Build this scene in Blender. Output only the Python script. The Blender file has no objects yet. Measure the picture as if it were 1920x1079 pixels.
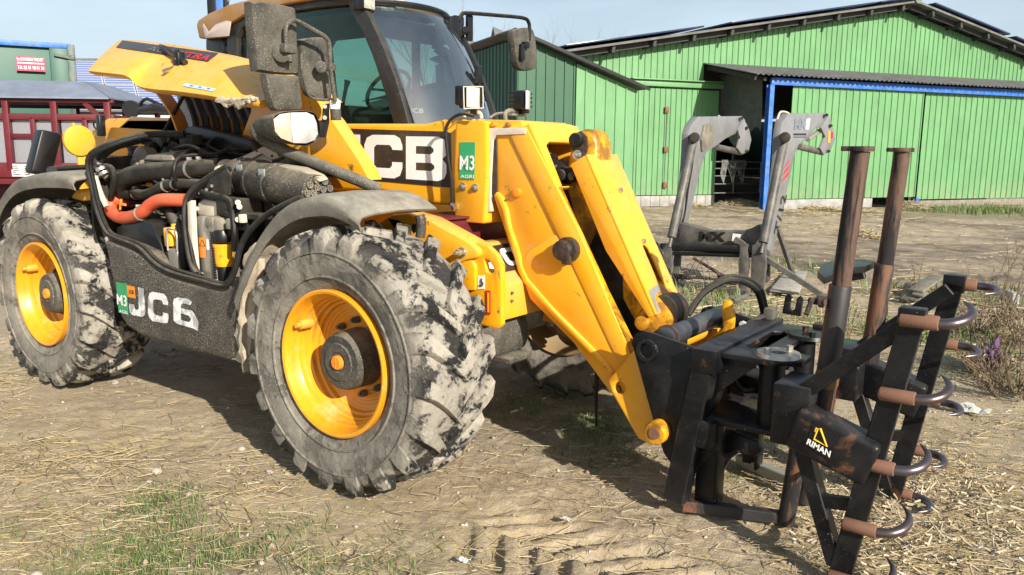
import bpy, bmesh, math, random
import numpy as np
from mathutils import Vector as V, Matrix, noise
random.seed(7); rng = np.random.default_rng(11)
scene = bpy.context.scene
C = scene.collection
PI = math.pi
# ---------------------------------------------------------------- camera
CO = V((2.7259, -2.3415, 1.5817)); YAW, PIT, ROL, FPX = 2.2004, -0.1697, 0.0099, 1510.0
_F = V((math.cos(YAW)*math.cos(PIT), math.sin(YAW)*math.cos(PIT), math.sin(PIT)))
_R0 = V((math.sin(YAW), -math.cos(YAW), 0)); _U0 = _R0.cross(_F)
_R = _R0*math.cos(ROL)+_U0*math.sin(ROL); _U = _U0*math.cos(ROL)-_R0*math.sin(ROL)
cd = bpy.data.cameras.new('camera'); cam = bpy.data.objects.new('camera', cd); C.objects.link(cam)
cd.sensor_width = 36; cd.lens = FPX/1920*36; cd.clip_start = .05; cd.clip_end = 3000
M = Matrix((( _R.x, _U.x, -_F.x, CO.x), (_R.y, _U.y, -_F.y, CO.y), (_R.z, _U.z, -_F.z, CO.z), (0, 0, 0, 1)))
cam.matrix_world = M; scene.camera = cam
# ---------------------------------------------------------------- sky, sun, exposure
SUN_AZ, SUN_EL = math.radians(-23), math.radians(26)      # direction TO the sun
sd = V((math.cos(SUN_AZ)*math.cos(SUN_EL), math.sin(SUN_AZ)*math.cos(SUN_EL), math.sin(SUN_EL)))
w = bpy.data.worlds.new('World'); scene.world = w; w.use_nodes = True
nt = w.node_tree; nt.nodes.clear()
wo = nt.nodes.new('ShaderNodeOutputWorld'); bg = nt.nodes.new('ShaderNodeBackground'); sk = nt.nodes.new('ShaderNodeTexSky')
sk.sky_type = 'NISHITA'; sk.sun_disc = False; sk.sun_elevation = SUN_EL; sk.sun_rotation = PI/2-SUN_AZ
sk.air_density = 1.0; sk.dust_density = 1.6; sk.ozone_density = 1.0; bg.inputs['Strength'].default_value = .06
wtc = nt.nodes.new('ShaderNodeTexCoord'); wmp = nt.nodes.new('ShaderNodeMapping'); wmp.inputs['Scale'].default_value = (1.2, 1.2, 4.5)
wn = nt.nodes.new('ShaderNodeTexNoise'); wn.inputs['Scale'].default_value = 1.7; wn.inputs['Detail'].default_value = 7; wn.inputs['Roughness'].default_value = .55
wr = nt.nodes.new('ShaderNodeValToRGB'); wr.color_ramp.elements[0].position = .38; wr.color_ramp.elements[1].position = .75
wr.color_ramp.elements[0].color = (.42, .42, .42, 1); wr.color_ramp.elements[1].color = (.85, .85, .85, 1)
wm = nt.nodes.new('ShaderNodeMix'); wm.data_type = 'RGBA'; wm.inputs[7].default_value = (9.0, 10.8, 12.2, 1)
L_ = nt.links.new
L_(wtc.outputs['Generated'], wmp.inputs[0]); L_(wmp.outputs[0], wn.inputs['Vector']); L_(wn.outputs['Fac'], wr.inputs[0])
wsx = nt.nodes.new('ShaderNodeSeparateXYZ'); L_(wtc.outputs['Generated'], wsx.inputs[0])
whz = nt.nodes.new('ShaderNodeMapRange'); whz.inputs[1].default_value = 0; whz.inputs[2].default_value = .75; whz.inputs[3].default_value = 1; whz.inputs[4].default_value = .35; L_(wsx.outputs[2], whz.inputs[0])
wmu = nt.nodes.new('ShaderNodeMath'); wmu.operation = 'MULTIPLY'; L_(wr.outputs[0], wmu.inputs[0]); L_(whz.outputs[0], wmu.inputs[1])   # haze veil thins towards the zenith
L_(wmu.outputs[0], wm.inputs[0]); L_(sk.outputs[0], wm.inputs[6]); L_(wm.outputs[2], bg.inputs[0]); L_(bg.outputs[0], wo.inputs[0])
sl = bpy.data.lights.new('sun', 'SUN'); sl.energy = 5.0; sl.angle = math.radians(.55); sl.color = (1, .93, .80)
so = bpy.data.objects.new('sun', sl); C.objects.link(so); so.rotation_euler = sd.to_track_quat('Z', 'Y').to_euler(); so.location = (0, 0, 20)
scene.view_settings.view_transform = 'Standard'; scene.view_settings.look = 'None'; scene.view_settings.gamma = 1
scene.view_settings.exposure = 0.72
scene.render.engine = 'CYCLES'; scene.cycles.max_bounces = 8; scene.cycles.transparent_max_bounces = 16

# ---------------------------------------------------------------- pixel -> point on a real plane
def ray(x, y): return _F + _R*((x-960)/FPX) + _U*((539.5-y)/FPX)
def _on(ax, v, x, y):
    d = ray(x, y); return CO + d*((v-CO[ax])/d[ax])
def pX(v, x, y): return _on(0, v, x, y)
def pY(v, x, y): return _on(1, v, x, y)
def pZ(v, x, y): return _on(2, v, x, y)
def pP(P0, n, x, y):
    d = ray(x, y); return CO + d*((P0-CO).dot(n)/d.dot(n))
def LX(v, pts): return [pX(v, *p) for p in pts]
def LY(v, pts): return [pY(v, *p) for p in pts]
def LYV(pts): return [pY(p[2], p[0], p[1]) for p in pts]      # (x, y, planeY)
# ---------------------------------------------------------------- objects
WM = {}
def world(o): return WM.get(o.name, Matrix.Identity(4)) if o else Matrix.Identity(4)
def tag(o, label=None, cat=None, group=None, kind=None):
    if label: o['label'] = label
    if cat: o['category'] = cat
    if group: o['group'] = group
    if kind: o['kind'] = kind
    return o
def empty(name, loc=(0, 0, 0), rz=0, parent=None):
    o = bpy.data.objects.new(name, None); C.objects.link(o); o.empty_display_size = .1
    m = Matrix.Translation(loc) @ Matrix.Rotation(rz, 4, 'Z')
    if parent: o.parent = parent; o.matrix_parent_inverse = world(parent).inverted()
    o.matrix_basis = m; WM[o.name] = m
    return o
def thing(name, label, cat, loc=(0, 0, 0), rz=0, group=None): return tag(empty(name, loc, rz), label, cat, group)
def link_mesh(name, me, mat, parent=None, local=False):
    if mat and not me.materials: me.materials.append(mat)
    o = bpy.data.objects.new(name, me); C.objects.link(o)
    if parent:
        o.parent = parent
        if not local: o.matrix_parent_inverse = world(parent).inverted()
    return o
def finish(me, smooth):
    if smooth:
        me.polygons.foreach_set('use_smooth', [True]*len(me.polygons)); me.set_sharp_from_angle(angle=math.radians(smooth))
def mk(name, bm, mat, parent=None, smooth=35, local=False):
    me = bpy.data.meshes.new(name)
    bm.normal_update(); bm.to_mesh(me); bm.free(); finish(me, smooth)
    return link_mesh(name, me, mat, parent, local)
def mkd(name, verts, faces, mat, parent=None, smooth=0, local=False):
    me = bpy.data.meshes.new(name); me.from_pydata([tuple(v) for v in verts], [], faces); me.update(); finish(me, smooth)
    return link_mesh(name, me, mat, parent, local)
def place(name, me, parent, loc=(0, 0, 0), rot=(0, 0, 0), scale=(1, 1, 1)):
    o = bpy.data.objects.new(name, me); C.objects.link(o); o.parent = parent
    o.location = loc; o.rotation_euler = rot; o.scale = scale
    return o
NB = bmesh.new
def merge(bm, tb):
    me = bpy.data.meshes.new('tmp'); tb.to_mesh(me); tb.free(); bm.from_mesh(me); bpy.data.meshes.remove(me)
def bev(tb, w, seg=2, ang=28):
    if w <= 0: return
    tb.normal_update()
    es = [e for e in tb.edges if len(e.link_faces) == 2 and e.calc_face_angle(0) > math.radians(ang)]
    if es: bmesh.ops.bevel(tb, geom=es, offset=w, segments=seg, affect='EDGES', profile=.5, clamp_overlap=True)
def plate(bm, pts, vec, holes=(), bevel=0, seg=2):
    tb = bmesh.new(); vec = V(vec)
    if not holes:
        tb.faces.new([tb.verts.new(p) for p in pts])
    else:
        es = []
        for loop in [pts]+list(holes):
            vs = [tb.verts.new(p) for p in loop]
            es += [tb.edges.new((vs[i], vs[(i+1) % len(vs)])) for i in range(len(vs))]
        bmesh.ops.triangle_fill(tb, use_beauty=True, use_dissolve=False, edges=es)
    if vec.length > 0:
        r = bmesh.ops.extrude_face_region(tb, geom=tb.faces[:])
        bmesh.ops.translate(tb, vec=vec, verts=[g for g in r['geom'] if isinstance(g, bmesh.types.BMVert)])
        bmesh.ops.recalc_face_normals(tb, faces=tb.faces[:])
        bev(tb, bevel, seg)
    merge(bm, tb)
def box(bm, c, s, bevel=0, rot=None, seg=2):
    tb = bmesh.new(); bmesh.ops.create_cube(tb, size=1)
    bmesh.ops.scale(tb, vec=V(s), verts=tb.verts[:])
    bev(tb, bevel, seg)
    m = Matrix.Translation(V(c))
    if rot is not None: m = m @ rot.to_4x4()
    bmesh.ops.transform(tb, matrix=m, verts=tb.verts[:]); merge(bm, tb)
def bar(bm, a, b, w, h, up=(0, 0, 1), bevel=.004, seg=1):
    a, b = V(a), V(b); d = (b-a); L = d.length; d.normalize(); up = V(up)
    s = d.cross(up)
    if s.length < 1e-4: s = d.cross(V((1, 0, 0)))
    s.normalize(); u = s.cross(d)
    R = Matrix((d, s, u)).transposed()
    box(bm, (a+b)/2, (L, w, h), bevel, R, seg)
def cyl(bm, a, b, r, r2=None, n=24, bevel=0, caps=True):
    a, b = V(a), V(b); d = b-a
    tb = bmesh.new(); bmesh.ops.create_cone(tb, cap_ends=caps, segments=n, radius1=r, radius2=r if r2 is None else r2, depth=d.length)
    if bevel: bev(tb, bevel, 2, 50)
    q = d.to_track_quat('Z', 'Y')
    bmesh.ops.transform(tb, matrix=Matrix.Translation((a+b)/2) @ q.to_matrix().to_4x4(), verts=tb.verts[:]); merge(bm, tb)
def ring(bm, a, b, r, ri, n=24):        # open pipe with wall thickness
    lathe(bm, a, V(b)-V(a), [(0, ri), (0, r), ((V(b)-V(a)).length, r), ((V(b)-V(a)).length, ri), (0, ri)], n)
def catmull(pts, n=6, closed=False):
    P = [V(p) for p in pts]; out = []; N = len(P)
    rngs = range(N if closed else N-1)
    for i in rngs:
        if closed: a, b, c, d = P[(i-1) % N], P[i], P[(i+1) % N], P[(i+2) % N]
        else: a, b, c, d = P[max(i-1, 0)], P[i], P[i+1], P[min(i+2, N-1)]
        for k in range(n):
            t = k/n; out.append(.5*((2*b)+(c-a)*t+(2*a-5*b+4*c-d)*t*t+(3*b-a-3*c+d)*t**3))
    if not closed: out.append(P[-1])
    return out
def tube(bm, pts, r, n=10, sub=5, closed=False, sect=None):
    """swept tube; r a number or list; sect optional list of (a,b) section offsets"""
    P = catmull(pts, sub, closed) if sub > 1 else [V(p) for p in pts]
    N = len(P)
    rad = [r]*N if not isinstance(r, (list, tuple)) else [float(np.interp(i/(N-1), np.linspace(0, 1, len(r)), r)) for i in range(N)]
    prev = None; rows = []
    for i, p in enumerate(P):
        t = (P[(i+1) % N]-P[i-1]) if closed else (P[min(i+1, N-1)]-P[max(i-1, 0)])
        t.normalize()
        if prev is None:
            a = t.cross(V((0, 0, 1)));
            if a.length < .1: a = t.cross(V((0, 1, 0)))
        else: a = prev - t*prev.dot(t)
        a.normalize(); b = t.cross(a); prev = a
        if sect: rows.append([bm.verts.new(p+a*x*rad[i]+b*y*rad[i]) for x, y in sect])
        else: rows.append([bm.verts.new(p+(a*math.cos(k*2*PI/n)+b*math.sin(k*2*PI/n))*rad[i]) for k in range(n)])
    m = len(rows[0])
    for i in range(N if closed else N-1):
        A, B = rows[i], rows[(i+1) % N]
        for k in range(m): bm.faces.new((A[k], A[(k+1) % m], B[(k+1) % m], B[k]))
    if not closed:
        bm.faces.new(rows[0][::-1]); bm.faces.new(rows[-1])
def lathe(bm, o, ax, prof, n=48, a0=0, a1=2*PI):
    """prof: list of (along axis, radius)"""
    o, ax = V(o), V(ax).normalized()
    e = ax.cross(V((0, 0, 1)));
    if e.length < .1: e = ax.cross(V((1, 0, 0)))
    e.normalize(); g = ax.cross(e); full = abs(a1-a0-2*PI) < 1e-6
    rows = []
    for k in range(n if full else n+1):
        t = a0+(a1-a0)*k/n; d = e*math.cos(t)+g*math.sin(t)
        rows.append([bm.verts.new(o+ax*h+d*r) for h, r in prof])
    for k in range(n):
        A, B = rows[k], rows[(k+1) % len(rows)]
        for i in range(len(prof)-1):
            try: bm.faces.new((A[i], A[i+1], B[i+1], B[i]))
            except ValueError: pass
    bmesh.ops.remove_doubles(bm, verts=[v for r in rows for v in r], dist=1e-5)
def loft(bm, rows, closed=False):
    R_ = [[bm.verts.new(p) for p in r] for r in rows]
    for A, B in zip(R_[:-1], R_[1:]):
        m = len(A)
        for k in range(m if closed else m-1): bm.faces.new((A[k], A[(k+1) % m], B[(k+1) % m], B[k]))
def solid(bm, t):
    """give an open sheet a thickness"""
    bmesh.ops.recalc_face_normals(bm, faces=bm.faces[:]); bmesh.ops.solidify(bm, geom=bm.faces[:], thickness=t)
    bmesh.ops.recalc_face_normals(bm, faces=bm.faces[:])
def text_mesh(s, bold=.0, space=1.0):
    cu = bpy.data.curves.new('t', 'FONT'); cu.body = s; cu.offset = bold; cu.space_character = space; cu.resolution_u = 3
    o = bpy.data.objects.new('t', cu); C.objects.link(o)
    bpy.context.view_layer.update()
    me = bpy.data.meshes.new_from_object(o.evaluated_get(bpy.context.evaluated_depsgraph_get()))
    bpy.data.objects.remove(o); bpy.data.curves.remove(cu)
    return me
def text(name, s, quad, mat, parent, bold=0, off=.003, space=1.0, local=False):
    """quad: bl, br, tr, tl points; text fills it"""
    me = text_mesh(s, bold, space); me.materials.clear()
    xs = [v.co.x for v in me.vertices]; ys = [v.co.y for v in me.vertices]
    x0, x1, y0, y1 = min(xs), max(xs), min(ys), max(ys); bl, br, tr, tl = [V(q) for q in quad]
    n = (br-bl).cross(tl-bl).normalized()*off
    for v in me.vertices:
        a, b = (v.co.x-x0)/(x1-x0), (v.co.y-y0)/(y1-y0)
        v.co = (bl*(1-a)+br*a)*(1-b)+(tl*(1-a)+tr*a)*b+n
    me.name = name
    return link_mesh(name, me, mat, parent, local)
GLY = {
 'J': ([(.6,1),(1,1),(1,.25),(.93,.07),(.78,0),(.2,0),(.06,.07),(0,.25),(0,.36),(.3,.36),(.3,.29),(.37,.23),(.54,.23),(.6,.29)], []),
 'C': ([(1,.66),(1,.76),(.94,.93),(.8,1),(.22,1),(.07,.93),(0,.76),(0,.24),(.07,.07),(.22,0),(.8,0),(.94,.07),(1,.24),(1,.38),(.74,.38),(.74,.3),(.68,.23),(.33,.23),(.26,.3),(.26,.7),(.33,.77),(.68,.77),(.74,.7),(.74,.66)], []),
 'B': ([(0,0),(.8,0),(.94,.06),(1,.19),(1,.38),(.9,.5),(1,.6),(1,.81),(.94,.94),(.8,1),(0,1)], [[(.25,.22),(.64,.22),(.71,.28),(.71,.34),(.64,.4),(.25,.4)], [(.25,.6),(.62,.6),(.69,.66),(.69,.72),(.62,.78),(.25,.78)]]),
 '6': ([(0,.1),(.12,0),(.8,.02),(1,-.06),(1,.3),(.9,.52),(.78,.62),(.3,.62),(.3,.74),(.42,.84),(.72,.82),(.78,.94),(.6,1.02),(.2,1),(.04,.9),(0,.74)], [[(.3,.2),(.66,.2),(.72,.3),(.66,.44),(.3,.44)]]),
}
def glyph(name, ch, quad, mat, parent, off=.003, worn=0):
    bl, br, tr, tl = [V(q) for q in quad]; n = (br-bl).cross(tl-bl).normalized()*off
    def mp(p):
        a, b = p; a += random.uniform(-worn, worn); b += random.uniform(-worn, worn)
        return (bl*(1-a)+br*a)*(1-b)+(tl*(1-a)+tr*a)*b+n
    o, hs = GLY[ch]; bm = NB(); plate(bm, [mp(p) for p in o], n*.3, [[mp(p) for p in h] for h in hs])
    return mk(name, bm, mat, parent, 0)
# ---------------------------------------------------------------- materials
def hexc(h, k=1.0):
    r, g, b = [int(h[i:i+2], 16)/255 for i in (0, 2, 4)]
    f = lambda c: c/12.92 if c <= .04045 else ((c+.055)/1.055)**2.4
    return (f(r)*k, f(g)*k, f(b)*k, 1)
def c4(c): return (c[0], c[1], c[2], 1)
class NT:
    def __init__(s, name):
        s.m = bpy.data.materials.new(name); s.m.use_nodes = True; s.t = s.m.node_tree; s.t.nodes.clear()
        s.out = s.n('ShaderNodeOutputMaterial'); s.b = s.n('ShaderNodeBsdfPrincipled'); s.l(s.b.outputs[0], s.out.inputs[0])
    def n(s, t, **k):
        x = s.t.nodes.new(t)
        for a, v in k.items(): setattr(x, a, v)
        return x
    def l(s, a, b): s.t.links.new(a, b)
    def coord(s, rand=True, kind='Object'):
        tc = s.n('ShaderNodeTexCoord'); o = tc.outputs[kind]
        if rand:
            oi = s.n('ShaderNodeObjectInfo'); ma = s.n('ShaderNodeMath', operation='MULTIPLY'); ma.inputs[1].default_value = 37.
            s.l(oi.outputs['Random'], ma.inputs[0]); va = s.n('ShaderNodeVectorMath', operation='ADD'); s.l(o, va.inputs[0]); s.l(ma.outputs[0], va.inputs[1]); o = va.outputs[0]
        return o
    def noise(s, co, scale, detail=6, rough=.6, dist=0, sc3=None):
        x = s.n('ShaderNodeTexNoise'); x.inputs['Scale'].default_value = scale; x.inputs['Detail'].default_value = detail
        x.inputs['Roughness'].default_value = rough; x.inputs['Distortion'].default_value = dist
        if sc3:
            mp = s.n('ShaderNodeMapping'); mp.inputs['Scale'].default_value = sc3; s.l(co, mp.inputs[0]); co = mp.outputs[0]
        s.l(co, x.inputs['Vector']); return x.outputs['Fac']
    def ramp(s, f, p0, p1, c0=(0, 0, 0, 1), c1=(1, 1, 1, 1)):
        if p0 > p1: p0, p1, c0, c1 = p1, p0, c1, c0
        r = s.n('ShaderNodeValToRGB'); e = r.color_ramp.elements; e[0].position = p0; e[1].position = p1; e[0].color = c0; e[1].color = c1
        s.l(f, r.inputs[0]); return r.outputs[0]
    def mix(s, f, a, b, mode='MIX'):
        x = s.n('ShaderNodeMix', data_type='RGBA', blend_type=mode)
        for i, v in ((0, f), (6, a), (7, b)):
            if isinstance(v, (int, float)): x.inputs[i].default_value = v
            elif isinstance(v, (tuple, list)): x.inputs[i].default_value = c4(v)
            else: s.l(v, x.inputs[i])
        return x.outputs[2]
    def math(s, op, a, b=0.):
        x = s.n('ShaderNodeMath', operation=op)
        for i, v in ((0, a), (1, b)):
            if isinstance(v, (int, float)): x.inputs[i].default_value = v
            else: s.l(v, x.inputs[i])
        return x.outputs[0]
    def bump(s, h, strength=.3, dist=.01):
        x = s.n('ShaderNodeBump'); x.inputs['Strength'].default_value = strength; x.inputs['Distance'].default_value = dist
        s.l(h, x.inputs['Height']); s.l(x.outputs[0], s.b.inputs['Normal'])
    def set(s, **k):
        for a, v in k.items():
            i = s.b.inputs[a.replace('_', ' ')]
            if isinstance(v, (int, float)): i.default_value = v
            elif isinstance(v, tuple): i.default_value = c4(v)
            else: s.l(v, i)
        return s
    def upness(s):
        g = s.n('ShaderNodeNewGeometry'); x = s.n('ShaderNodeSeparateXYZ'); s.l(g.outputs['Normal'], x.inputs[0]); return x.outputs[2]
def paint(name, col, rough=.4, metal=0, dirt=(.36, .29, .2), amt=.3, scale=5, soft=.16, var=.12, bump=.05, bscale=180, specks=0, speckcol=(.6, .52, .36), dust=0, coat=0, patch=None, pamt=.3, pscale=3, pstretch=None, rand=True):
    t = NT(name); co = t.coord(rand)
    c = col
    if var:
        v = t.noise(co, 2.3, 4, .6); c = t.mix(t.ramp(v, .3, .7), tuple(x*(1-var) for x in col[:3]), tuple(min(1, x*(1+var)) for x in col[:3]))
    r = rough
    if patch:
        thr_ = .5+(.5-pamt)*.4
        p = t.ramp(t.noise(co, pscale, 9, .7, .4, pstretch), thr_-.035, thr_+.035); c = t.mix(p, c, patch)
        r = t.math('MULTIPLY_ADD', p, .3); r.node.inputs[2].default_value = rough
    if amt > 0:
        d = t.noise(co, scale, 10, .68, .2); f = t.ramp(d, .72-amt*.55-soft, .72-amt*.55+soft)
        f = t.math('MULTIPLY', f, min(1, amt*1.7)); c = t.mix(f, c, dirt)
    if dust:
        u = t.ramp(t.upness(), .25, .95); d2 = t.ramp(t.noise(co, 11, 8, .7), .3, .62); c = t.mix(t.math('MULTIPLY', t.math('MULTIPLY', u, d2), dust), c, dirt)
    if specks:
        s1 = t.noise(co, 210, 2, .5, 1.2); f = t.ramp(s1, .74-specks*.2, .76-specks*.2)
        s2 = t.noise(co, 4, 4, .6); f = t.math('MULTIPLY', f, t.ramp(s2, .3, .6)); c = t.mix(f, c, speckcol)
    t.set(Base_Color=c, Roughness=r, Metallic=metal)
    if coat: t.set(Coat_Weight=coat, Coat_Roughness=.15)
    if bump: t.bump(t.noise(co, bscale, 4, .7), bump, .004)
    return t.m
YELC = (.82, .365, .006)
m_yel = paint('yellow_paint', YELC, .36, dirt=(.74, .50, .20), amt=.16, scale=3.2, soft=.22, var=.1, specks=.12, speckcol=(.20, .11, .04), dust=.5, coat=.25, patch=(.12, .06, .02), pamt=.13, pscale=13, bump=.02)
m_yeld = paint('dusty_yellow_paint', YELC, .45, dirt=(.42, .30, .15), amt=.3, scale=5, soft=.2, var=.08, specks=.2, speckcol=(.16, .09, .04), dust=.6, bump=.05)
m_yelr = paint('worn_yellow_paint', YELC, .45, dirt=(.06, .03, .012), amt=.44, scale=9, soft=.08, var=.1, specks=.3, speckcol=(.05, .03, .02), dust=.2, bump=.08)
m_yelrim = paint('rim_yellow_paint', (.74, .33, .01), .42, dirt=(.46, .30, .12), amt=.34, scale=4, soft=.25, var=.1, specks=.1, speckcol=(.6, .5, .35), bump=.04)
m_blk = paint('black_plastic', (.010, .010, .011), .6, dirt=(.30, .26, .20), amt=.2, scale=4, soft=.22, specks=.55, speckcol=(.5, .44, .32), dust=.6, bump=.2)
m_blkh = paint('straw_dusted_plastic', (.012, .012, .013), .6, dirt=(.25, .225, .18), amt=.32, scale=5, soft=.25, specks=.5, speckcol=(.46, .41, .31), dust=.75, bump=.3)
m_blks = paint('black_rubber', (.006, .006, .007), .55, dirt=(.2, .17, .13), amt=.1, scale=7, var=.1, dust=.5, bump=.1)
m_blkc = paint('clean_black', (.006, .006, .007), .35, dirt=(.12, .11, .09), amt=.08, dust=.2, bump=.03)
m_hose = paint('dusty_hose', (.008, .008, .008), .6, dirt=(.26, .23, .18), amt=.12, scale=6, soft=.25, dust=.6, bump=.1)
m_grab = paint('black_steel', (.004, .004, .0055), .36, dirt=(.08, .075, .075), amt=.16, scale=6, soft=.2, specks=.06, speckcol=(.55, .5, .45), patch=(.13, .055, .026), pamt=.14, pscale=2.6, dust=.35, bump=.12)
m_grabrust = paint('rusting_black_steel', (.018, .017, .019), .5, dirt=(.1, .07, .05), amt=.2, patch=(.15, .065, .034), pamt=.40, pscale=4.0, pstretch=(1.6, 1.6, .35), bump=.2)
m_rust = paint('rusty_pipe', (.095, .052, .035), .72, dirt=(.022, .017, .016), amt=.34, scale=5, soft=.1, var=.25, patch=(.013, .012, .014), pamt=.47, pscale=5, pstretch=(2.2, 2.2, .3), bump=.25)
m_rusto = paint('orange_rust', (.185, .09, .056), .8, dirt=(.12, .06, .04), amt=.3, scale=12, var=.2, bump=.35)
m_steel = paint('polished_tine_steel', (.17, .155, .175), .32, .85, dirt=(.14, .07, .05), amt=.35, scale=7, soft=.2, var=.15, bump=.06)
m_grease = paint('black_grease', (.02, .015, .012), .55, dirt=(.10, .06, .03), amt=.35, scale=25, soft=.1, bump=.8, bscale=70)
m_dark = paint('dark_engine_metal', (.010, .010, .009), .55, dirt=(.18, .15, .11), amt=.2, scale=8, soft=.2, dust=.6, bump=.2)  # near-black metal, dusty on upward faces
m_cast = paint('dusty_casting', (.13, .12, .105), .6, .2, dirt=(.42, .36, .27), amt=.35, scale=8, dust=.7, bump=.3)
m_alu = paint('grey_metal', (.42, .41, .39), .42, .6, dirt=(.42, .36, .27), amt=.3, scale=7, dust=.5, bump=.15)
m_zinc = paint('zinc_bolt', (.55, .54, .5), .3, .9, dirt=(.3, .2, .1), amt=.2, bump=.05)
m_cream = paint('dusty_cream_plastic', (.62, .56, .45), .55, dirt=(.38, .32, .23), amt=.3, dust=.3, bump=.1)
m_orange = paint('orange_silicone', (.62, .085, .03), .55, dirt=(.42, .25, .15), amt=.25, scale=6, dust=.5, bump=.1)
m_amber = paint('amber_plastic', (.85, .25, .02), .25, amt=.12, dirt=(.4, .3, .2), bump=0)
m_green_s = paint('green_sticker', (.03, .30, .12), .5, amt=.1, bump=0)
m_white = paint('white_print', (.80, .79, .76), .5, dirt=(.5, .44, .36), amt=.15, scale=9, bump=0)
m_whitew = paint('worn_white_print', (.74, .74, .74), .5, dirt=(.05, .05, .05), amt=.34, scale=14, soft=.06, bump=0)
m_decal = paint('black_decal', (.030, .024, .022), .35, dirt=(.2, .17, .13), amt=.12, specks=.2, bump=0, coat=.2)
m_redp = paint('red_print', (.55, .02, .03), .5, amt=.1, bump=0)
m_mud = paint('caked_mud', (.30, .24, .17), .95, dirt=(.46, .40, .31), amt=.5, scale=9, soft=.2, var=.3, bump=1, bscale=55)
m_cab = paint('cab_yellow_brown', (.30, .15, .035), .5, dirt=(.42, .34, .3), amt=.3, dust=.3, bump=.05)
m_pinkish = paint('faded_cab_panel', (.50, .42, .40), .5, amt=.15, bump=.05)
m_seat = paint('cab_interior', (.035, .035, .036), .8, amt=.1, bump=.1)
m_red = paint('red_steel', (.105, .005, .011), .5, dirt=(.10, .04, .04), amt=.25, dust=.3, bump=.08)
m_blue = paint('blue_steel', (.012, .12, .48), .5, dirt=(.25, .3, .36), amt=.25, dust=.3, bump=.08)
m_ply = paint('weathered_board', (.42, .40, .36), .85, dirt=(.2, .17, .13), amt=.4, scale=7, pstretch=(1, 1, 1), bump=.4)
m_wood = paint('grey_plank', (.24, .21, .17), .9, dirt=(.1, .09, .07), amt=.4, scale=7, bump=.5)
m_greyp = paint('grey_loader_paint', (.21, .215, .23), .45, dirt=(.12, .105, .09), amt=.36, scale=5, soft=.2, specks=.2, speckcol=(.2, .15, .1), dust=.3, bump=.05)
m_greyd = paint('dark_loader_steel', (.05, .05, .05), .5, dirt=(.24, .21, .17), amt=.34, scale=7, dust=.5, bump=.15)
m_purple = paint('purple_plastic', (.12, .045, .17), .4, amt=.15, bump=.1)
for _m, _s in ((m_grab, .3), (m_blkh, .3), (m_blks, .3), (m_blk, .3), (m_dark, .3), (m_hose, .3)): [n for n in _m.node_tree.nodes if n.type == 'BSDF_PRINCIPLED'][0].inputs['Specular IOR Level'].default_value = _s
def glassmat(name, tint, refl=.1, rough=.0, dustamt=.25, ior=1.5):
    t = NT(name); co = t.coord(False)
    tr = t.n('ShaderNodeBsdfTransparent'); tr.inputs[0].default_value = c4(tint)
    gl = t.n('ShaderNodeBsdfGlossy'); gl.inputs['Roughness'].default_value = rough; gl.inputs[0].default_value = (1, 1, 1, 1)
    df = t.n('ShaderNodeBsdfDiffuse'); df.inputs[0].default_value = (.4, .42, .38, 1)
    fr = t.n('ShaderNodeFresnel'); fr.inputs[0].default_value = ior
    f = t.math('ADD', fr.outputs[0], refl)
    m1 = t.n('ShaderNodeMixShader'); t.l(f, m1.inputs[0]); t.l(tr.outputs[0], m1.inputs[1]); t.l(gl.outputs[0], m1.inputs[2])
    d = t.math('MULTIPLY', t.ramp(t.noise(co, 8, 8, .7), .3, .75), dustamt)
    d = t.math('ADD', d, t.math('MULTIPLY', t.ramp(t.noise(co, 160, 2, .5), .68, .72), dustamt))
    m2 = t.n('ShaderNodeMixShader'); t.l(d, m2.inputs[0]); t.l(m1.outputs[0], m2.inputs[1]); t.l(df.outputs[0], m2.inputs[2])
    t.l(m2.outputs[0], t.out.inputs[0]); return t.m
m_glass = glassmat('tinted_cab_glass', (.62, .78, .72), .0, 0, .02, 1.22)
m_screen = glassmat('windscreen_glass', (.48, .61, .56), .32, 0, .02, 1.4)
m_lens = NT('clear_lens').set(Base_Color=(.92, .93, .95), Roughness=.08, Coat_Weight=1.0, Coat_Roughness=.02).m
# ================================================================ ground
_perm = rng.random((512, 512))
def vnoise(x, y):
    xi = np.floor(x).astype(int); yi = np.floor(y).astype(int); fx = x-xi; fy = y-yi
    fx = fx*fx*(3-2*fx); fy = fy*fy*(3-2*fy); g = lambda a, b: _perm[a % 512, b % 512]
    return (g(xi, yi)*(1-fx)+g(xi+1, yi)*fx)*(1-fy)+(g(xi, yi+1)*(1-fx)+g(xi+1, yi+1)*fx)*fy
def fbm(x, y, o=5, rough=.5):
    s = 0; a = 1; t = 0
    for i in range(o): s = s+a*vnoise(x*2**i+17*i, y*2**i+31*i); t += a; a *= rough
    return s/t
def G(px, py):
    p = pZ(0, px, py); return p.x, p.y
def blobs(x, y, L):
    s = np.zeros_like(x)
    for px, py, r, a in L:
        bx, by = G(px, py); s = np.maximum(s, a*np.exp(-(((x-bx)**2+(y-by)**2)/r**2)))
    return s
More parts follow.
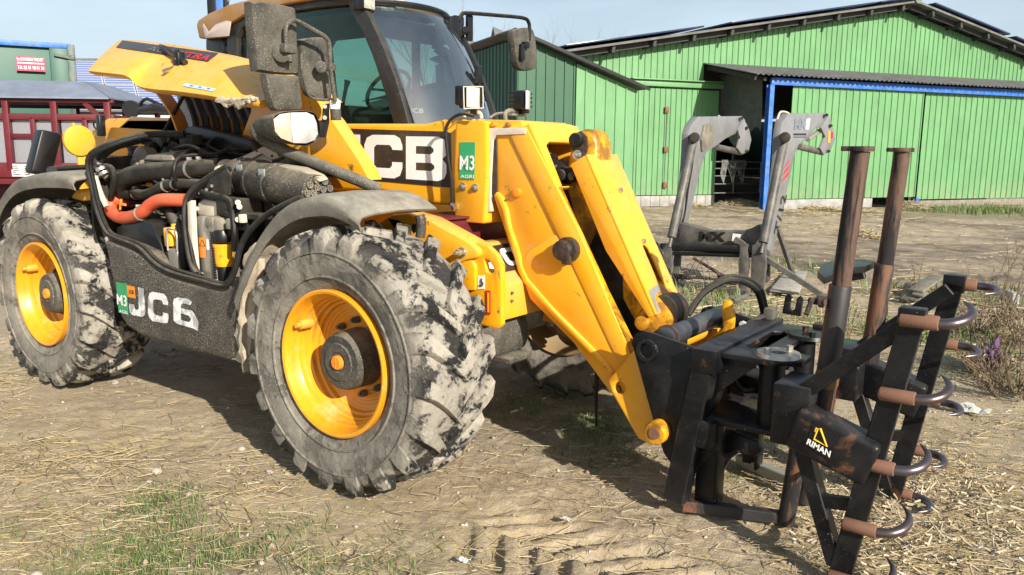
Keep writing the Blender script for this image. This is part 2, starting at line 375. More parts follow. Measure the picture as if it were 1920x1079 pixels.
GREEN = [(300, 945, .20, 1), (330, 975, .16, .8), (240, 1060, .34, 1.2), (430, 1055, .30, 1.1), (560, 1079, .25, .8), (60, 975, .16, .7), (540, 985, .25, .4), (1110, 800, .42, 1), (1010, 760, .35, .8), (1140, 850, .22, .8), (1400, 820, .35, .8), (930, 770, .35, .6), (1340, 870, .3, .5),
         (1480, 500, .9, .5), (1330, 560, .7, .6), (1690, 545, .6, .7), (1790, 640, .6, .8), (1850, 700, .4, .7), (1870, 560, .6, .6), (830, 1040, .3, .3), (1430, 500, .6, .5), (1560, 600, .7, .5), (1850, 395, 2.2, 1), (1780, 398, 1.2, .8), (700, 1070, .3, .5), (1300, 820, .25, .6), (1450, 590, .5, .5), (1640, 620, .4, .5), (1750, 700, .3, .4)]
STRAW = [(120, 850, .9, 1), (60, 760, .5, .7), (60, 1000, .6, 1), (260, 720, .5, .3), (520, 960, .6, .8), (420, 850, .6, .6), (660, 980, .6, .7), (820, 1000, .7, .6), (960, 920, .5, .4), (1100, 960, .5, .4), (1180, 870, .3, .7), (1480, 900, .5, .6), (1750, 900, .7, 1.3), (1660, 980, .6, 1.4), (1850, 1000, .7, 1.2), (1830, 800, .7, .7), (1600, 620, 1.2, .6), (1450, 560, 1.0, .6), (1330, 590, .8, .6), (900, 680, .6, .5), (1060, 740, .5, .6), (20, 700, .6, .8), (320, 780, .5, .4), (1380, 380, 1.3, 1), (1560, 398, 1.4, .9), (1700, 392, .8, 1), (1560, 430, 1.0, .3), (200, 1000, .5, .8), (1250, 1040, .5, .4), (1740, 560, .9, .6), (1860, 620, .8, .7)]
def ruts(x, y, x0, x1, y0, wd, ph):
    """chevron print of a wide farm tyre rolled along x"""
    v = (y-y0)/wd; ins = (np.abs(v) < .5)*(x > x0)*(x < x1)*np.clip((x-x0)/.25, 0, 1)*np.clip((x1-x)/.4, 0, 1)
    u = x/.165-np.abs(v)*2.6+ph+.5*(v > 0)
    u = u+(fbm(x*9, y*9, 3)-.5)*.35
    s = np.clip(np.sin(u*2*PI)*3.5, -1, 1)
    edge = np.clip((.5-np.abs(v))*8, 0, 1)
    return ins*edge*(s*.5-.6)
def gh(x, y):
    h = (fbm(x*.5, y*.5, 3)-.5)*.05+(fbm(x*3, y*3, 4)-.5)*.035+(fbm(x*14, y*14, 3)-.5)*.02+(fbm(x*45, y*45, 2)-.5)*.009
    q = .45+.75*fbm(x*2+9, y*2+4, 3)
    h = h+ruts(x, y, .60, 4.2, .22, .54, 0)*.045*q+ruts(x, y, .9, 4.2, -.70, .52, .3)*.045*q+ruts(x, y, -6, -3.3, .25, .5, 0)*.03*q
    h = h+ruts(x, y, -3.0, 2.0, 7.6, .5, 0)*.05*q+ruts(x, y, -5, 4, 9.8, .5, .2)*.05*q+ruts(x, y, -5, 4, 8.9, .5, .6)*.04*q
    # flatten where the wheels stand
    for wx in (0, -2.8):
        for wy in (.25, 2.1):
            m = np.exp(-(((x-wx)/.35)**4+((y-wy)/.4)**4)); h = h*(1-m)-.004*m
    yd = np.clip((y-5.5)/2, 0, 1)*np.clip((x+12)/4, 0, 1)
    h = h+yd*((fbm(x*1.1+3, y*2.4, 4)-.5)*.16)
    return h-.012
vs, fs, base = [], [], 0
def grid(x0, x1, y0, y1, st, hole=None, fade=None, hole2=None):
    global base
    nx, ny = int(round((x1-x0)/st)), int(round((y1-y0)/st))
    X, Y = np.meshgrid(np.linspace(x0, x1, nx+1), np.linspace(y0, y1, ny+1), indexing='ij')
    H = gh(X, Y)
    if fade is not None:
        d = np.minimum(np.minimum(X-x0, x1-X), np.minimum(Y-y0, y1-Y)); H = H*np.clip(d/fade, 0, 1)
    if hole is not None:
        a, b, c, d_ = hole; inn = (X >= a-1e-6)*(X <= b+1e-6)*(Y >= c-1e-6)*(Y <= d_+1e-6); H = np.where(inn, 0, H)
    vs.append(np.stack([X.ravel(), Y.ravel(), H.ravel()], 1))
    I = np.arange((nx+1)*(ny+1)).reshape(nx+1, ny+1)
    f = np.stack([I[:-1, :-1], I[1:, :-1], I[1:, 1:], I[:-1, 1:]], -1).reshape(-1, 4)
    if hole is not None:
        cx = (X[:-1, :-1]+X[1:, 1:])/2; cy = (Y[:-1, :-1]+Y[1:, 1:])/2; a, b, c, d_ = hole
        f = f[~((cx > a)*(cx < b)*(cy > c)*(cy < d_)).ravel()]
    if hole2 is not None:
        cx = (X[:-1, :-1]+X[1:, 1:])/2; cy = (Y[:-1, :-1]+Y[1:, 1:])/2; a, b, c, d_ = hole2
        f = f[~((cx > a)*(cx < b)*(cy > c)*(cy < d_)).ravel()]
    fs.append(f+base); base += (nx+1)*(ny+1)
grid(-1.5, 3, -1.2, 1.8, .0125)
grid(-5, 4, -2, 6, .025, fade=.3, hole2=(-1.5, 3, -1.2, 1.8))
grid(-12, 9, -4, 20, .1, hole=(-5, 4, -2, 6), fade=1)
grid(-64, 66, -44, 86, 1.0, hole=(-12, 9, -4, 20), fade=3)
grid(-1484, 1486, -1464, 1506, 10, hole=(-64, 66, -44, 86), fade=10)
vv = np.concatenate(vs); ff = np.concatenate(fs)
far = (np.abs(vv[:, 0]) > 60) | (np.abs(vv[:, 1]-20) > 60); vv[far, 2] = 0
gm = bpy.data.meshes.new('ground'); gm.vertices.add(len(vv)); gm.vertices.foreach_set('co', vv.ravel())
gm.loops.add(len(ff)*4); gm.polygons.add(len(ff)); gm.loops.foreach_set('vertex_index', ff.ravel())
gm.polygons.foreach_set('loop_start', np.arange(0, len(ff)*4, 4)); gm.polygons.foreach_set('loop_total', np.full(len(ff), 4))
gm.update(); gm.validate(); gm.polygons.foreach_set('use_smooth', np.ones(len(ff), bool))
X, Y = vv[:, 0], vv[:, 1]
def attr(me, n, a): me.attributes.new(n, 'FLOAT', 'POINT').data.foreach_set('value', a.astype(np.float32))
attr(gm, 'moss', np.clip(blobs(X, Y, GREEN)*.9, 0, 1)); attr(gm, 'chaff', np.clip(blobs(X, Y, STRAW), 0, 1))
yard = np.clip((Y-7)/2, 0, 1)*np.clip((X+13)/5, 0, 1)*np.clip((26-Y)/6, 0, 1)
attr(gm, 'wet', yard*np.clip((fbm(X*.35+5, Y*.9, 4)-.37)*5, 0, 1))
t = NT('trodden_earth'); co = t.coord(False)
def at(n):
    a = t.n('ShaderNodeAttribute'); a.attribute_name = n; return a.outputs['Fac']
n1 = t.noise(co, .8, 8, .62); n2 = t.noise(co, 5, 9, .65); n3 = t.noise(co, 34, 6, .7); n4 = t.noise(co, 120, 3, .6)
c = t.mix(t.ramp(n1, .32, .68), (.24, .18, .118), (.38, .305, .215))
c = t.mix(t.math('MULTIPLY', t.ramp(n2, .35, .7), .65), c, (.48, .41, .31))
c = t.mix(t.math('MULTIPLY', t.ramp(n3, .52, .68), .55), c, (.17, .125, .08))
c = t.mix(t.math('MULTIPLY', t.ramp(n4, .62, .70), .5), c, (.60, .54, .42))
ch = t.math('MULTIPLY', at('chaff'), t.ramp(t.noise(co, 22, 7, .7, .6), .40, .62)); c = t.mix(t.math('MULTIPLY', ch, .75), c, (.50, .38, .17))
ms = t.math('MULTIPLY', at('moss'), t.ramp(t.noise(co, 9, 7, .7), .36, .56)); c = t.mix(t.math('MULTIPLY', ms, .8), c, (.085, .10, .024))
wt = t.math('MULTIPLY', at('wet'), t.ramp(t.noise(co, 3, 6, .7, 0, (.5, 1.5, 1)), .35, .6)); c = t.mix(t.math('MULTIPLY', wt, .85), c, (.105, .075, .055))
t.set(Base_Color=c, Roughness=t.ramp(wt, 0, 1, (.95, .95, .95, 1), (.55, .55, .55, 1)))
hsum = t.math('ADD', t.math('MULTIPLY', n3, .6), t.math('MULTIPLY', n4, .35)); hsum = t.math('ADD', hsum, t.math('MULTIPLY', n2, .6)); t.bump(hsum, .9, .025)
link_mesh('ground', gm, t.m)['kind'] = 'structure'
def ground_z(x, y): return gh(np.array(x, float), np.array(y, float))
# ---------------------------------------------------------------- straw, grass, chips, gravel (nobody could count them)
def scatter(n, box_, dens):
    x = rng.uniform(box_[0], box_[1], n); y = rng.uniform(box_[2], box_[3], n); k = rng.random(n) < dens(x, y); return x[k], y[k]
def fastmesh(name, verts, faces, mat, kind='stuff'):
    me = bpy.data.meshes.new(name); k = faces.shape[1]
    me.vertices.add(len(verts)); me.vertices.foreach_set('co', verts.astype(np.float32).ravel())
    me.loops.add(faces.size); me.polygons.add(len(faces)); me.loops.foreach_set('vertex_index', faces.ravel().astype(np.int32))
    me.polygons.foreach_set('loop_start', np.arange(0, faces.size, k)); me.polygons.foreach_set('loop_total', np.full(len(faces), k)); me.update()
    me.materials.append(mat); o = bpy.data.objects.new(name, me); C.objects.link(o); o['kind'] = kind; return o
def islandmat(name, ramp_cols, rough=.6):
    t = NT(name); g = t.n('ShaderNodeNewGeometry'); r = t.n('ShaderNodeValToRGB'); r.color_ramp.interpolation = 'LINEAR'
    e = r.color_ramp.elements; e[0].color = c4(ramp_cols[0]); e[0].position = 0; e[1].color = c4(ramp_cols[-1]); e[1].position = 1
    for i, cc in enumerate(ramp_cols[1:-1]): e.new((i+1)/(len(ramp_cols)-1)).color = c4(cc)
    t.l(g.outputs['Random Per Island'], r.inputs[0]); t.set(Base_Color=r.outputs[0], Roughness=rough); return t.m
m_straw = islandmat('straw', [(.17, .12, .065), (.38, .29, .15), (.48, .38, .20), (.52, .44, .27), (.26, .19, .11), (.60, .53, .37), (.11, .08, .05), (.34, .27, .17)])
m_grass = islandmat('grass', [(.045, .10, .018), (.07, .15, .025), (.11, .19, .04), (.19, .21, .07), (.06, .12, .03), (.30, .27, .12)])
m_chip = islandmat('chips', [(.40, .32, .20), (.55, .46, .32), (.25, .19, .12), (.62, .56, .45), (.34, .24, .13)], .8)
m_peb = islandmat('pebbles', [(.36, .31, .25), (.28, .24, .19), (.44, .40, .34), (.22, .19, .15), (.48, .43, .36)], .85)
def straws(x, y, lmin, lmax, wmin, wmax, lift=.02, tilt=.25):
    n = len(x); z = ground_z(x, y); a = rng.uniform(0, 2*PI, n)+0; a = np.where(rng.random(n) < .5, rng.normal(.25, .5, n), a)
    L = rng.uniform(lmin, lmax, n)*rng.choice([.2, .3, .5, .7, 1.], n); W = rng.uniform(wmin, wmax, n); tl = rng.normal(0, tilt, n)*np.minimum(1, .08/L)
    dx, dy, dz = np.cos(a), np.sin(a), tl; sx, sy = -np.sin(a), np.cos(a); bend = rng.normal(0, .06, n)*L
    zc = z+rng.random(n)**2*lift+.004+np.abs(dz)*L*.4
    R_ = []
    for s in (-.5, 0., .5):
        px, py, pz = x+dx*L*s, y+dy*L*s, zc+dz*L*s
        if s == 0: px, py = px+sx*bend, py+sy*bend; 
        for q, up in ((-.5, 0), (.5, 0), (0, .75)): R_.append(np.stack([px+sx*W*q, py+sy*W*q, pz+W*up], 1))
    v = np.stack(R_, 1).reshape(-1, 3); b = np.arange(n)[:, None, None]*9
    f = np.array([[0, 1, 4, 3], [1, 2, 5, 4], [2, 0, 3, 5], [3, 4, 7, 6], [4, 5, 8, 7], [5, 3, 6, 8]])[None]
    return v, (b+f).reshape(-1, 4)
x, y = scatter(330000, (-5, 4, -2, 5.5), lambda x, y: np.clip(.022+blobs(x, y, STRAW)*.30*np.clip((fbm(x*1.9, y*1.9, 4)-.40)*4, 0, 1), 0, 1))
v, f = straws(x, y, .04, .23, .0016, .0038, .015, .12); fastmesh('straw_litter', v, f, m_straw)
x, y = scatter(60000, (-7, 4, 5, 20), lambda x, y: np.clip(.03+blobs(x, y, STRAW)*.6, 0, 1))
v, f = straws(x, y, .08, .35, .005, .012, .05, .2); fastmesh('yard_straw', v, f, m_straw)
def grass(x, y, hmin, hmax, w_):
    n = len(x); z = ground_z(x, y)-.005; a = rng.uniform(0, 2*PI, n); H = rng.uniform(hmin, hmax, n); lean = rng.uniform(.1, .9, n)*H
    dx, dy = np.cos(a), np.sin(a); R_ = []
    for s, ww in ((0, 1), (.5, .8), (1, .08)):
        px, py, pz = x+dx*lean*s*s, y+dy*lean*s*s, z+H*s*(1-.25*s)
        for q in (-.5, .5): R_.append(np.stack([px-dy*w_*ww*q, py+dx*w_*ww*q, pz], 1))
    v = np.stack(R_, 1).reshape(-1, 3); b = np.arange(n)[:, None, None]*6
    return v, (b+np.array([[0, 1, 3, 2], [2, 3, 5, 4]])[None]).reshape(-1, 4)
gd = lambda x, y: np.clip(blobs(x, y, GREEN)-.12, 0, 1)**1.3*np.clip((fbm(x*3.3+2, y*3.3, 4)-.34)*6, 0, 1)
x, y = scatter(620000, (-5, 4, -2, 5.5), gd); v, f = grass(x, y, .015, .065, .0035); fastmesh('grass_tufts', v, f, m_grass)
x, y = scatter(120000, (-4, 6, 5, 26), gd); v, f = grass(x, y, .08, .26, .012); fastmesh('yard_grass', v, f, m_grass)
def lumps(name, x, y, smin, smax, mat, flat=.6, lift=0):
    n = len(x); z = ground_z(x, y)+lift; S = smin*(smax/smin)**(rng.random(n)**2.2)
    o = np.array([[1, 0, 0], [-1, 0, 0], [0, 1, 0], [0, -1, 0], [0, 0, 1], [0, 0, -1]], float)
    d = o[None]*rng.uniform(.55, 1.15, (n, 6, 1))+rng.normal(0, .18, (n, 6, 3)); d[:, :, 2] *= flat
    a = rng.uniform(0, 2*PI, n); ca, sa = np.cos(a)[:, None], np.sin(a)[:, None]
    dx = d[:, :, 0]*ca-d[:, :, 1]*sa; dy = d[:, :, 0]*sa+d[:, :, 1]*ca
    v = np.stack([x[:, None]+dx*S[:, None], y[:, None]+dy*S[:, None], z[:, None]+(d[:, :, 2]+.25)*S[:, None]], -1).reshape(-1, 3)
    f = np.array([[0, 2, 4], [2, 1, 4], [1, 3, 4], [3, 0, 4], [2, 0, 5], [1, 2, 5], [3, 1, 5], [0, 3, 5]])
    fastmesh(name, v, (np.arange(n)[:, None, None]*6+f[None]).reshape(-1, 3), mat)
x, y = scatter(26000, (-5, 4, -2, 5.5), lambda x, y: .25+.6*blobs(x, y, [(1830, 960, .8, 1), (1850, 760, .8, 1), (560, 880, .5, .3)])); lumps('gravel', x, y, .0025, .018, m_peb)
CHIPS = [(1700, 900, .45, 1), (1660, 990, .4, 1), (1800, 980, .5, .7), (1180, 865, .2, .5), (700, 905, .15, .5)]
x, y = scatter(34000, (0, 4, -2, 3), lambda x, y: np.clip(blobs(x, y, CHIPS)-.1, 0, 1)); v, f = straws(x, y, .02, .06, .004, .011, .035, .5); fastmesh('straw_chips', v, f, m_chip)
x, y = scatter(9000, (-5, 4, -2, 5.5), lambda x, y: np.clip((fbm(x*2, y*2, 3)-.45)*3, 0, 1)); lumps('earth_clods', x, y, .005, .028, t.m, .7)
# ================================================================ buildings
def clad(name, base, stain=(.05, .10, .05)):
    t = NT(name); co = t.coord(True)
    v = t.noise(co, .9, 6, .6); c = t.mix(t.ramp(v, .3, .7), tuple(q*.86 for q in base), tuple(q*1.1 for q in base))
    st = t.noise(co, 3, 9, .7, .2, (5, 5, .5)); c = t.mix(t.math('MULTIPLY', t.ramp(st, .5, .72), .35), c, stain)
    sp = t.noise(co, 40, 4, .7); c = t.mix(t.math('MULTIPLY', t.ramp(sp, .62, .7), .12), c, (.35, .36, .28))
    wc = t.n('ShaderNodeSeparateXYZ'); t.l(t.n('ShaderNodeTexCoord').outputs['Object'], wc.inputs[0])
    sp2 = t.math('MULTIPLY', t.ramp(wc.outputs[2], .95, .15), t.ramp(t.noise(co, 7, 8, .7, 0, (1, 1, .6)), .42, .62)); c = t.mix(t.math('MULTIPLY', sp2, .6), c, (.30, .25, .18))
    t.set(Base_Color=c, Roughness=.5); t.bump(t.noise(co, 60, 3), .05, .01); return t.m
m_clad = clad('green_sheet', (.118, .275, .118)); m_cladd = clad('dark_shade_green_sheet', (.018, .085, .042), (.01, .04, .02))  # darker green cladding; the shed's shaded left side is put into this colour
m_fibro = paint('fibre_cement', (.17, .17, .175), .85, dirt=(.07, .07, .06), amt=.45, scale=3, var=.2, bump=.4)
m_under = paint('roof_underside', (.035, .035, .037), .8, amt=.1, bump=.1)
m_conc = paint('grey_base_board', (.36, .36, .35), .85, dirt=(.14, .12, .1), amt=.4, scale=4, pstretch=(1, 1, 4), bump=.3)
m_galv = paint('galvanised', (.20, .21, .215), .4, .7, dirt=(.2, .17, .13), amt=.3, bump=.1)
m_net = paint('dark_net', (.07, .07, .072), .9, dirt=(.16, .15, .14), amt=.3, bump=.3)
m_film = glassmat('plastic_film', (.75, .77, .76), .05, .25, .5)
BP = V((-4.81, 19.58, 0)); BA = math.atan2(.848, .53)
Bu = V((math.cos(BA), math.sin(BA), 0)); Bi = V((-math.sin(BA), math.cos(BA), 0))
barn = thing('barn', 'light green ribbed sheet metal barn with low gable roof and blue awning beam', 'barn', BP, BA)
def sheet_mesh(w_, ribs, zb, zt, d=.028, rw=.05):
    """one profiled cladding sheet, x 0..w_, ribs towards -y; zb/zt functions of x"""
    P = [(0, 0)]; s = w_/ribs
    for i in range(ribs):
        x = (i+1)*s-rw-.01
        P += [(x, 0), (x+.011, -d), (x+rw-.011, -d), (x+rw, 0)]
    if P[-1][0] < w_-1e-4: P.append((w_, 0))
    v = [(x, y, zb(x)) for x, y in P]+[(x, y, zt(x)) for x, y in P]; n = len(P)
    me = bpy.data.meshes.new('cladding_sheet'); me.from_pydata(v, [], [(i, i+1, n+i+1, n+i) for i in range(n-1)]); me.update(); return me
def clad_run(parent, x0, x1, y, zb, zt, mat, w_=1.0, ribs=4, name='cladding_sheet', off=.0, rot=0, sheared=False):
    x = x0; k = 0; cache = {}
    while x < x1-.02:
        ww = min(w_, x1-x); const = not sheared
        key = round(ww, 3) if const else None
        me = cache.get(key) if const else None
        if me is None:
            me = sheet_mesh(ww, max(1, round(ribs*ww/w_)), (lambda q, x=x: zb(x+q)), (lambda q, x=x: zt(x+q))); me.materials.append(mat)
            if const: cache[key] = me
        if rot: place(name, me, parent, (y, x, 0), (0, 0, rot))
        else: place(name, me, parent, (x, y+(off if k % 2 else 0), 0))
        x += ww; k += 1
roofz = lambda x: 6.05-(6.5-x)*.176 if x < 6.5 else 6.05-(x-6.5)*.21
K = lambda c: (lambda x: c)
# gable cladding (main wall 2 m behind the awning front)
clad_run(barn, -5.0, -.7, 2.0, lambda x: 3.28, lambda x: roofz(x)-.02, m_clad, 1.0, 5, sheared=True, off=-.004)
clad_run(barn, -.7, 18.3, 2.0, lambda x: 4.05, lambda x: roofz(x)-.02, m_clad, 1.0, 5, sheared=True, off=-.004)
clad_run(barn, -5.0, -3.0, 2.0, K(.0), K(3.28), m_clad, 1.0, 5)
# gate leaf left of the opening
gt = empty('sliding_gate', BP+Bu*-3.0+Bi*1.9, BA, barn)
clad_run(gt, 0, 2.8, 0, K(.34), K(3.3), m_clad, .7, 4)
bm = NB()
for i in range(9):
    box(bm, (.155+i*.311, -.012, .17), (.302, .03, .30), .006)
mk('base_board', bm, m_conc, gt, local=True)
for zz in (2.72, 1.62, .62):
    bm = NB(); box(bm, (1.02+.02*(2.72-zz), -.06, zz), (.13, .05, .17), .01); mk('hinge_block', bm, paint('rust_block', (.14, .05, .03), .8, amt=.2) if zz > 2.7 else bpy.data.materials['rust_block'], gt, local=True)
bm = NB(); bar(bm, (1.04, -.04, .7), (1.06, -.04, 2.7), .02, .02); mk('bolt_rod', bm, m_greyd, gt, local=True)
def bl(x, y, z): return BP+Bu*x+Bi*y+V((0, 0, z))
def part(name, mat, parent, fn, smooth=35):
    bm = NB(); fn(bm); return mk(name, bm, mat, parent, smooth, True)
part('gate_rail', m_clad, barn, lambda b: (box(b, (-1.6, 1.84, 3.43), (3.1, .10, .16), .01), box(b, (-1.6, 1.80, 3.53), (3.14, .2, .03), .004)))
# roof slabs, purlins
def roofside(b, xa, xb, y0, y1, th=.06):
    za, zb = roofz(xa)+.10, roofz(xb)+.10
    plate(b, [V((xa, y0, za)), V((xb, y0, zb)), V((xb, y1, zb)), V((xa, y1, za))], (0, 0, th))
part('roof_slope', m_fibro, barn, lambda b: roofside(b, -5.6, 6.48, 1.35, 26))
part('roof_slope', m_fibro, barn, lambda b: roofside(b, 6.52, 18.8, 1.35, 26))
part('ridge_cap', m_fibro, barn, lambda b: tube(b, [V((6.5, 1.3, 6.24)), V((6.5, 26, 6.24))], .13, 10, 1))
for k in range(20):
    x = -5.2+k*1.25
    if abs(x-6.5) < .3: continue
    part('purlin_end', m_under, barn, lambda b: box(b, (x, 1.75, roofz(x)+.005), (.09, .66, .19), .008, Matrix.Rotation(.17 if x < 6.5 else -.2, 3, 'Y')))
part('verge_board', m_under, barn, lambda b: (bar(b, (-5.6, 1.62, roofz(-5.6)+.03), (6.45, 1.62, roofz(6.45)+.03), .02, .16), bar(b, (6.55, 1.62, roofz(6.55)+.03), (18.8, 1.62, roofz(18.8)+.03), .02, .16)))
for xa, xb in ((-5.4, -1.25), (-.35, 4.75), (5.0, 6.3), (7.2, 10.6), (10.9, 14.4)):
    def f(b):
        za, zb = roofz(xa)+.24, roofz(xb)+.24
        plate(b, [V((xa, 1.28, za)), V((xb, 1.28, zb)), V((xb, 12, zb)), V((xa, 12, za))], (0, 0, .045), bevel=.004)
    part('solar_panel_row', paint('panel_glass', (.02, .035, .08), .2, amt=.1) if 'panel_glass' not in bpy.data.materials else bpy.data.materials['panel_glass'], barn, f)
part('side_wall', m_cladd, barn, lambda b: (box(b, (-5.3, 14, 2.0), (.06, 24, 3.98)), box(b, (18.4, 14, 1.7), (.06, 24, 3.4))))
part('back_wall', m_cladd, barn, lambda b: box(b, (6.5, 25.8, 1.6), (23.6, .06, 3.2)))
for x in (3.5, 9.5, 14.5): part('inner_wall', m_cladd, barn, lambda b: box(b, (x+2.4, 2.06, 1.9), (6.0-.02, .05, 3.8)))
# awning
part('awning_beam', m_blue, barn, lambda b: (box(b, (7.1, 0, 3.45), (14.1, .09, .165), .004), box(b, (7.1, -.012, 3.535), (14.1, .16, .012)), box(b, (7.1, -.012, 3.365), (14.1, .16, .012))))
part('awning_post', m_blue, barn, lambda b: (box(b, (.06, 0, 1.68), (.012, .15, 3.36)), box(b, (.06, -.075, 1.68), (.14, .012, 3.36)), box(b, (.06, .075, 1.68), (.14, .012, 3.36))))
part('awning_post', m_under, barn, lambda b: box(b, (5.72, .32, 1.66), (.12, .12, 3.3), .004)); part('post_foot', m_blue, barn, lambda b: box(b, (5.70, .0, .14), (.10, .10, .27), .01))
for k in range(15):
    me = bpy.data.meshes.get('roof_sheet')
    if not me:
        n = 36; v = []
        for j, (yy, zz) in enumerate(((-.32, 3.60), (2.0, 4.06))):
            for i in range(n+1): v.append((i/n*1.02, yy, zz+.026*math.sin(i/n*2*PI*6)))
        for j, (yy, zz) in enumerate(((-.32, 3.588), (2.0, 4.048))):
            for i in range(n+1): v.append((i/n*1.02, yy, zz+.026*math.sin(i/n*2*PI*6)))
        m = n+1; f = [(i, i+1, m+i+1, m+i) for i in range(n)]+[(2*m+i+1, 2*m+i, 3*m+i, 3*m+i+1) for i in range(n)]+[(i+1, i, 2*m+i, 2*m+i+1) for i in range(n)]
        me = bpy.data.meshes.new('roof_sheet'); me.from_pydata(v, [], f); me.update(); finish(me, 60); me.materials.append(m_fibro)
    place('roof_sheet', me, barn, (-.75+k, 0, .004*(k % 2)))
part('awning_rafter', m_under, barn, lambda b: (bar(b, (-.6, -.2, 3.5), (-.6, 1.98, 3.95), .06, .12), bar(b, (-.2, -.1, 3.49), (-.2, 1.98, 3.93), .1, .1)))
for x0, x1 in ((.84, 5.66), (5.8, 11.6)):
    d = empty('sliding_door', BP+Bu*x0+Bi*(.03 if x0 < 1 else .09), BA, barn)
    clad_run(d, 0, x1-x0, 0, K(.30 if x0 < 1 else .22), K(3.40), m_clad, .963 if x0 < 1 else .967, 4)
    bm = NB(); box(bm, ((x1-x0)/2, .05, 1.8), (x1-x0-.04, .03, 3.0)); mk('door_backing', bm, m_under, d, local=True)
part('base_board', m_conc, barn, lambda b: box(b, (2.35, .0, .15), (3.2, .05, .27), .01))
part('base_board', m_wood, barn, lambda b: box(b, (7.7, .1, .08), (5.6, .05, .2), .01))
# things in the opening
mesh_net = NB(); 
rows = []
for j in range(9):
    r = []
    for i in range(13):
        s = i/12; q = j/8; zb = 1.95+.25*math.sin(s*9)+.2*s
        z = 3.75-.12*s-(3.75-zb)*q
        r.append(bl(-.15+.10*math.sin(s*7+q*2)*q, 1.95-1.85*s, z))
    rows.append(r)
loft(mesh_net, rows); o = mk('shade_net', mesh_net, m_net); tag(o, 'dark grey shade net hanging in the open end of the awning', 'net')
gate = thing('field_gate', 'galvanised five bar tube gate across the dark barn opening', 'gate', bl(-.2, 2.1, 0), BA)
for k, z in enumerate((.35, .62, .86, 1.08, 1.28)):
    bm = NB(); tube(bm, [bl(-.22, 2.3, z), bl(1.75, 2.3, z)], .022, 8, 1); mk('rail', bm, m_galv, gate)
for s in (0, .5, 1):
    bm = NB(); p = bl(-.22, 2.3, 0).lerp(bl(1.75, 2.3, 0), s); tube(bm, [p+V((0, 0, .33)), p+V((0, 0, 1.3))], .02, 8, 1); mk('upright', bm, m_galv, gate)
bm = NB(); rows = []
for j in range(7):
    rows.append([bl(.25+.9*i/8, 2.24, 1.34-j*.08*(1+.6*math.sin(i*2.1))) + Bi*(-.03*math.sin(i*3+j)) for i in range(9)])
loft(bm, rows); tag(mk('plastic_sheet', bm, m_film), 'torn clear plastic sheet draped over the tube gate', 'sheet')
bm = NB(); pts = [(-.1, 2.6, 2.2), (-.1, 2.5, 2.72), (-.02, 2.35, 3.0), (.2, 2.2, 2.95), (.27, 2.15, 2.6)]
tube(bm, [bl(*p) for p in pts], .10, 12, 8)
for v in bm.verts: v.co += V((0, 0, .012*math.sin(v.co.z*60)))
tag(mk('feed_hose', bm, m_greyd), 'grey ribbed flexible feed hose curling up inside the barn opening', 'hose')
# green lean-to shed
SX, SY = -7.03, .5
shed = thing('lean_to_shed', 'light green sheet metal lean-to with shade-darkened left side and sloping roof beside the barn', 'shed', bl(SX, SY, 0), BA)
sz = lambda x: 4.27-x*.335
clad_run(shed, 0, 1.53, 0, K(0), lambda x: sz(x), m_cladd, .76, 3, sheared=True)  # left part of the front, its shade given by darker sheet colour
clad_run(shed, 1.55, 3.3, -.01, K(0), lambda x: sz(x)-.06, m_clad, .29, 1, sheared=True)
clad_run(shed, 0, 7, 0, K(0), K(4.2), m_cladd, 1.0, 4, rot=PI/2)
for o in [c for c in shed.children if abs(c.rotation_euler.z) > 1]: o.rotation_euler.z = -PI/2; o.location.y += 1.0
def rs(b):
    plate(b, [V((-.2, -.25, sz(-.2)+.03)), V((3.5, -.25, sz(3.5)+.03)), V((3.5, 7, sz(3.5)+.03)), V((-.2, 7, sz(-.2)+.03))], (0, 0, .04))
part('roof', m_fibro, shed, rs)
part('verge_trim', m_blkc, shed, lambda b: bar(b, (-.22, -.26, sz(-.22)+.03), (3.52, -.26, sz(3.52)+.03), .03, .08))
for yy in (1.2, 3.4): part('roof_rib', m_fibro, shed, lambda b: plate(b, [V((-.22, yy-.16, 4.37)), V((-.22, yy+.16, 4.37)), V((-.22, yy, 4.62))], (3.9, 0, -1.31)))
# ================================================================ left background
def pD(px, py, d): return CO+ray(px, py)*d
def paneldir(px, d): 
    p = pD(px, 300, d); return V((p.x, p.y, 0))
Fh = V((_F.x, _F.y, 0)).normalized()
# ribbed green farm trailer far behind
D = 16.5; ga = math.atan2(_R0.y, _R0.x)+math.radians(28)
gx = V((math.cos(ga), math.sin(ga), 0)); gi = V((-math.sin(ga), math.cos(ga), 0)); g0 = paneldir(145, D)
tr = thing('tipping_trailer', 'tall dark green farm tipping trailer with a red and white dealer plate', 'trailer', g0, ga)
m_gtr = paint('trailer_green', (.004, .075, .052), .5, dirt=(.01, .06, .045), amt=.2, bump=.05)
m_gtrd = paint('trailer_green_dark', (.03, .06, .05), .5, amt=.2, bump=.05)
HZ = lambda px: 281.4+(px-960)*.0099
def gz(py, px=120): return 1.5817+(HZ(px)-py)/FPX*D/1.0
zt = gz(97)
part('side_panel', m_gtr, tr, lambda b: box(b, (-3, .05, (zt+1.1)/2), (6, .06, zt-1.1), .01))
part('front_panel', m_gtr, tr, lambda b: box(b, (-.05, 1.2, (zt+1.1)/2), (.08, 2.3, zt-1.1), .01))
part('top_rail', m_blue, tr, lambda b: (box(b, (-3, 0, zt+.02), (6.1, .14, .1), .01)))
for x in (-.08, -1.62, -3.2, -4.8): part('side_post', m_gtr, tr, lambda b: box(b, (x-.10 if x > -1 else x-.3, -.02, (zt+1.1)/2), (.32 if x > -1 else .12, .07, zt-1.15), .01))
part('corner_post', m_gtrd, tr, lambda b: box(b, (.04, .0, (zt+1.1)/2), (.14, .16, zt-1.0), .01))
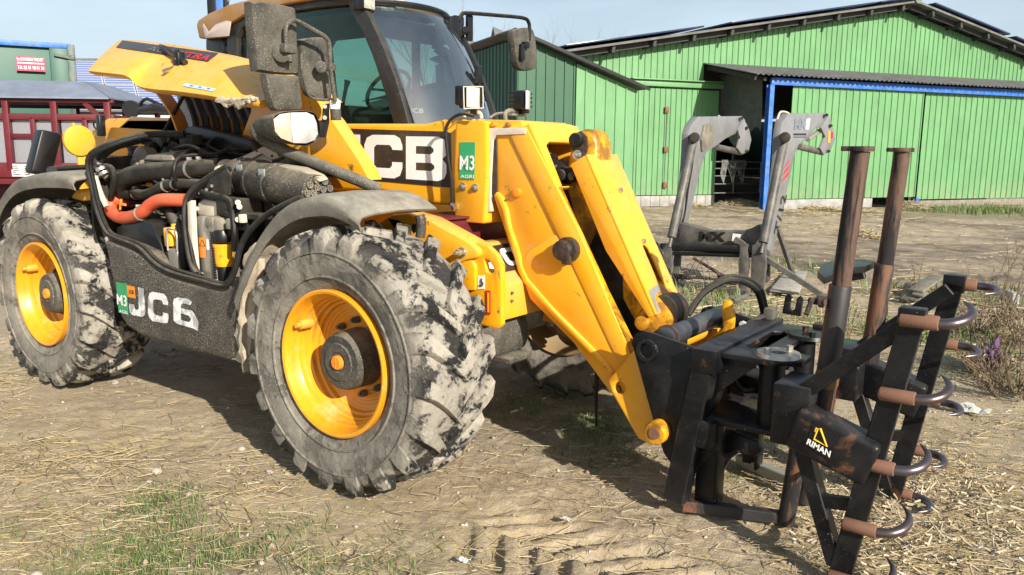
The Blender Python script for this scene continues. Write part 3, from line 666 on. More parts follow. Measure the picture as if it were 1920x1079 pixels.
part('latch', m_gtrd, tr, lambda b: (bar(b, (-.26, -.1, zt-.16), (.08, -.1, zt-.22), .03, .05), box(b, (.06, -.05, zt-.2), (.10, .12, .10), .02)))
part('chassis', m_gtrd, tr, lambda b: (box(b, (-3, 1.2, .95), (6, 1, .32), .02), box(b, (-2.9, 1.15, .62), (1.6, .8, .4), .02)))
for x in (-3.6, -2.2): part('axle', m_dark, tr, lambda b: cyl(b, (x, .1, .5), (x, 2.2, .5), .06, n=12))
for x in (-3.6, -2.2): part('wheel', m_blks, tr, lambda b: cyl(b, (x, .0, .5), (x, .4, .5), .5, n=24, bevel=.04)); part('wheel', m_blks, tr, lambda b: cyl(b, (x, 1.9, .5), (x, 2.3, .5), .5, n=24, bevel=.04))
def tq(x0, z0, x1, z1, y=-.035): return [bl2(x0, y, z0), bl2(x1, y, z0), bl2(x1, y, z1), bl2(x0, y, z1)]
def bl2(x, y, z): return g0+gx*x+gi*y+V((0, 0, z))
sgn = NB(); q = tq(-.92, zt-.50, -.43, zt-.22, -.06); plate(sgn, q, -gi*.012); sg = mk('dealer_plate', sgn, paint('plate_red', (.32, .015, .07), .5, amt=.1, dirt=(.2, .1, .1)), tr, 0)
for s, z0, z1 in (('Ets BONNEAU-TRICHET', .70, .92), ('Tél. 02 51 98 81 34', .12, .36)):
    zz = lambda f: zt-.50+.28*f
    text('lettering', s, tq(-.90, zz(z0), -.45, zz(z1), -.076), m_white, sg, .01)
bm = NB(); xx = -.90; r_ = random.Random(2)
while xx < -.47:
    w_ = r_.uniform(.008, .03); plate(bm, tq(xx, zt-.50+.28*.50, xx+w_, zt-.50+.28*.59, -.076), -gi*.001); xx += w_+.006
mk('small_print', bm, m_white, sg, 0)['kind'] = 'stuff'
# red livestock cage trailer
D2 = 12.0; ra = math.atan2(_R0.y, _R0.x)+math.radians(4); rx = V((math.cos(ra), math.sin(ra), 0)); ri = V((-math.sin(ra), math.cos(ra), 0)); r0 = paneldir(212, D2)
cg = thing('cattle_trailer', 'red framed cattle trailer with tread plate panels and a grey sheet roof', 'trailer', r0, ra)
def rl(x, y, z): return r0+rx*x+ri*y+V((0, 0, z))
def r2(px, py, y=0):
    p = pP(r0+ri*y, ri, px, py)-r0; return V((p.dot(rx), y, p.z))
t = NT('tread_plate'); co = t.coord(False); br = t.n('ShaderNodeTexBrick'); br.inputs['Scale'].default_value = 22; br.offset = .5
mp = t.n('ShaderNodeMapping'); mp.inputs['Rotation'].default_value = (PI/2, 0, .78); t.l(co, mp.inputs[0]); t.l(mp.outputs[0], br.inputs['Vector'])
br.inputs['Mortar Size'].default_value = .06; br.inputs['Color1'].default_value = (.42, .42, .46, 1); br.inputs['Color2'].default_value = (.50, .50, .54, 1); br.inputs['Mortar'].default_value = (.30, .30, .33, 1)
t.set(Base_Color=br.outputs[0], Metallic=.6, Roughness=.5); t.bump(br.outputs['Fac'], .5, .01); m_tread = t.m
zb, zm, ze, zr = r2(120, 320).z, r2(120, 220).z, r2(120, 190).z, r2(100, 150).z
Lx = -3.6
for x in (-1.46, -.78, -.02, -2.3, -3.0): part('post', m_red, cg, lambda b: (box(b, (x, -.02, (zb+ze)/2), (.09, .07, ze-zb), .01)))
for x in (-1.1, -.36): part('post', m_red, cg, lambda b: box(b, (x, -.01, (zb+zm)/2), (.07, .06, zm-zb), .01)); part('post', m_red, cg, lambda b: box(b, (x-.06, 1.6, (zm+ze)/2), (.05, .05, ze-zm), .01))
for z, h in ((zb, .22), (zm, .09), (ze, .05)): part('rail', m_red, cg, lambda b: box(b, (Lx/2+.02, .0, z), (-Lx+.1, .08, h), .01))
part('rail', m_red, cg, lambda b: (box(b, (-.72, .01, zm-.28), (1.4, .05, .07), .01), bar(b, (-.02, 0, ze-.35), (-.35, 0, ze-.02), .05, .07)))
part('rail', m_red, cg, lambda b: (box(b, (-.02, 1.0, zm), (.08, 2.0, .09), .01), box(b, (-.02, 1.0, zb), (.08, 2.0, .2), .01), box(b, (-.02, 2.0, (zb+ze)/2), (.08, .08, ze-zb), .01), box(b, (Lx/2, 2.0, zm), (-Lx, .06, .09), .01), box(b, (Lx/2, 2.0, ze), (-Lx, .06, .05), .01)))
for i, (x0, x1) in enumerate(((-.72, -.1), (-1.42, -.82), (-2.26, -1.5), (-2.96, -2.34))): part('tread_panel', m_tread, cg, lambda b: box(b, ((x0+x1)/2, .045, (zb+zm)/2), (x1-x0, .012, zm-zb-.1)))
part('tread_panel', m_tread, cg, lambda b: box(b, (Lx/2, 2.05, (zb+zm)/2), (-Lx-.1, .012, zm-zb-.1)))
part('end_panel', m_red, cg, lambda b: box(b, (.03, 1.0, (zb+zm)/2), (.02, 1.9, zm-zb-.1)))
m_roofg = paint('painted_roof_sheet', (.19, .22, .29), .5, dirt=(.12, .12, .13), amt=.3, bump=.1)
def crf(b):
    a, h = .03, zr
    plate(b, [V((Lx, -.12, ze+.03)), V((.05, -.12, ze+.03)), V((-.55, .55, h)), V((Lx, .55, h))], (0, 0, .025))
    plate(b, [V((.06, -.12, ze+.035)), V((.06, 2.1, ze+.03)), V((-.54, 1.5, h)), V((-.54, .55, h))], (0, 0, .025))
    plate(b, [V((Lx, .55, h)), V((-.55, .55, h)), V((-.55, 1.5, h)), V((Lx, 1.5, h))], (0, 0, .025))
    plate(b, [V((Lx, 1.5, h)), V((-.55, 1.5, h)), V((.05, 2.1, ze+.03)), V((Lx, 2.1, ze+.03))], (0, 0, .025))
part('roof', m_roofg, cg, crf)
part('floor', m_red, cg, lambda b: box(b, (Lx/2, 1.0, zb-.16), (-Lx, 2, .1), .01))
for x in (-1.2, -2.2): part('wheel', m_blks, cg, lambda b: cyl(b, (x, .1, .42), (x, .35, .42), .42, n=24, bevel=.04)); part('wheel', m_blks, cg, lambda b: cyl(b, (x, 1.7, .42), (x, 1.95, .42), .42, n=24, bevel=.04))
for yy_ in (.5, 1.5): part('chassis_rail', m_red, cg, lambda b: box(b, (Lx/2, yy_, (zb-.2+.62)/2), (-Lx-.1, .09, zb-.2-.62+.02), .01))
for x in (-1.2, -2.2): part('axle', m_dark, cg, lambda b: (cyl(b, (x, .12, .42), (x, 1.93, .42), .045, n=12), box(b, (x, .5, .54), (.5, .07, .2), .01), box(b, (x, 1.5, .54), (.5, .07, .2), .01)))
pl = NB(); plate(pl, [rl(*p) for p in ((-1.44, -.05, zb-.09), (-1.10, -.05, zb-.09), (-1.10, -.05, zb+.09), (-1.44, -.05, zb+.09))], -ri*.004); o = mk('data_plate', pl, m_white, cg, 0)
bm = NB(); r_ = random.Random(5)
for k in range(5):
    for x0_ in (0, .16):
        w_ = r_.uniform(.04, .1); zz_ = zb+.055-k*.03; plate(bm, [rl(*p_) for p_ in ((-1.42+x0_, -.06, zz_), (-1.42+x0_+w_, -.06, zz_), (-1.42+x0_+w_, -.06, zz_+.014), (-1.42+x0_, -.06, zz_+.014))], -ri*.001)
mk('small_print', bm, m_blkc, o, 0)['kind'] = 'stuff'
text('maker_lettering', 'N', [rl(*p) for p in ((-1.80, -.05, zb-.05), (-1.68, -.05, zb-.05), (-1.68, -.05, zb+.07), (-1.80, -.05, zb+.07))], m_white, cg, .02)
# solar roof
sr = thing('solar_roof', 'low building with a pale slope of framed solar panels', 'solar roof', paneldir(250, 31), math.atan2(_R0.y, _R0.x))
t = NT('solar_cells'); co = t.coord(False); br = t.n('ShaderNodeTexBrick'); br.offset = 0; br.inputs['Scale'].default_value = 1
mp = t.n('ShaderNodeMapping'); t.l(t.n('ShaderNodeTexCoord').outputs['UV'], mp.inputs[0])
br.inputs['Brick Width'].default_value = 1.; br.inputs['Row Height'].default_value = .1; br.inputs['Mortar Size'].default_value = .007
br.inputs['Color1'].default_value = (.13, .17, .34, 1); br.inputs['Color2'].default_value = (.15, .19, .37, 1); br.inputs['Mortar'].default_value = (.62, .64, .7, 1)
t.l(t.n('ShaderNodeTexCoord').outputs['UV'], br.inputs['Vector']); t.set(Base_Color=br.outputs[0], Roughness=.35, Coat_Weight=.3, Coat_Roughness=.15); m_cells = t.m
sx = _R0.copy(); su = (-_R0*.85+V((0, 0, 1.15))+Fh*1.35); A0 = pD(150, 207, 30)
rowlen = su.length; sun_ = su.normalized()
m_frame = paint('panel_frame', (.7, .71, .73), .4, .5, amt=.05)
for r in range(2):
    for cidx in range(-1, 6):
        o = A0+sx*(cidx*1.16)+sun_*(r*1.72+.05); a = sx*1.12; b_ = sun_*1.68; n = a.cross(b_).normalized(); n = n if n.z > 0 else -n
        bm = NB(); plate(bm, [o, o+a, o+a+b_, o+b_], -n*.04); p = mk('panel', bm, m_frame, sr, 0)
        o2 = o+a*.02+b_*.015+n*.005; me = bpy.data.meshes.new('cells'); me.from_pydata([o2, o2+a*.96, o2+a*.96+b_*.97, o2+b_*.97], [], [(0, 1, 2, 3)])
        uv = me.uv_layers.new(name='uv'); [uv.data[i].uv.__setitem__(slice(0, 2), q_) for i, q_ in enumerate(((0, 0), (1, 0), (1, 1), (0, 1)))]
        link_mesh('cells', me, m_cells, p)
bm = NB(); o = A0-sx*2-V((0, 0, .08)); plate(bm, [o, o+sx*10, o+sx*10+sun_*3.8, o+sun_*3.8], V((0, 0, -.05))-Fh*.0); mk('roof_deck', bm, m_fibro, sr, 0)
bm = NB(); a = A0-sx*2-V((0, 0, .28)); bar(bm, a, a+sx*10, .16, .2); mk('gutter', bm, m_white, sr)
bm = NB(); a = A0-sx*2-V((0, 0, .1))-Fh*.02; bar(bm, a, a+sx*10, .1, .1); mk('fascia', bm, m_blkc, sr)
bm = NB(); a = A0-sx*2; box(bm, V((0, 0, 0)), (10, .2, A0.z-.3)); bmesh.ops.transform(bm, matrix=Matrix.Translation(a+sx*5+Fh*.3+V((0, 0, -a.z+(A0.z-.3)/2))) @ Matrix.Rotation(math.atan2(sx.y, sx.x), 4, 'Z'), verts=bm.verts[:]); mk('wall', bm, m_conc, sr)
# blue mast behind the cab
mp_ = paneldir(424, 9.5); mast = thing('steel_mast', 'tall blue and dark steel mast rising behind the cab roof', 'mast', mp_, math.atan2(_R0.y, _R0.x))
part('web', m_blkc, mast, lambda b: box(b, (-.06, 0, 2.5), (.10, .12, 5), .004))
part('flange', m_blue, mast, lambda b: box(b, (.03, -.04, 2.5), (.08, .03, 5), .004))
part('rear_flange', m_blkc, mast, lambda b: box(b, (.09, 0, 2.5), (.035, .1, 5), .004))
def ch(b):
    for k in range(26): box(b, (.128, -.04, 3.0+k*.075), (.032, .012, .05), .008)
part('drilled_rail', m_galv, mast, ch)
# bare trees
def bare_tree(base, h, seed, label):
    rnd = random.Random(seed); tr_ = thing('bare_tree', label, 'tree', base, 0, 'bare winter trees behind the sheds'); tb = NB(); cb = NB()
    def br_(p, d, L, r, lv):
        pts = [p]; q = p.copy(); dd = d.copy()
        for i in range(4): dd = (dd+V((rnd.gauss(0, .09), rnd.gauss(0, .09), .06))).normalized(); q = q+dd*L/4; pts.append(q)
        tube(tb if lv < 2 else cb, pts, [r, r*.45], 5 if lv < 2 else 3, 1)
        if lv < 4:
            for k in range((6, 5, 4, 4)[lv]):
                s = rnd.uniform(.3, 1); i = min(3, int(s*4)); a = pts[i].lerp(pts[i+1], s*4-i)
                nd = (dd+V((rnd.gauss(0, .55), rnd.gauss(0, .55), rnd.uniform(.1, .5)))).normalized(); br_(a, nd, L*rnd.uniform(.45, .65), r*.5*(1.1-s*.4), lv+1)
    br_(V(base), V((0, 0, 1)), h*.5, h*.009, 0)
    mk('trunk', tb, m_bark, tr_); mk('crown', cb, m_bark, tr_)
m_bark = paint('bark', (.16, .12, .085), .9, amt=.2, bump=.3)
for i, (px, d, top, lab) in enumerate(((835, 46, 12, 'tall bare tree with upright twigs behind the windscreen'), (903, 40, 28, 'thin bare tree showing behind the cab mirror bracket'), (985, 52, 30, 'bare tree right of the cab mirror above the shed roof'), (1038, 60, 55, 'small distant bare tree over the shed roof edge'))):
    b = paneldir(px, d); bare_tree(b, (1.58+(281-top)/1510*d)*1.25, 5+i, lab)
# ================================================================ telehandler
NY = V((0, -1, 0))
TH = thing('telehandler', 'yellow and black farm telehandler with raised engine cover and mud caked tyres', 'telehandler', (-1.4, 1.17, 0))
def tp(name, mat, fn, parent=None, smooth=35):
    bm = NB(); fn(bm); return mk(name, bm, mat, parent or TH, smooth)
# ---------------------------------------------------------------- wheels (local: axle along y, outer face y=0, inner y=.5)
t = NT('muddy_tyre'); co = t.coord(True)
tc = t.n('ShaderNodeTexCoord').outputs['Object']; sep = t.n('ShaderNodeSeparateXYZ'); t.l(tc, sep.inputs[0])
rr = t.math('SQRT', t.math('ADD', t.math('MULTIPLY', sep.outputs[0], sep.outputs[0]), t.math('MULTIPLY', sep.outputs[2], sep.outputs[2])))
tread = t.ramp(rr, .53, .60)                                     # 0 on the sidewall, 1 on the tread band
n1 = t.noise(co, 6.5, 10, .66, .5); n2 = t.noise(co, 30, 6, .7, .3); n3 = t.noise(co, 2.2, 4, .6)
nn = t.math('ADD', t.math('MULTIPLY', n1, .72), t.math('MULTIPLY', n2, .28))
mid_t = t.ramp(nn, .44, .50); bare_t = t.ramp(nn, .493, .53)                                    # bare black patches on the tread
bare_s = t.math('MULTIPLY', t.ramp(nn, .41, .64), .85)             # scrubbed sidewall
mudc = t.mix(t.ramp(n2, .3, .7), (.27, .243, .205), (.50, .47, .41)); mudc = t.mix(t.ramp(n3, .35, .7), mudc, (.27, .245, .205))
blk = t.mix(t.ramp(n2, .45, .75), (.005, .005, .006), (.022, .021, .022))
side = t.mix(bare_s, (.24, .217, .182), t.mix(n2, (.018, .018, .018), (.075, .068, .06)))
scr = t.ramp(t.noise(co, 60, 3, .6, 3), .66, .70); side = t.mix(t.math('MULTIPLY', scr, .5), side, (.45, .41, .34))
trd = t.mix(bare_t, t.mix(t.math('MULTIPLY', mid_t, .45), mudc, (.13, .117, .098)), blk)
c = t.mix(tread, side, trd)
g = t.n('ShaderNodeObjectInfo'); 
t.set(Base_Color=c, Roughness=.85)
t.bump(t.math('ADD', t.math('MULTIPLY', t.ramp(nn, .57, .53), .8), t.math('MULTIPLY', n2, .7)), .7, .02); m_tyre = t.m
ZC = .62; TW = .465
def tyre_bm():
    bm = NB(); h = TW/2
    prof = [(.055, .335), (.035, .36), (.012, .42), (.0, .48), (.004, .535), (.022, .570), (.055, .591), (.13, .600), (.2325, .603)]
    prof = prof+[(TW-a, r) for a, r in prof[-2::-1]]
    lathe(bm, (0, 0, 0), (0, 1, 0), prof, 96)
    # moulded rings on the sidewall
    for r in (.40, .515):
        lathe(bm, (0, 0, 0), (0, 1, 0), [(.022 if r < .45 else .004, r-.006), (.010 if r < .45 else -.006, r-.003), (.010 if r < .45 else -.006, r+.003), (.018 if r < .45 else .006, r+.006)], 96)
    N = 19
    for side in (0, 1):
        for k in range(N):
            th0 = 2*PI*k/N+(PI/N if side else 0)
            rows = []
            #      s     lateral (0 centre..1 edge)  r_base  r_top  halfwidth(rad)
            for s, lat, rb, rt, hw, sh in ((0, -.06, .588, .632, .040, 0), (.25, .22, .588, .636, .048, .10), (.5, .50, .586, .636, .056, .20), (.75, .78, .580, .633, .062, .285), (.9, .93, .565, .620, .068, .322), (.97, .992, .540, .592, .070, .334), (1.0, 1.012, .508, .552, .068, .338), (1.03, 1.0, .485, .512, .05, .34)):
                y = h+(lat*h if side else -lat*h); th = th0+sh
                jit = random.gauss(0, .004)
                a = [(th-hw*1.3, rb-.012), (th-hw*1.08, rt-.012+jit), (th-hw*.88, rt+jit), (th+hw*.88, rt+jit), (th+hw*1.08, rt-.012+jit), (th+hw*1.3, rb-.012)]
                rows.append([V((math.cos(q)*r, y, math.sin(q)*r)) for q, r in a])
            vs_ = [[bm.verts.new(p) for p in r] for r in rows]
            for A, B in zip(vs_[:-1], vs_[1:]):
                for i in range(5): bm.faces.new((A[i], A[i+1], B[i+1], B[i]) if side else (B[i], B[i+1], A[i+1], A[i]))
            bm.faces.new(vs_[0]); bm.faces.new(vs_[-1])
    for v in bm.verts:                                            # flattened where it stands
        if v.co.z < -.600: v.co.z = -.600-(-.600-v.co.z)*.38
        r = math.hypot(v.co.x, v.co.z)
        if r > .4: k_ = 1-.022*(r-.38)/.25; v.co.x *= k_; v.co.z *= k_
        if r > .5:
            d = noise.noise(v.co*9)*.004; v.co.x *= 1+d; v.co.z *= 1+d
    bmesh.ops.recalc_face_normals(bm, faces=bm.faces[:])
    return bm
me_tyre = bpy.data.meshes.new('tyre'); b = tyre_bm(); b.to_mesh(me_tyre); b.free(); finish(me_tyre, 24); me_tyre.materials.append(m_tyre)
def mesh_of(name, mat, fn, smooth=35):
    b = NB(); fn(b); me = bpy.data.meshes.new(name); b.normal_update(); b.to_mesh(me); b.free(); finish(me, smooth); me.materials.append(mat); return me
t = NT('rim_paint'); co = t.coord(True); tc = t.n('ShaderNodeTexCoord').outputs['Object']; sep = t.n('ShaderNodeSeparateXYZ'); t.l(tc, sep.inputs[0])
rr = t.math('SQRT', t.math('ADD', t.math('MULTIPLY', sep.outputs[0], sep.outputs[0]), t.math('MULTIPLY', sep.outputs[2], sep.outputs[2])))
wv = t.math('SINE', t.math('ADD', t.math('MULTIPLY', rr, 2*PI/.0165), t.math('MULTIPLY', t.noise(co, 3, 4), 5)))
band = t.math('MULTIPLY', t.math('MULTIPLY', t.ramp(wv, .25, .95), t.ramp(t.noise(co, 7, 6, .7), .36, .62)), t.ramp(rr, .315, .30))
c = t.mix(t.ramp(t.noise(co, 2.5, 5), .3, .7), (.68, .26, .007), (.80, .34, .012)); c = t.mix(t.math('MULTIPLY', band, .75), c, (.30, .13, .04))
c = t.mix(t.math('MULTIPLY', t.ramp(t.noise(co, 6, 8, .7), .55, .75), .7), c, (.66, .48, .24)); t.set(Base_Color=c, Roughness=.38, Coat_Weight=.15); m_rimmat = t.m
rp = [(.048, .340), (.018, .341), (.014, .333), (.018, .322), (.045, .314), (.075, .306), (.085, .300), (.105, .297), (.113, .290), (.135, .286), (.143, .278), (.165, .273), (.172, .262), (.19, .255), (.196, .240), (.205, .225), (.212, .20), (.214, .05)]
rp2 = [(.048, .340), (.06, .325), (.12, .318), (.35, .318), (.405, .325), (.44, .342), (.447, .334), (.43, .32), (.38, .305), (.26, .30), (.24, .28), (.225, .05)]
def rimf(b): lathe(b, (0, 0, 0), (0, 1, 0), rp, 64); lathe(b, (0, 0, 0), (0, 1, 0), rp2, 64); bmesh.ops.recalc_face_normals(b, faces=b.faces[:])
me_rim = mesh_of('rim', m_rimmat, rimf, 22)
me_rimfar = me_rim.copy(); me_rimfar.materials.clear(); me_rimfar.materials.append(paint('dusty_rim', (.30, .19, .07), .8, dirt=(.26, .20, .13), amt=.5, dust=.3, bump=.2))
def hubf(b):
    lathe(b, (0, 0, 0), (0, 1, 0), [(.22, .05), (.22, .140), (.10, .136), (.075, .128), (.068, .122), (.066, .09), (.060, .086), (.060, .05), (.066, .045), (.066, 0)], 48)
me_hub = mesh_of('hub', m_blkh, hubf)
me_cap = mesh_of('hub_cap', m_amber, lambda b: (lathe(b, (0, 0, 0), (0, 1, 0), [(.066, .034), (.052, .033), (.047, .028), (.046, 0)], 24), [box(b, (.014*math.cos(a), .046, .014*math.sin(a)), (.022, .004, .004), 0, Matrix.Rotation(-a, 3, 'Y')) for a in (0, PI/2, PI, 3*PI/2)]))
def nutf(b):
        c_ = V((.175, 0, 0)); cyl(b, c_+V((0, .216, 0)), c_+V((0, .18, 0)), .017, n=6); cyl(b, c_+V((0, .216, 0)), c_+V((0, .165, 0)), .009, n=8)
me_nut = mesh_of('wheel_nut', m_greyd, nutf)
def lugf(b):
    a = math.radians(150); c_ = V((math.cos(a)*.285, 0, math.sin(a)*.285)); cyl(b, c_+V((0, .12, 0)), c_+V((0, .055, 0)), .026, .022, n=14, bevel=.004); cyl(b, c_+V((0, .055, 0)), c_+V((0, .03, 0)), .012, n=10)
me_stud = mesh_of('rim_lug', m_yelrim, lugf)
for wi, (x, y, m) in enumerate(((0, 0, 1), (-2.80, 0, 1), (0, 2.35, -1), (-2.80, 2.35, -1))):
    wl = empty('wheel', (x, y, ZC), 0, TH); wl.scale = (1, m, 1)
    place('tyre', me_tyre, wl); place('rim', me_rim if m > 0 else me_rimfar, wl); place('hub', me_hub, wl); place('hub_cap', me_cap, wl); _ = [place('wheel_nut', me_nut, wl, rot=(0, 2*PI*k/10+.2, 0)) for k in range(10)]; place('rim_lug', me_stud, wl)
    wl['label'] = ('mud caked front wheel with yellow rim', 'mud caked rear wheel with yellow rim', 'front wheel on the far side', 'rear wheel on the far side')[wi]
# ---------------------------------------------------------------- chassis, axles, front cross member
tp('axle', m_cast, lambda b: (cyl(b, (0, .42, ZC), (0, 1.93, ZC), .105, n=20), lathe(b, (0, 1.0, ZC), (0, 1, 0), [(0, .1), (.03, .2), (.15, .24), (.27, .2), (.3, .1)], 24), cyl(b, (0, .30, ZC), (0, .46, ZC), .17, n=24, bevel=.02), cyl(b, (0, 1.89, ZC), (0, 2.05, ZC), .17, n=24, bevel=.02)))
tp('axle', m_cast, lambda b: (cyl(b, (-2.8, .42, ZC), (-2.8, 1.93, ZC), .105, n=20), cyl(b, (-2.8, .30, ZC), (-2.8, .46, ZC), .17, n=24, bevel=.02), cyl(b, (-2.8, 1.89, ZC), (-2.8, 2.05, ZC), .17, n=24, bevel=.02)))
tp('steering_knuckle', m_cast, lambda b: (box(b, (.16, 1.80, .70), (.16, .12, .12), .02), box(b, (.10, 1.72, .62), (.14, .16, .09), .02), cyl(b, (.16, 1.80, .78), (.16, 1.80, .5), .045, n=12), cyl(b, (.22, 1.76, .60), (.22, 1.76, .50), .03, n=10), cyl(b, (.1, 1.66, .60), (.1, 1.66, .53), .028, n=10)))
tp('chassis_rail', m_yeld, lambda b: (box(b, (-1.5, .75, .78), (3.4, .04, .42), .01), box(b, (-1.5, 1.60, .78), (3.4, .04, .42), .01), box(b, (-1.4, 1.17, .60), (2.6, .8, .04), .01), box(b, (-1.5, 1.17, .98), (2.6, .8, .02), .004)))
# near front frame plate (traced on its own plane)
def frame(yy, s):
    def f(b):
        o = LY(.55, [(690, 440), (712, 416), (735, 403), (762, 400), (797, 410), (846, 437), (880, 456), (897, 472)])
        low = LY(.55, [(893, 484), (872, 489), (850, 500), (838, 520), (800, 560), (700, 560)])
        pts = [V((p.x, yy, p.z)) for p in o+low]; plate(b, pts, (0, s*.13, 0), bevel=.012)
    return f
tp('frame_beam', m_yel, frame(.55, 1)); tp('frame_beam', m_yel, frame(1.80, -1))
def nose(yy, s):
    def f(b):
        o = LY(.55, [(862, 470), (880, 457), (905, 463), (922, 480), (931, 500), (931, 612), (926, 619), (916, 619), (893, 611), (870, 600), (850, 540)])
        h = LY(.55, [(898, 488), (906, 489), (916, 503), (917, 512), (912, 516), (903, 512)])
        plate(b, [V((p.x, yy, p.z)) for p in o], (0, s*.035, 0), [[V((p.x, yy, p.z)) for p in h]], .006)
    return f
tp('frame_nose', m_yel, nose(.555+.03, 1)); tp('frame_nose', m_yel, nose(1.78, -1))
tp('frame_gusset', m_yel, lambda b: plate(b, LY(.565, [(852, 494), (868, 487), (884, 488), (890, 500), (890, 545), (866, 546), (850, 515)]), (0, .03, 0), bevel=.008))
def handle_cut(b):
    plate(b, LY(.548, [(727, 410), (745, 413), (765, 423), (766, 434), (752, 437), (740, 428)]), (0, .004, 0)); plate(b, LY(.548, [(774, 420), (781, 421), (782, 433), (776, 438), (771, 430)]), (0, .004, 0))
tp('frame_slots', m_blkc, handle_cut, smooth=0)
def bolt(name, p, ax, r=.018, l=.03, mat=None, parent=None):
    return tp(name, mat or m_zinc, lambda b: (cyl(b, p, p+ax*l*.25, r*1.35, n=16), cyl(b, p+ax*l*.25, p+ax*l, r, n=6, bevel=.002), cyl(b, p+ax*l, p+ax*l*1.35, r*.55, n=10)), parent)

bolt('frame_bolt', pY(.55, 868, 473), NY, .017, .045)
st = tp('hook_sticker', m_white, lambda b: plate(b, LY(.582, [(896, 517), (909, 517), (909, 542), (896, 543)]), NY*.002), smooth=0)
tp('hook_mark', m_blkc, lambda b: tube(b, LY(.577, [(903, 523), (902, 528), (905, 532), (902, 537), (899, 534)]), .0035, 6, 4), st)
st = tp('warning_sticker', m_redp, lambda b: plate(b, LY(.582, [(911, 545), (920, 545), (920, 590), (912, 590)]), NY*.002), smooth=0)
tp('sticker_stripe', m_yel, lambda b: plate(b, LY(.5785, [(913.5, 549), (917, 549), (917, 586), (914, 586)]), NY*.0015), st, smooth=0)
# cross member between the frame noses
def cross(b):
    pr = [(.16, .745), (.40, .745), (.405, .925), (.37, .955), (.23, 1.115), (.15, 1.115)]
    plate(b, [V((x, .625, z)) for x, z in pr], (0, 1.12, 0), bevel=.012)
cm = tp('cross_member', m_yeld, cross)
def sl(y, f): return V((.375+(.23-.375)*f, y, .96+(1.12-.96)*f))
nn_ = V((.16, 0, .145)).normalized()
tp('decal', m_decal, lambda b: plate(b, [sl(.70, .12)+nn_*.003, sl(1.2, .12)+nn_*.003, sl(1.2, .86)+nn_*.003, sl(.70, .86)+nn_*.003], nn_*.001), cm, 0)
for i, chh in enumerate('JCB'):
    y0 = .74+i*.16; glyph('letter', chh, [sl(y0, .24), sl(y0+.13, .24), sl(y0+.13, .74), sl(y0, .74)], m_whitew, cm, .005)
for z in (.86, .90): tp('rivet', m_greyd, lambda b: cyl(b, (.40, .84, z-.02), (.415, .84, z-.02), .008, n=8), cm)
tp('toolbox', m_red, lambda b: (box(b, (.0, 1.0, 1.15), (.12, .62, .15), .015), box(b, (-.07, 1.0, 1.232), (.30, .66, .012), .003)))
tp('hydraulic_valve', m_dark, lambda b: (box(b, (-.28, 1.1, 1.12), (.3, .5, .16), .02), box(b, (-.1, .9, 1.16), (.12, .3, .1), .02), cyl(b, (-.15, .8, 1.2), (-.15, .8, 1.26), .03), cyl(b, (-.22, .86, 1.2), (-.22, .86, 1.27), .025)))
tp('under_tray', m_blkh, lambda b: (box(b, (.12, .92, .62), (.40, .46, .20), .06), box(b, (.26, .98, .51), (.22, .2, .03), .008)))
for k in range(5):
    a = V((-.25+random.uniform(-.2, .1), .75+random.random()*.5, 1.08)); tp('hydraulic_hose', m_blks, lambda b: tube(b, [a, a+V((.08, .1, .12)), a+V((.3, .05, .08)), a+V((.42, .12, -.05))], .013, 8, 6))
# ---------------------------------------------------------------- boom
BY0, BY1 = .98, 1.37
def boom(b):
    o = LY(BY0, [(640, 232), (770, 232), (797, 232), (838, 222), (866, 221), (848, 386), (795, 382), (715, 360)])
    z0 = o[0].z; back = [V((-3.3, BY0, 1.30)), V((-3.55, BY0, 1.42)), V((-3.55, BY0, 1.70)), V((-3.3, BY0, 1.80))]
    plate(b, o+back, (0, BY1-BY0, 0), bevel=.022, seg=3)
bo = tp('boom', m_yel, boom)
tp('decal', m_decal, lambda b: plate(b, LY(BY0-.002, [(612, 240), (700, 243), (838, 247), (845, 250), (847, 348), (843, 352), (725, 341), (612, 331)]), NY*.002), bo, 0)
def bq(x0, x1, yt0, yt1, yb0, yb1): return LY(BY0-.003, [(x0, yb0), (x1, yb1), (x1, yt1), (x0, yt0)])
glyph('letter', 'J', bq(610, 676, 251, 253, 329, 331), m_white, bo, .003)
glyph('letter', 'C', bq(684, 755, 253, 254, 331, 336), m_white, bo, .003)
glyph('letter', 'B', bq(762, 838, 256, 257, 336, 341), m_white, bo, .003)
# outer end of the boom: the plate with the green sticker
def bend(b): plate(b, LY(.91, [(853, 232), (858, 226), (905, 226), (912, 231), (912, 330), (908, 418), (904, 420), (852, 416), (850, 330)]), (0, .49, 0), bevel=.012, seg=2)
be = tp('boom_end_box', m_yel, bend)
sk_ = tp('sticker', m_green_s, lambda b: plate(b, LY(.907, [(863, 267), (891, 267), (890, 337), (862, 336)]), NY*.002), be, 0)
text('lettering', 'M3', LY(.9035, [(862.5, 319), (890, 320), (890.5, 292), (863, 292)]), m_white, be, .015)
text('lettering', 'AGRI', LY(.9035, [(864, 334), (889, 335), (889, 328), (864, 328)]), m_white, be, .01)
bolt('bolt', pY(.91, 868, 351), NY, .016, .014, parent=be); bolt('bolt', pY(.91, 891, 353), NY, .016, .014, parent=be)
def coll(b): plate(b, LY(.96, [(905, 224), (976, 226), (980, 232), (980, 250), (925, 262), (918, 400), (905, 400)]), (0, .43, 0), bevel=.014)
tp('boom_collar', m_yel, coll)
for px in (929, 956): tp('collar_bolt', m_amber if px < 0 else m_yelr, lambda b: cyl(b, pY(.96, px, 234), pY(.96, px, 234)+NY*.03, .011, n=12))
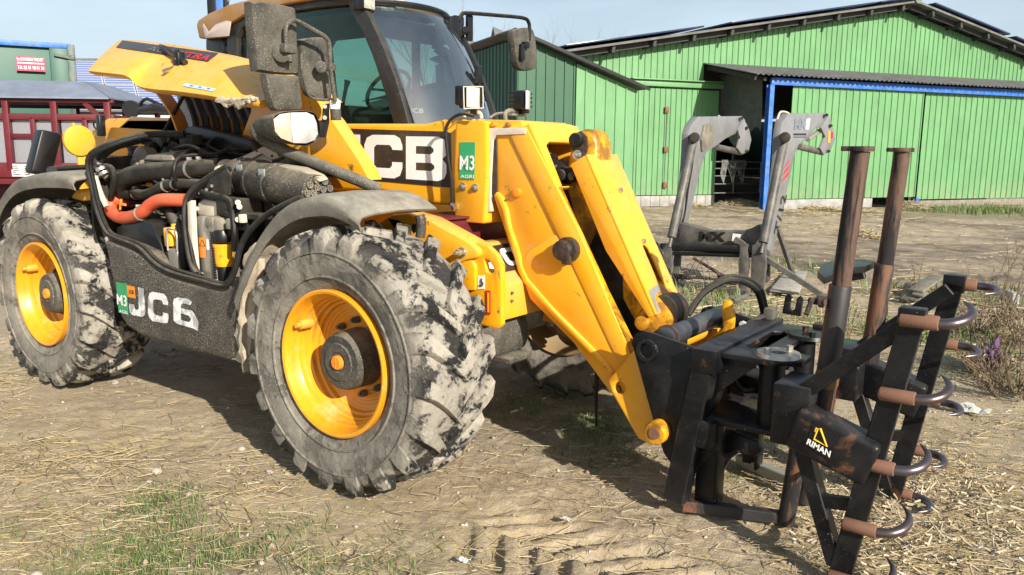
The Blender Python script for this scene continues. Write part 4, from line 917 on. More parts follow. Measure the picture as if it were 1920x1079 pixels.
tp('wear_pad_frame', paint('scuffed_white_metal', (.55, .50, .44), .55, dirt=(.2, .14, .08), amt=.3, bump=.2), lambda b: plate(b, LY(.935, [(913, 246), (918, 240), (985, 240), (985, 252), (930, 254), (924, 262), (920, 330), (919, 380), (921, 397), (916, 399), (911, 392), (913, 330), (907, 326), (907, 321), (913, 318)]), (0, .03, 0), bevel=.004))
tp('wear_pad', m_grease, lambda b: plate(b, LY(.945, [(925, 262), (931, 260), (932, 366), (921, 366)]), (0, .03, 0), bevel=.004))
tp('boom_cable', m_hose, lambda b: tube(b, LY(.885, [(888, 218), (866, 214), (848, 222), (838, 236), (836, 250), (839, 290), (846, 340), (848, 385)]), .0085, 8, 6))
tp('cable_clip', m_zinc, lambda b: (cyl(b, pY(.885, 847, 384)+V((0, 0, 0)), pY(.885, 853, 388), .014, n=8), box(b, pY(.9, 852, 388), (.03, .03, .03), .004)))
# boom tail, rear tower
tp('boom_tail', m_yel, lambda b: (plate(b, LY(.98, [(176, 262), (182, 238), (200, 222), (335, 221), (345, 300), (190, 320)]), (0, .4, 0), bevel=.02)))
tp('tail_plate', m_yeld, lambda b: plate(b, LY(.93, [(172, 245), (190, 238), (330, 246), (330, 300), (174, 310)]), (0, .04, 0), bevel=.006))
# rear beacon disc and rear lamp box
tp('rear_disc', m_yeld, lambda b: (cyl(b, pX(-3.55, 145, 264), pX(-3.55, 145, 264)+V((.04, 0, 0)), .115, n=32, bevel=.01), box(b, pX(-3.55, 158, 320), (.03, .09, .3), .006), cyl(b, pX(-3.53, 138, 236), pX(-3.53, 138, 231), .012)))  # dusty yellow also puts the raised cover's shade into the disc
tp('rear_lamp', m_blkc, lambda b: plate(b, LX(-3.45, [(79, 243), (113, 250), (117, 256), (100, 322), (92, 330), (62, 326), (60, 318)]), (-.12, 0, 0), bevel=.02))
tp('lamp_bracket', m_blks, lambda b: (tube(b, LX(-3.42, [(95, 318), (120, 316), (165, 314)]), .022, 8, 4), cyl(b, pX(-3.40, 97, 321), pX(-3.46, 97, 321), .035)))
tp('rear_camera', m_blkc, lambda b: (box(b, pY(.88, 189, 236), (.06, .05, .16), .01), tube(b, LY(.87, [(186, 222), (176, 230), (178, 240), (190, 246)]), .007, 6, 4)))
tp('tail_mirror', m_blkc, lambda b: (tube(b, LY(1.9, [(262, 215), (264, 195), (274, 186), (286, 190), (303, 198)]), .016, 8, 5), lathe(b, pY(1.9, 246, 205), (1, -1, 0), [(-.06, .0), (-.055, .07), (0, .085), (.02, .08), (.02, 0)], 20), tube(b, LY(1.88, [(262, 207), (290, 203), (318, 208)]), [.03, .045, .02], 8, 5)))
tp('rear_wing', m_yeld, lambda b: plate(b, LY(.2, [(130, 372), (140, 356), (172, 352), (180, 376), (150, 378)]), (0, .4, 0), bevel=.02))
# ---------------------------------------------------------------- gooseneck at the boom end
NK = [(929, 372), (923, 258), (938, 250), (966, 240), (985, 232), (1000, 231), (1200, 690), (1140, 720)]
def neck_shell(yy, s):
    def f(b):
        # inner (recessed) web
        plate(b, [V((p.x, yy, p.z)) for p in LY(.98, [(931, 366), (926, 262), (960, 243), (1000, 236), (1196, 688), (1180, 710), (1150, 735), (1080, 640), (1000, 560), (965, 470)])], (0, s*.02, 0), bevel=.004)
    return f
def neck_rim(yy, s):
    def f(b):   # raised outer flange strips standing proud of the web
        outer = LY(.945, [(928, 368), (936, 376), (944, 396), (950, 430), (964, 470), (972, 505), (984, 530), (1034, 588), (1084, 638), (1130, 684), (1146, 704)])
        plate_strip(b, outer, .03, yy, s)
    return f
def plate_strip(b, line, wdt, yy, s):
    L1 = [V((p.x, yy, p.z)) for p in line]; L2 = []
    for i, p in enumerate(L1):
        tg = (L1[min(i+1, len(L1)-1)]-L1[max(i-1, 0)]).normalized(); n = V((tg.z, 0, -tg.x)); n = -n if n.z < 0 else n
        L2.append(p+n*wdt)
    plate(b, L1+L2[::-1], (0, s*.09, 0), bevel=.008)
tp('neck_web', m_yel, neck_shell(.953, 1)); tp('neck_web', m_yel, neck_shell(1.37, -1))
tp('neck_flange', m_yel, neck_rim(.930, 1)); tp('neck_flange', m_yel, neck_rim(1.415, -1))
def lower_box(b):  # deeper boxed belly seen below the flange crease
    plate(b, LY(.947, [(972, 500), (992, 470), (1040, 440), (1060, 455), (1192, 686), (1150, 728), (1100, 662), (1040, 588), (990, 528)]), (0, .02, 0), bevel=.006)
tp('neck_stiffener', m_yel, lower_box)
def upper_box(b):   # angular box along the front edge
    A = LY(.941, [(957, 256), (985, 238), (1084, 432), (1190, 684), (1168, 700), (1060, 470)])
    plate(b, A, (0, .03, 0), bevel=.005)
tp('neck_box', m_yel, upper_box)
# front closing plate with the window near the top
e1 = LY(.945, [(985, 240), (1023, 330), (1066, 436), (1128, 562), (1190, 690)]); 
def up(p): return V((p.x, 1.405, p.z))
def front_plate(b):
    A = [p.copy() for p in LY(.945, [(983, 238), (1036, 358)])]
    top, bot = A[0], A[1]; ax = (bot-top); n = V((-ax.z, 0, ax.x)).normalized(); n = n if n.x > 0 else -n
    P = lambda f, y: V((top.x+ax.x*f, y, top.z+ax.z*f))
    outer = [P(0, .95), P(-.03, 1.0), P(-.03, 1.33), P(0, 1.40), P(1.0, 1.40), P(1.0, .95)]
    hole = [P(.34, 1.02), P(.28, 1.06), P(.28, 1.30), P(.34, 1.34), P(.98, 1.345), P(.98, 1.0)]
    plate(b, outer, n*.03, [hole], .006)
tp('neck_front_plate', m_yel, front_plate)
def front_strip(yy, w_):
    def f(b):
        L1 = LY(.945, [(1036, 358), (1066, 432), (1128, 560), (1192, 690)]); A = [V((p.x, yy, p.z)) for p in L1]; B = [p+V((0, w_, 0)) for p in A]
        ax = (A[-1]-A[0]); n = V((-ax.z, 0, ax.x)).normalized()*.03; n = n if n.x > 0 else -n
        plate(b, A+B[::-1], n, bevel=.006)
    return f
tp('neck_front_strip', m_yelr, front_strip(.95, .045)); tp('neck_front_strip', m_yelr, front_strip(1.355, .045))
tp('neck_core', m_grease, lambda b: plate(b, LY(1.02, [(975, 300), (1010, 300), (1110, 560), (1160, 680), (1120, 690), (1000, 500)]), (0, .3, 0), bevel=.01))
tp('neck_pin', m_grease, lambda b: (cyl(b, pY(.945, 1066, 468), pY(.945, 1066, 468)+NY*.075, .05, n=20, bevel=.01), cyl(b, pY(.945, 1069, 468), pY(.945, 1069, 468)+NY*.045, .062, n=20, bevel=.008), box(b, pY(.90, 1063, 487), (.05, .03, .05), .008)))
tp('side_reflector', m_amber, lambda b: cyl(b, pY(.96, 973, 361), pY(.96, 973, 361)+NY*.03, .024, n=24, bevel=.004))
tp('grease_nipple', m_zinc, lambda b: cyl(b, pY(.96, 954, 374), pY(.96, 954, 374)+NY*.025, .006, n=8))
# tilt lever and links at the top of the neck
tp('tilt_lever', m_yelr, lambda b: plate(b, LY(1.10, [(1070, 268), (1078, 250), (1094, 240), (1112, 248), (1118, 268), (1120, 330), (1122, 420), (1100, 470), (1078, 420), (1058, 350), (1060, 320)]), (0, .16, 0), bevel=.03, seg=3))
tp('lever_boss', m_grease, lambda b: plate(b, LY(1.085, [(1068, 268), (1074, 252), (1088, 246), (1100, 256), (1102, 275), (1096, 300), (1086, 304), (1076, 294)]), (0, .012, 0), bevel=.004))
tp('lever_pin', m_blks, lambda b: (cyl(b, pY(1.085, 1084, 263), pY(1.085, 1084, 263)+NY*.035, .035, n=20, bevel=.005)))
bolt('lever_bolt', pY(1.085, 1083, 291), NY, .018, .025)
tp('link_plate', m_blks, lambda b: plate(b, LY(1.06, [(1044, 325), (1052, 312), (1076, 316), (1086, 326), (1084, 336), (1062, 346), (1050, 344)]), (0, .04, 0), bevel=.008))
tp('link_pin', m_dark, lambda b: (cyl(b, pY(1.06, 1054, 329), pY(1.06, 1054, 329)+NY*.025, .028, n=20, bevel=.004), cyl(b, pY(1.06, 1074, 331), pY(1.06, 1074, 331)+NY*.02, .02, n=16, bevel=.003)))
tp('tilt_cylinder', m_greyd, lambda b: (cyl(b, pY(1.17, 1020, 300), pY(1.17, 1054, 330), .05, n=20), cyl(b, pY(1.17, 960, 290), pY(1.17, 1035, 310), .06, n=20)))
# cover plate in front of the lever: a folded sheet leaning down to the carriage
CP = [pY(1.03, 1096, 292), pY(1.03, 1226, 592)]
def cover(b):
    a, c_ = CP; ax = (c_-a); n = V((-ax.z, 0, ax.x)).normalized(); n = n if n.x > 0 else -n
    P = lambda f, y: a+ax*f+V((0, y, 0))
    outer = [P(0, .0), P(0, .30), P(.93, .30), P(.985, .30), P(.985, .21), P(.62, .205), P(.585, .18), P(.60, .155), P(1.0, .145), P(1.0, 0)]
    plate(b, outer, n*.014, bevel=.004)
    plate(b, [P(0, 0), P(0, .0)-n*.09, P(.55, 0)-n*.10, P(1.0, 0)-n*.03, P(1.0, 0)], (0, .012, 0), bevel=.003)
    plate(b, [P(0, .29), P(0, .29)-n*.09, P(.55, .29)-n*.10, P(.98, .29)-n*.03, P(.98, .29)], (0, .012, 0), bevel=.003)
cv = tp('lever_cover', m_yel, cover)
def scuff(b):
    a, c_ = CP; ax = (c_-a); n = V((-ax.z, 0, ax.x)).normalized(); n = n if n.x > 0 else -n
    P = lambda f, y: a+ax*f+V((0, y, 0))+n*.0155
    plate(b, [P(.86, .02), P(.995, .01), P(.995, .14), P(.84, .13)], n*.0006)
tp('bare_patch', m_alu, scuff, cv, 0)
for f, y in ((.24, .16), (.57, .17)):
    a, c_ = CP; p = a+(c_-a)*f+V((0, y, 0)); nv = V((.88, 0, .42)); tp('cover_screw', m_zinc, lambda b: cyl(b, p, p+nv*.03, .012, n=10), cv)
tp('inner_arm', m_dark, lambda b: (plate(b, LY(1.12, [(1120, 340), (1130, 430), (1200, 600), (1180, 640), (1100, 500), (1098, 380)]), (0, .14, 0), bevel=.01)))
tp('lever_lower', m_yelr, lambda b: plate(b, LY(1.08, [(1165, 480), (1180, 500), (1250, 580), (1262, 600), (1250, 625), (1222, 632), (1195, 615), (1165, 560)]), (0, .20, 0), bevel=.02))
tp('lower_boss', m_yelr, lambda b: (cyl(b, pY(1.06, 1214, 602), pY(1.06, 1214, 602)+V((0, .26, 0)), .062, n=28, bevel=.01), cyl(b, pY(1.06, 1207, 605), pY(1.06, 1207, 605)+NY*.03, .036, n=20, bevel=.006)))
tp('bearing_eye', m_grease, lambda b: lathe(b, pY(1.10, 1240, 588), (0, 1, 0), [(0, .05), (0, .085), (.13, .085), (.13, .05)], 28))
# carriage (quick hitch)
tp('carriage_plate', m_yel, lambda b: plate(b, LY(.86, [(1140, 714), (1186, 660), (1200, 655), (1228, 800), (1240, 822), (1222, 836), (1196, 822), (1146, 735)]), (0, .05, 0), [LY(.86, [(1150+12+11*math.cos(a), 728+12*math.sin(a)) for a in [k*PI/6 for k in range(12)]])], .006))
tp('carriage_plate', m_yel, lambda b: plate(b, [V((p.x, 1.44, p.z)) for p in LY(.86, [(1140, 714), (1186, 660), (1250, 660), (1240, 700), (1228, 800), (1240, 822), (1222, 836), (1196, 822), (1146, 735)])], (0, .05, 0), bevel=.006))
tp('carriage_bolt', m_rusto, lambda b: cyl(b, pY(.93, 1164, 727), pY(.93, 1164, 727)+NY*.05, .022, n=12))
tp('carriage_rib', m_yeld, lambda b: plate(b, LY(.93, [(1196, 660), (1214, 690), (1222, 740), (1226, 800), (1210, 806), (1204, 740)]), (0, .06, 0), bevel=.006))
tp('carriage_eye', m_yelr, lambda b: (lathe(b, pY(.74, 1226, 814), (0, 1, 0), [(0, .012), (0, .047), (.008, .052), (.16, .052), (.16, .012)], 28),))
tp('carriage_pin', m_rusto, lambda b: cyl(b, pY(.735, 1226, 814), pY(.735, 1226, 814)+V((0, .9, 0)), .026, n=16))
tp('carriage_cross', m_yeld, lambda b: (cyl(b, V((1.16, .90, .70)), V((1.16, 1.46, .70)), .05, n=18), cyl(b, V((1.02, .90, .5)), V((1.02, 1.46, .5)), .05, n=18)))
tp('carriage_ear', m_yelr, lambda b: plate(b, [V((p.x, 1.36, p.z)) for p in LY(1.36, [(1322, 640), (1355, 615), (1352, 580), (1358, 562), (1368, 566), (1374, 596), (1372, 625), (1345, 652)])], (0, .045, 0), bevel=.008))
for k in range(2):
    tp('trailing_cable', m_blks, lambda b: tube(b, [pY(1.1, 1116+6*k, 672), pY(1.1, 1118+4*k, 700), pY(1.1, 1117+2*k, 740), pY(1.1, 1118, 780+k*20)], .007, 6, 5))
# ---------------------------------------------------------------- engine pod
def proj(P):
    d = V(P)-CO; z = d.dot(_F); return 960+FPX*d.dot(_R)/z, 539.5-FPX*d.dot(_U)/z
def panel(b):
    o = LY(.10, [(194, 450), (206, 452), (236, 464), (262, 476), (290, 503), (320, 520), (370, 535), (418, 546), (436, 538), (449, 508), (458, 475), (474, 452), (484, 470), (478, 560), (470, 640), (466, 672), (440, 681), (350, 657), (262, 630), (238, 614), (226, 598), (212, 540)])
    plate(b, o, (0, .5, 0), bevel=.055, seg=4)
m_pan = paint('dusty_side_panel', (.012, .012, .0125), .6, dirt=(.22, .19, .15), amt=.2, scale=3.0, soft=.25, specks=.7, speckcol=(.5, .44, .33), dust=.8, bump=.25)
sp = tp('side_panel', m_pan, panel, smooth=50)
def mudpatch(b):     # thick mud thrown up in front of the wheel, ragged outline
    o = [(452, 486), (460, 470), (476, 455), (487, 470), (483, 520), (478, 580), (471, 640), (468, 676), (455, 684), (430, 678), (446, 655), (436, 630), (447, 600), (440, 575), (452, 548), (446, 525), (456, 505)]
    plate(b, LY(.088, o), (0, .05, 0), bevel=.012)
    bmesh.ops.subdivide_edges(b, edges=b.edges[:], cuts=2, use_grid_fill=True)
    for v in b.verts: v.co += V((noise.noise(v.co*30), noise.noise(v.co*26+V((9, 0, 0))), noise.noise(v.co*28+V((0, 5, 0)))))*.014
tp('mud_crust', m_mud, mudpatch, sp)
stk = tp('sticker', m_green_s, lambda b: plate(b, LY(.0985, [(218, 529), (237, 532), (241, 591), (223, 586)]), NY*.002), sp, 0)
text('lettering', 'M3', LY(.095, [(220.5, 571), (239, 576), (238, 555), (219.5, 551)]), m_white, sp, .015)
text('lettering', 'AGRI', LY(.095, [(225, 586), (240, 590), (239.5, 584), (224, 580)]), m_white, sp, .01)
tp('sticker', m_amber, lambda b: plate(b, LY(.0985, [(238, 535), (252, 538), (254, 560), (240, 557)]), NY*.002), sp, 0)
text('lettering', 'JCB', LY(.095, [(242, 552), (252, 554), (251.5, 545), (241.5, 543)]), m_blkc, sp, .02)
for ch_, q in (('J', [(243, 589), (275, 597), (270, 541), (244, 536)]), ('C', [(279, 600), (318, 609), (315, 553), (279, 545)]), ('6', [(327, 606), (373, 619), (370, 566), (326, 556)])):
    glyph('letter', ch_, LY(.0985, q), m_whitew, sp, .003, .018)
# rubber seal round the opening
SEAL = [(345, 250, .45), (300, 250, .40), (262, 253, .32), (215, 266, .2), (184, 279, .13), (168, 291, .10), (164, 310, .10), (172, 350, .10), (182, 395, .10), (195, 428, .10), (208, 443, .10), (236, 454, .10), (262, 466, .10), (290, 494, .10), (320, 511, .10), (370, 525, .10), (415, 537, .10), (430, 531, .10), (442, 505, .10), (450, 470, .10), (464, 440, .10), (495, 408, .10), (530, 386, .11), (565, 370, .14)]
sc_ = LYV(SEAL); ctr = sum(sc_, V())/len(sc_)
tp('cover_seal', m_hose, lambda b: tube(b, sc_, .014, 8, 5))
tp('cover_seal', m_blks, lambda b: tube(b, [p+(ctr-p).normalized()*.022+V((0, .008, 0)) for p in sc_], .012, 8, 5))
DIV = [(369, 514, .12), (357, 492, .14), (348, 440, .16), (346, 395, .18), (352, 368, .2), (370, 348, .22), (395, 330, .25), (424, 313, .28)]
tp('divider_seal', m_hose, lambda b: tube(b, LYV(DIV), .015, 8, 5)); tp('divider_seal', m_blks, lambda b: tube(b, [p+V((.022, .01, -.008)) for p in LYV(DIV)], .012, 8, 5))
tp('divider_plate', m_dark, lambda b: plate(b, LY(.24, [(352, 372), (372, 350), (424, 316), (432, 330), (430, 366), (402, 378), (372, 372)]), (0, .012, 0), bevel=.003))
tp('divider_flange', m_cream, lambda b: plate(b, LY(.165, [(351, 380), (358, 376), (361, 440), (366, 510), (374, 514), (366, 518), (354, 490)]), (0, .03, 0), bevel=.003))
for px, py in ((387, 356), (397, 349), (398, 362), (375, 362)): tp('divider_bolt', m_greyd, lambda b: cyl(b, pY(.24, px, py), pY(.228, px, py), .009, n=8))
# dark walls of the bay
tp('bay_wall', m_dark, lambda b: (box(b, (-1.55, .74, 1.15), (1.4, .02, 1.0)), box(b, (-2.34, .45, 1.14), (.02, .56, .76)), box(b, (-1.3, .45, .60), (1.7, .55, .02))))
pyl = lambda pts, Y_, r, n=12, sub=7: (lambda b: tube(b, LY(Y_, pts), r, n, sub))
tp('intake_hose', m_hose, lambda b: tube(b, LYV([(262, 362, .40), (240, 360, .32), (228, 348, .28), (236, 334, .27), (262, 325, .28), (300, 321, .30), (345, 318, .33), (388, 314, .38), (412, 312, .42)]), [.050, .052, .053, .053, .053, .052, .050, .048, .046], 16, 8))
tp('coolant_hose', m_hose, lambda b: tube(b, LYV([(248, 360, .33), (268, 366, .30), (288, 360, .29), (305, 350, .30), (322, 345, .31), (352, 344, .34), (385, 344, .40)]), .032, 14, 8))
tp('charge_hose', m_orange, lambda b: tube(b, LYV([(248, 378, .40), (226, 374, .31), (210, 380, .27), (209, 397, .25), (226, 408, .24), (250, 406, .24), (268, 398, .24), (283, 384, .25), (300, 376, .26), (322, 375, .28), (348, 376, .32)]), .038, 16, 8))
tp('vent_hose', m_hose, lambda b: tube(b, LYV([(262, 262, .38), (238, 268, .30), (215, 275, .24), (196, 288, .20), (186, 300, .18)]), .026, 12, 6))
tp('drain_hose', m_hose, lambda b: tube(b, LYV([(196, 312, .22), (208, 316, .21), (214, 330, .21), (212, 350, .22), (209, 368, .24), (206, 385, .28)]), .019, 10, 6))
tp('wire_loop', m_blks, lambda b: tube(b, LYV([(330, 340, .26), (326, 320, .24), (332, 300, .27), (350, 293, .33), (380, 292, .40), (410, 296, .45)]), .012, 8, 6))
def clamp(px, py, Y_, r, ax):
    p = pY(Y_, px, py); a = V(ax).normalized(); tp('hose_clamp', m_alu, lambda b: (lathe(b, p-a*.008, a, [(0, r), (0, r+.004), (.016, r+.004), (.016, r)], 20), box(b, p+V((0, -.01, r+.008)), (.016, .03, .016), .003)))
for c_ in ((263, 401, .24, .039, (1, 0, .25)), (256, 364, .325, .033, (1, 0, 0)), (312, 349, .305, .033, (1, .1, .1)), (329, 345, .315, .033, (1, .15, 0)), (358, 317, .345, .050, (1, .2, 0)), (376, 315, .37, .048, (1, .2, 0)), (190, 318, .19, .03, (.4, .2, -1)), (196, 325, .2, .03, (.4, .2, -1))): clamp(*c_)
tp('hose_elbow', m_cast, lambda b: (cyl(b, pY(.2, 182, 308), pY(.24, 205, 332), .032, n=16, bevel=.004), cyl(b, pY(.22, 186, 318), pY(.28, 200, 340), .02, n=12)))
tp('bay_strut', m_cream, lambda b: tube(b, LYV([(178, 332, .16), (188, 362, .16), (200, 388, .17)]), .017, 8, 3)); tp('bay_strut', m_cream, lambda b: tube(b, LYV([(203, 340, .3), (206, 366, .3)]), .02, 8, 3))
tp('oil_cap', m_yel, lambda b: (cyl(b, pY(.40, 284, 350), pY(.40, 284, 344), .035, n=20, bevel=.004), box(b, pY(.38, 284, 345), (.07, .02, .012), .003)))
tp('hose_tag', m_amber, lambda b: (box(b, pY(.22, 226, 384), (.012, .012, .07), .003, Matrix.Rotation(.35, 3, 'Y')), box(b, pY(.22, 231, 384), (.06, .01, .015), .003)))
# turbo, cylinder head and clutter behind the hoses
tp('turbocharger', m_cast, lambda b: (lathe(b, pY(.5, 272, 300), (0, 1, 0), [(-.06, 0), (-.06, .05), (-.03, .085), (.04, .09), (.07, .05)], 24), cyl(b, pY(.46, 285, 306), pY(.46, 338, 300), .055, n=18, bevel=.006), lathe(b, pY(.48, 262, 308), (1, 0, .2), [(-.05, 0), (-.05, .04), (0, .06), (.05, .05), (.06, 0)], 18), plate(b, LY(.45, [(316, 280), (326, 293), (350, 282), (340, 297), (322, 300)]), (0, .03, 0), bevel=.004)))
def clutter(b):
    r_ = random.Random(3)
    for k in range(46):
        px, py = r_.uniform(250, 372), r_.uniform(258, 300); Y_ = r_.uniform(.5, .68); p = pY(Y_, px, py)
        if k % 3 == 0: cyl(b, p, p+V((r_.uniform(-.1, .1), r_.uniform(-.04, .04), r_.uniform(-.08, .08))), r_.uniform(.012, .03), n=10, bevel=.003)
        else: box(b, p, (r_.uniform(.03, .1), r_.uniform(.03, .08), r_.uniform(.02, .06)), .006, Matrix.Rotation(r_.uniform(-1, 1), 3, 'Y'))
o = tp('engine_head', m_dark, clutter); o['kind'] = 'stuff'
for k in range(40):
    r_ = random.Random(40+k); px, py = r_.uniform(200, 390), r_.uniform(262, 430); Y_ = r_.uniform(.34, .62)
    tp('wiring', m_blks if k % 3 else m_dark, lambda b: tube(b, [pY(Y_, px, py), pY(Y_-.03, px+r_.uniform(10, 40), py+r_.uniform(-14, 14)), pY(Y_, px+r_.uniform(40, 70), py+r_.uniform(-20, 20)), pY(Y_+.06, px+r_.uniform(70, 110), py+r_.uniform(-20, 20))], r_.uniform(.004, .011), 6, 5))
tp('engine_block', m_dark, lambda b: (box(b, (-1.55, .62, 1.12), (.9, .2, .5), .03), [box(b, (-1.9+k*.14, .50, 1.12), (.06, .06, .4), .01) for k in range(6)]))
tp('belt_pulley', m_greyd, lambda b: [lathe(b, V((-2.02, .42+.1*k, 1.2-.12*k)), (1, 0, 0), [(0, 0), (0, .09-.02*k), (.01, .1-.02*k), (.02, .085-.02*k), (.03, .1-.02*k), (.04, .09-.02*k), (.04, 0)], 24) for k in range(3)])
tp('battery_box', m_blkc, lambda b: plate(b, LY(.24, [(216, 428), (228, 420), (268, 412), (282, 418), (302, 462), (312, 494), (296, 496), (262, 470), (238, 456), (219, 446)]), (0, .2, 0), bevel=.016))
tp('warning_label', m_amber, lambda b: plate(b, LY(.35, [(200, 402), (214, 408), (215, 432), (202, 428)]), NY*.003), smooth=0)
tp('lift_handle', m_alu, lambda b: (tube(b, LY(.205, [(315, 470), (313, 434), (318, 430), (330, 436), (332, 470)]), .006, 8, 4), plate(b, LY(.21, [(313, 466), (332, 468), (336, 506), (318, 502)]), (0, .02, 0), bevel=.004)))
tp('fuel_filter', m_yel, lambda b: (cyl(b, pY(.26, 322, 426), pY(.26, 326, 462), .048, n=18, bevel=.008), box(b, pY(.27, 330, 455), (.03, .04, .22), .008)))
tp('drop_pipe', m_hose, lambda b: tube(b, LYV([(318, 400, .33), (328, 418, .30), (340, 445, .26), (344, 480, .24), (345, 510, .24)]), .03, 12, 5))
tp('hydraulic_block', m_alu, lambda b: (plate(b, LY(.21, [(368, 405), (398, 406), (400, 440), (404, 526), (378, 520), (372, 460)]), (0, .16, 0), bevel=.008)))
sl_ = tp('label', m_amber, lambda b: plate(b, LY(.207, [(372, 446), (385, 446), (386, 484), (374, 483)]), NY*.002), smooth=0)
tp('warning_triangle', m_blkc, lambda b: tube(b, LY(.2035, [(374, 461), (384.5, 462), (379, 450)]), .0018, 4, 1, True), sl_)
tp('label', m_white, lambda b: plate(b, LY(.207, [(387, 449), (393, 449), (394, 469), (388, 469)]), NY*.002), smooth=0)
tp('relay_box', m_blkc, lambda b: (plate(b, LY(.2, [(358, 410), (368, 406), (376, 518), (364, 512)]), (0, .05, 0), bevel=.004), box(b, pY(.195, 366, 432), (.02, .01, .06))))
tp('header_tank', m_cream, lambda b: (plate(b, LY(.26, [(368, 398), (370, 380), (382, 372), (408, 378), (432, 386), (433, 402), (400, 408), (372, 406)]), (0, .16, 0), bevel=.02, seg=3), cyl(b, pY(.25, 366, 388), pY(.25, 366, 394), .02, n=12)))
tp('tank_surround', m_blks, lambda b: tube(b, LYV([(372, 356, .24), (388, 364, .23), (410, 368, .23), (430, 376, .23), (436, 392, .22), (438, 412, .2), (440, 440, .19), (438, 470, .2)]), .016, 8, 6))
tp('filter_head', m_cast, lambda b: (cyl(b, pY(.24, 415, 408), pY(.24, 417, 432), .05, n=18, bevel=.01), box(b, pY(.22, 402, 418), (.08, .08, .07), .02), box(b, pY(.22, 436, 420), (.05, .06, .06), .012), cyl(b, pY(.21, 405, 425), pY(.20, 398, 432), .025, n=12)))
tp('filter_collar', m_blkc, lambda b: (cyl(b, pY(.24, 417, 432), pY(.24, 420, 455), .055, n=20, bevel=.008)))
tp('filter_can', m_yel, lambda b: (lathe(b, pY(.24, 421, 499), (0, 0, 1), [(0, 0), (0, .044), (.02, .05), (.10, .053), (.112, .058), (.122, .058), (.122, 0)], 24)))
tp('filter_drain', m_blks, lambda b: (cyl(b, pY(.24, 421, 499), pY(.24, 423, 525), .036, n=16, bevel=.004)))
tp('return_pipe', m_alu, lambda b: (tube(b, LY(.22, [(400, 425), (404, 470), (408, 528)]), .008, 8, 4), tube(b, LY(.22, [(396, 425), (400, 470), (403, 528)]), .006, 8, 4)))
def clipf(b):
    for k in range(18): box(b, pY(.19, 396+k*.5, 436+k*5), (.016, .01, .012), .002)
o = tp('conduit', m_blks, clipf); o['kind'] = 'stuff'
tp('fuse_box', m_dark, lambda b: (box(b, pY(.30, 448, 388), (.22, .14, .1), .012), box(b, pY(.27, 470, 404), (.30, .12, .03), .008), box(b, pY(.25, 455, 416), (.14, .05, .09), .012)))
for px, py in ((446, 380), (449, 388), (446, 412)): tp('terminal', m_cream, lambda b: cyl(b, pY(.215, px, py), pY(.19, px, py), .014, n=12))
tp('sensor', m_cream, lambda b: (cyl(b, pY(.20, 455, 402), pY(.20, 456, 418), .022, n=14, bevel=.004)))
# air filter
af0, af1 = pY(.42, 448, 330), pY(.24, 596, 362)
ax = (af1-af0)
def airf(b):
    L_f = ax.length; prof = [(0, 0), (0, .075), (.01, .098), (.10, .100), (.105, .107), (.125, .107), (.13, .100), (.26, .104), (.265, .112), (.29, .112), (.295, .104), (.45, .098), (.455, .108), (.49, .108), (.495, .098), (.60, .094), (.62, .088), (L_f, .085), (L_f, 0)]
    lathe(b, af0, ax, prof, 28)
tp('air_filter', m_blk, airf)
def precl(b):
    n = ax.normalized(); e = n.cross(V((0, 0, 1))).normalized(); g = n.cross(e)
    for k in range(14):
        a = k*2*PI/9 if k < 9 else k*2*PI/5; r = .062 if k < 9 else .028; c0 = af1+(e*math.cos(a)+g*math.sin(a))*r+n*.002
        lathe(b, c0, n, [(0, .008), (.014, .012), (.014, .016), (0, .016)], 10)
        for q in range(2):
            d = e*math.cos(q*PI/2+k)+g*math.sin(q*PI/2+k); bar(b, c0+n*.012-d*.013, c0+n*.012+d*.013, .005, .005, n, 0)
o = tp('cyclone_tubes', m_cast, precl); o['kind'] = 'stuff'
tp('dust_cake', m_mud, lambda b: (plate(b, LYV([(478, 318, .33), (520, 312, .30), (560, 318, .26), (590, 332, .22), (600, 342, .22), (560, 336, .25), (500, 330, .32)]), (0, .06, .012), bevel=.008)))
for s in (.22, .52): 
    p = af0+ax*s; tp('filter_latch', m_zinc, lambda b: (box(b, p+V((0, -.09, .055)), (.05, .012, .05), .004)))
tp('intake_elbow', m_cream, lambda b: (cyl(b, pY(.44, 428, 326), pY(.42, 452, 330), .068, n=22, bevel=.008), cyl(b, pY(.45, 424, 325), pY(.45, 430, 326), .08, n=22)))
tp('cowl_bracket', m_cream, lambda b: (plate(b, LYV([(418, 316, .40), (440, 300, .44), (475, 284, .50), (492, 276, .53), (512, 280, .53), (520, 296, .5), (508, 300, .48), (490, 288, .48), (462, 302, .44), (436, 322, .38)]), (.0, .012, .0), bevel=.003), plate(b, LYV([(462, 304, .46), (490, 290, .5), (508, 302, .5), (496, 318, .46), (470, 322, .44)]), (0, .01, 0))))
for px, py in ((453, 296), (481, 283), (510, 293)): tp('bracket_hole', m_blkc, lambda b: cyl(b, pY(.43, px, py), pY(.425, px, py), .008, n=10))
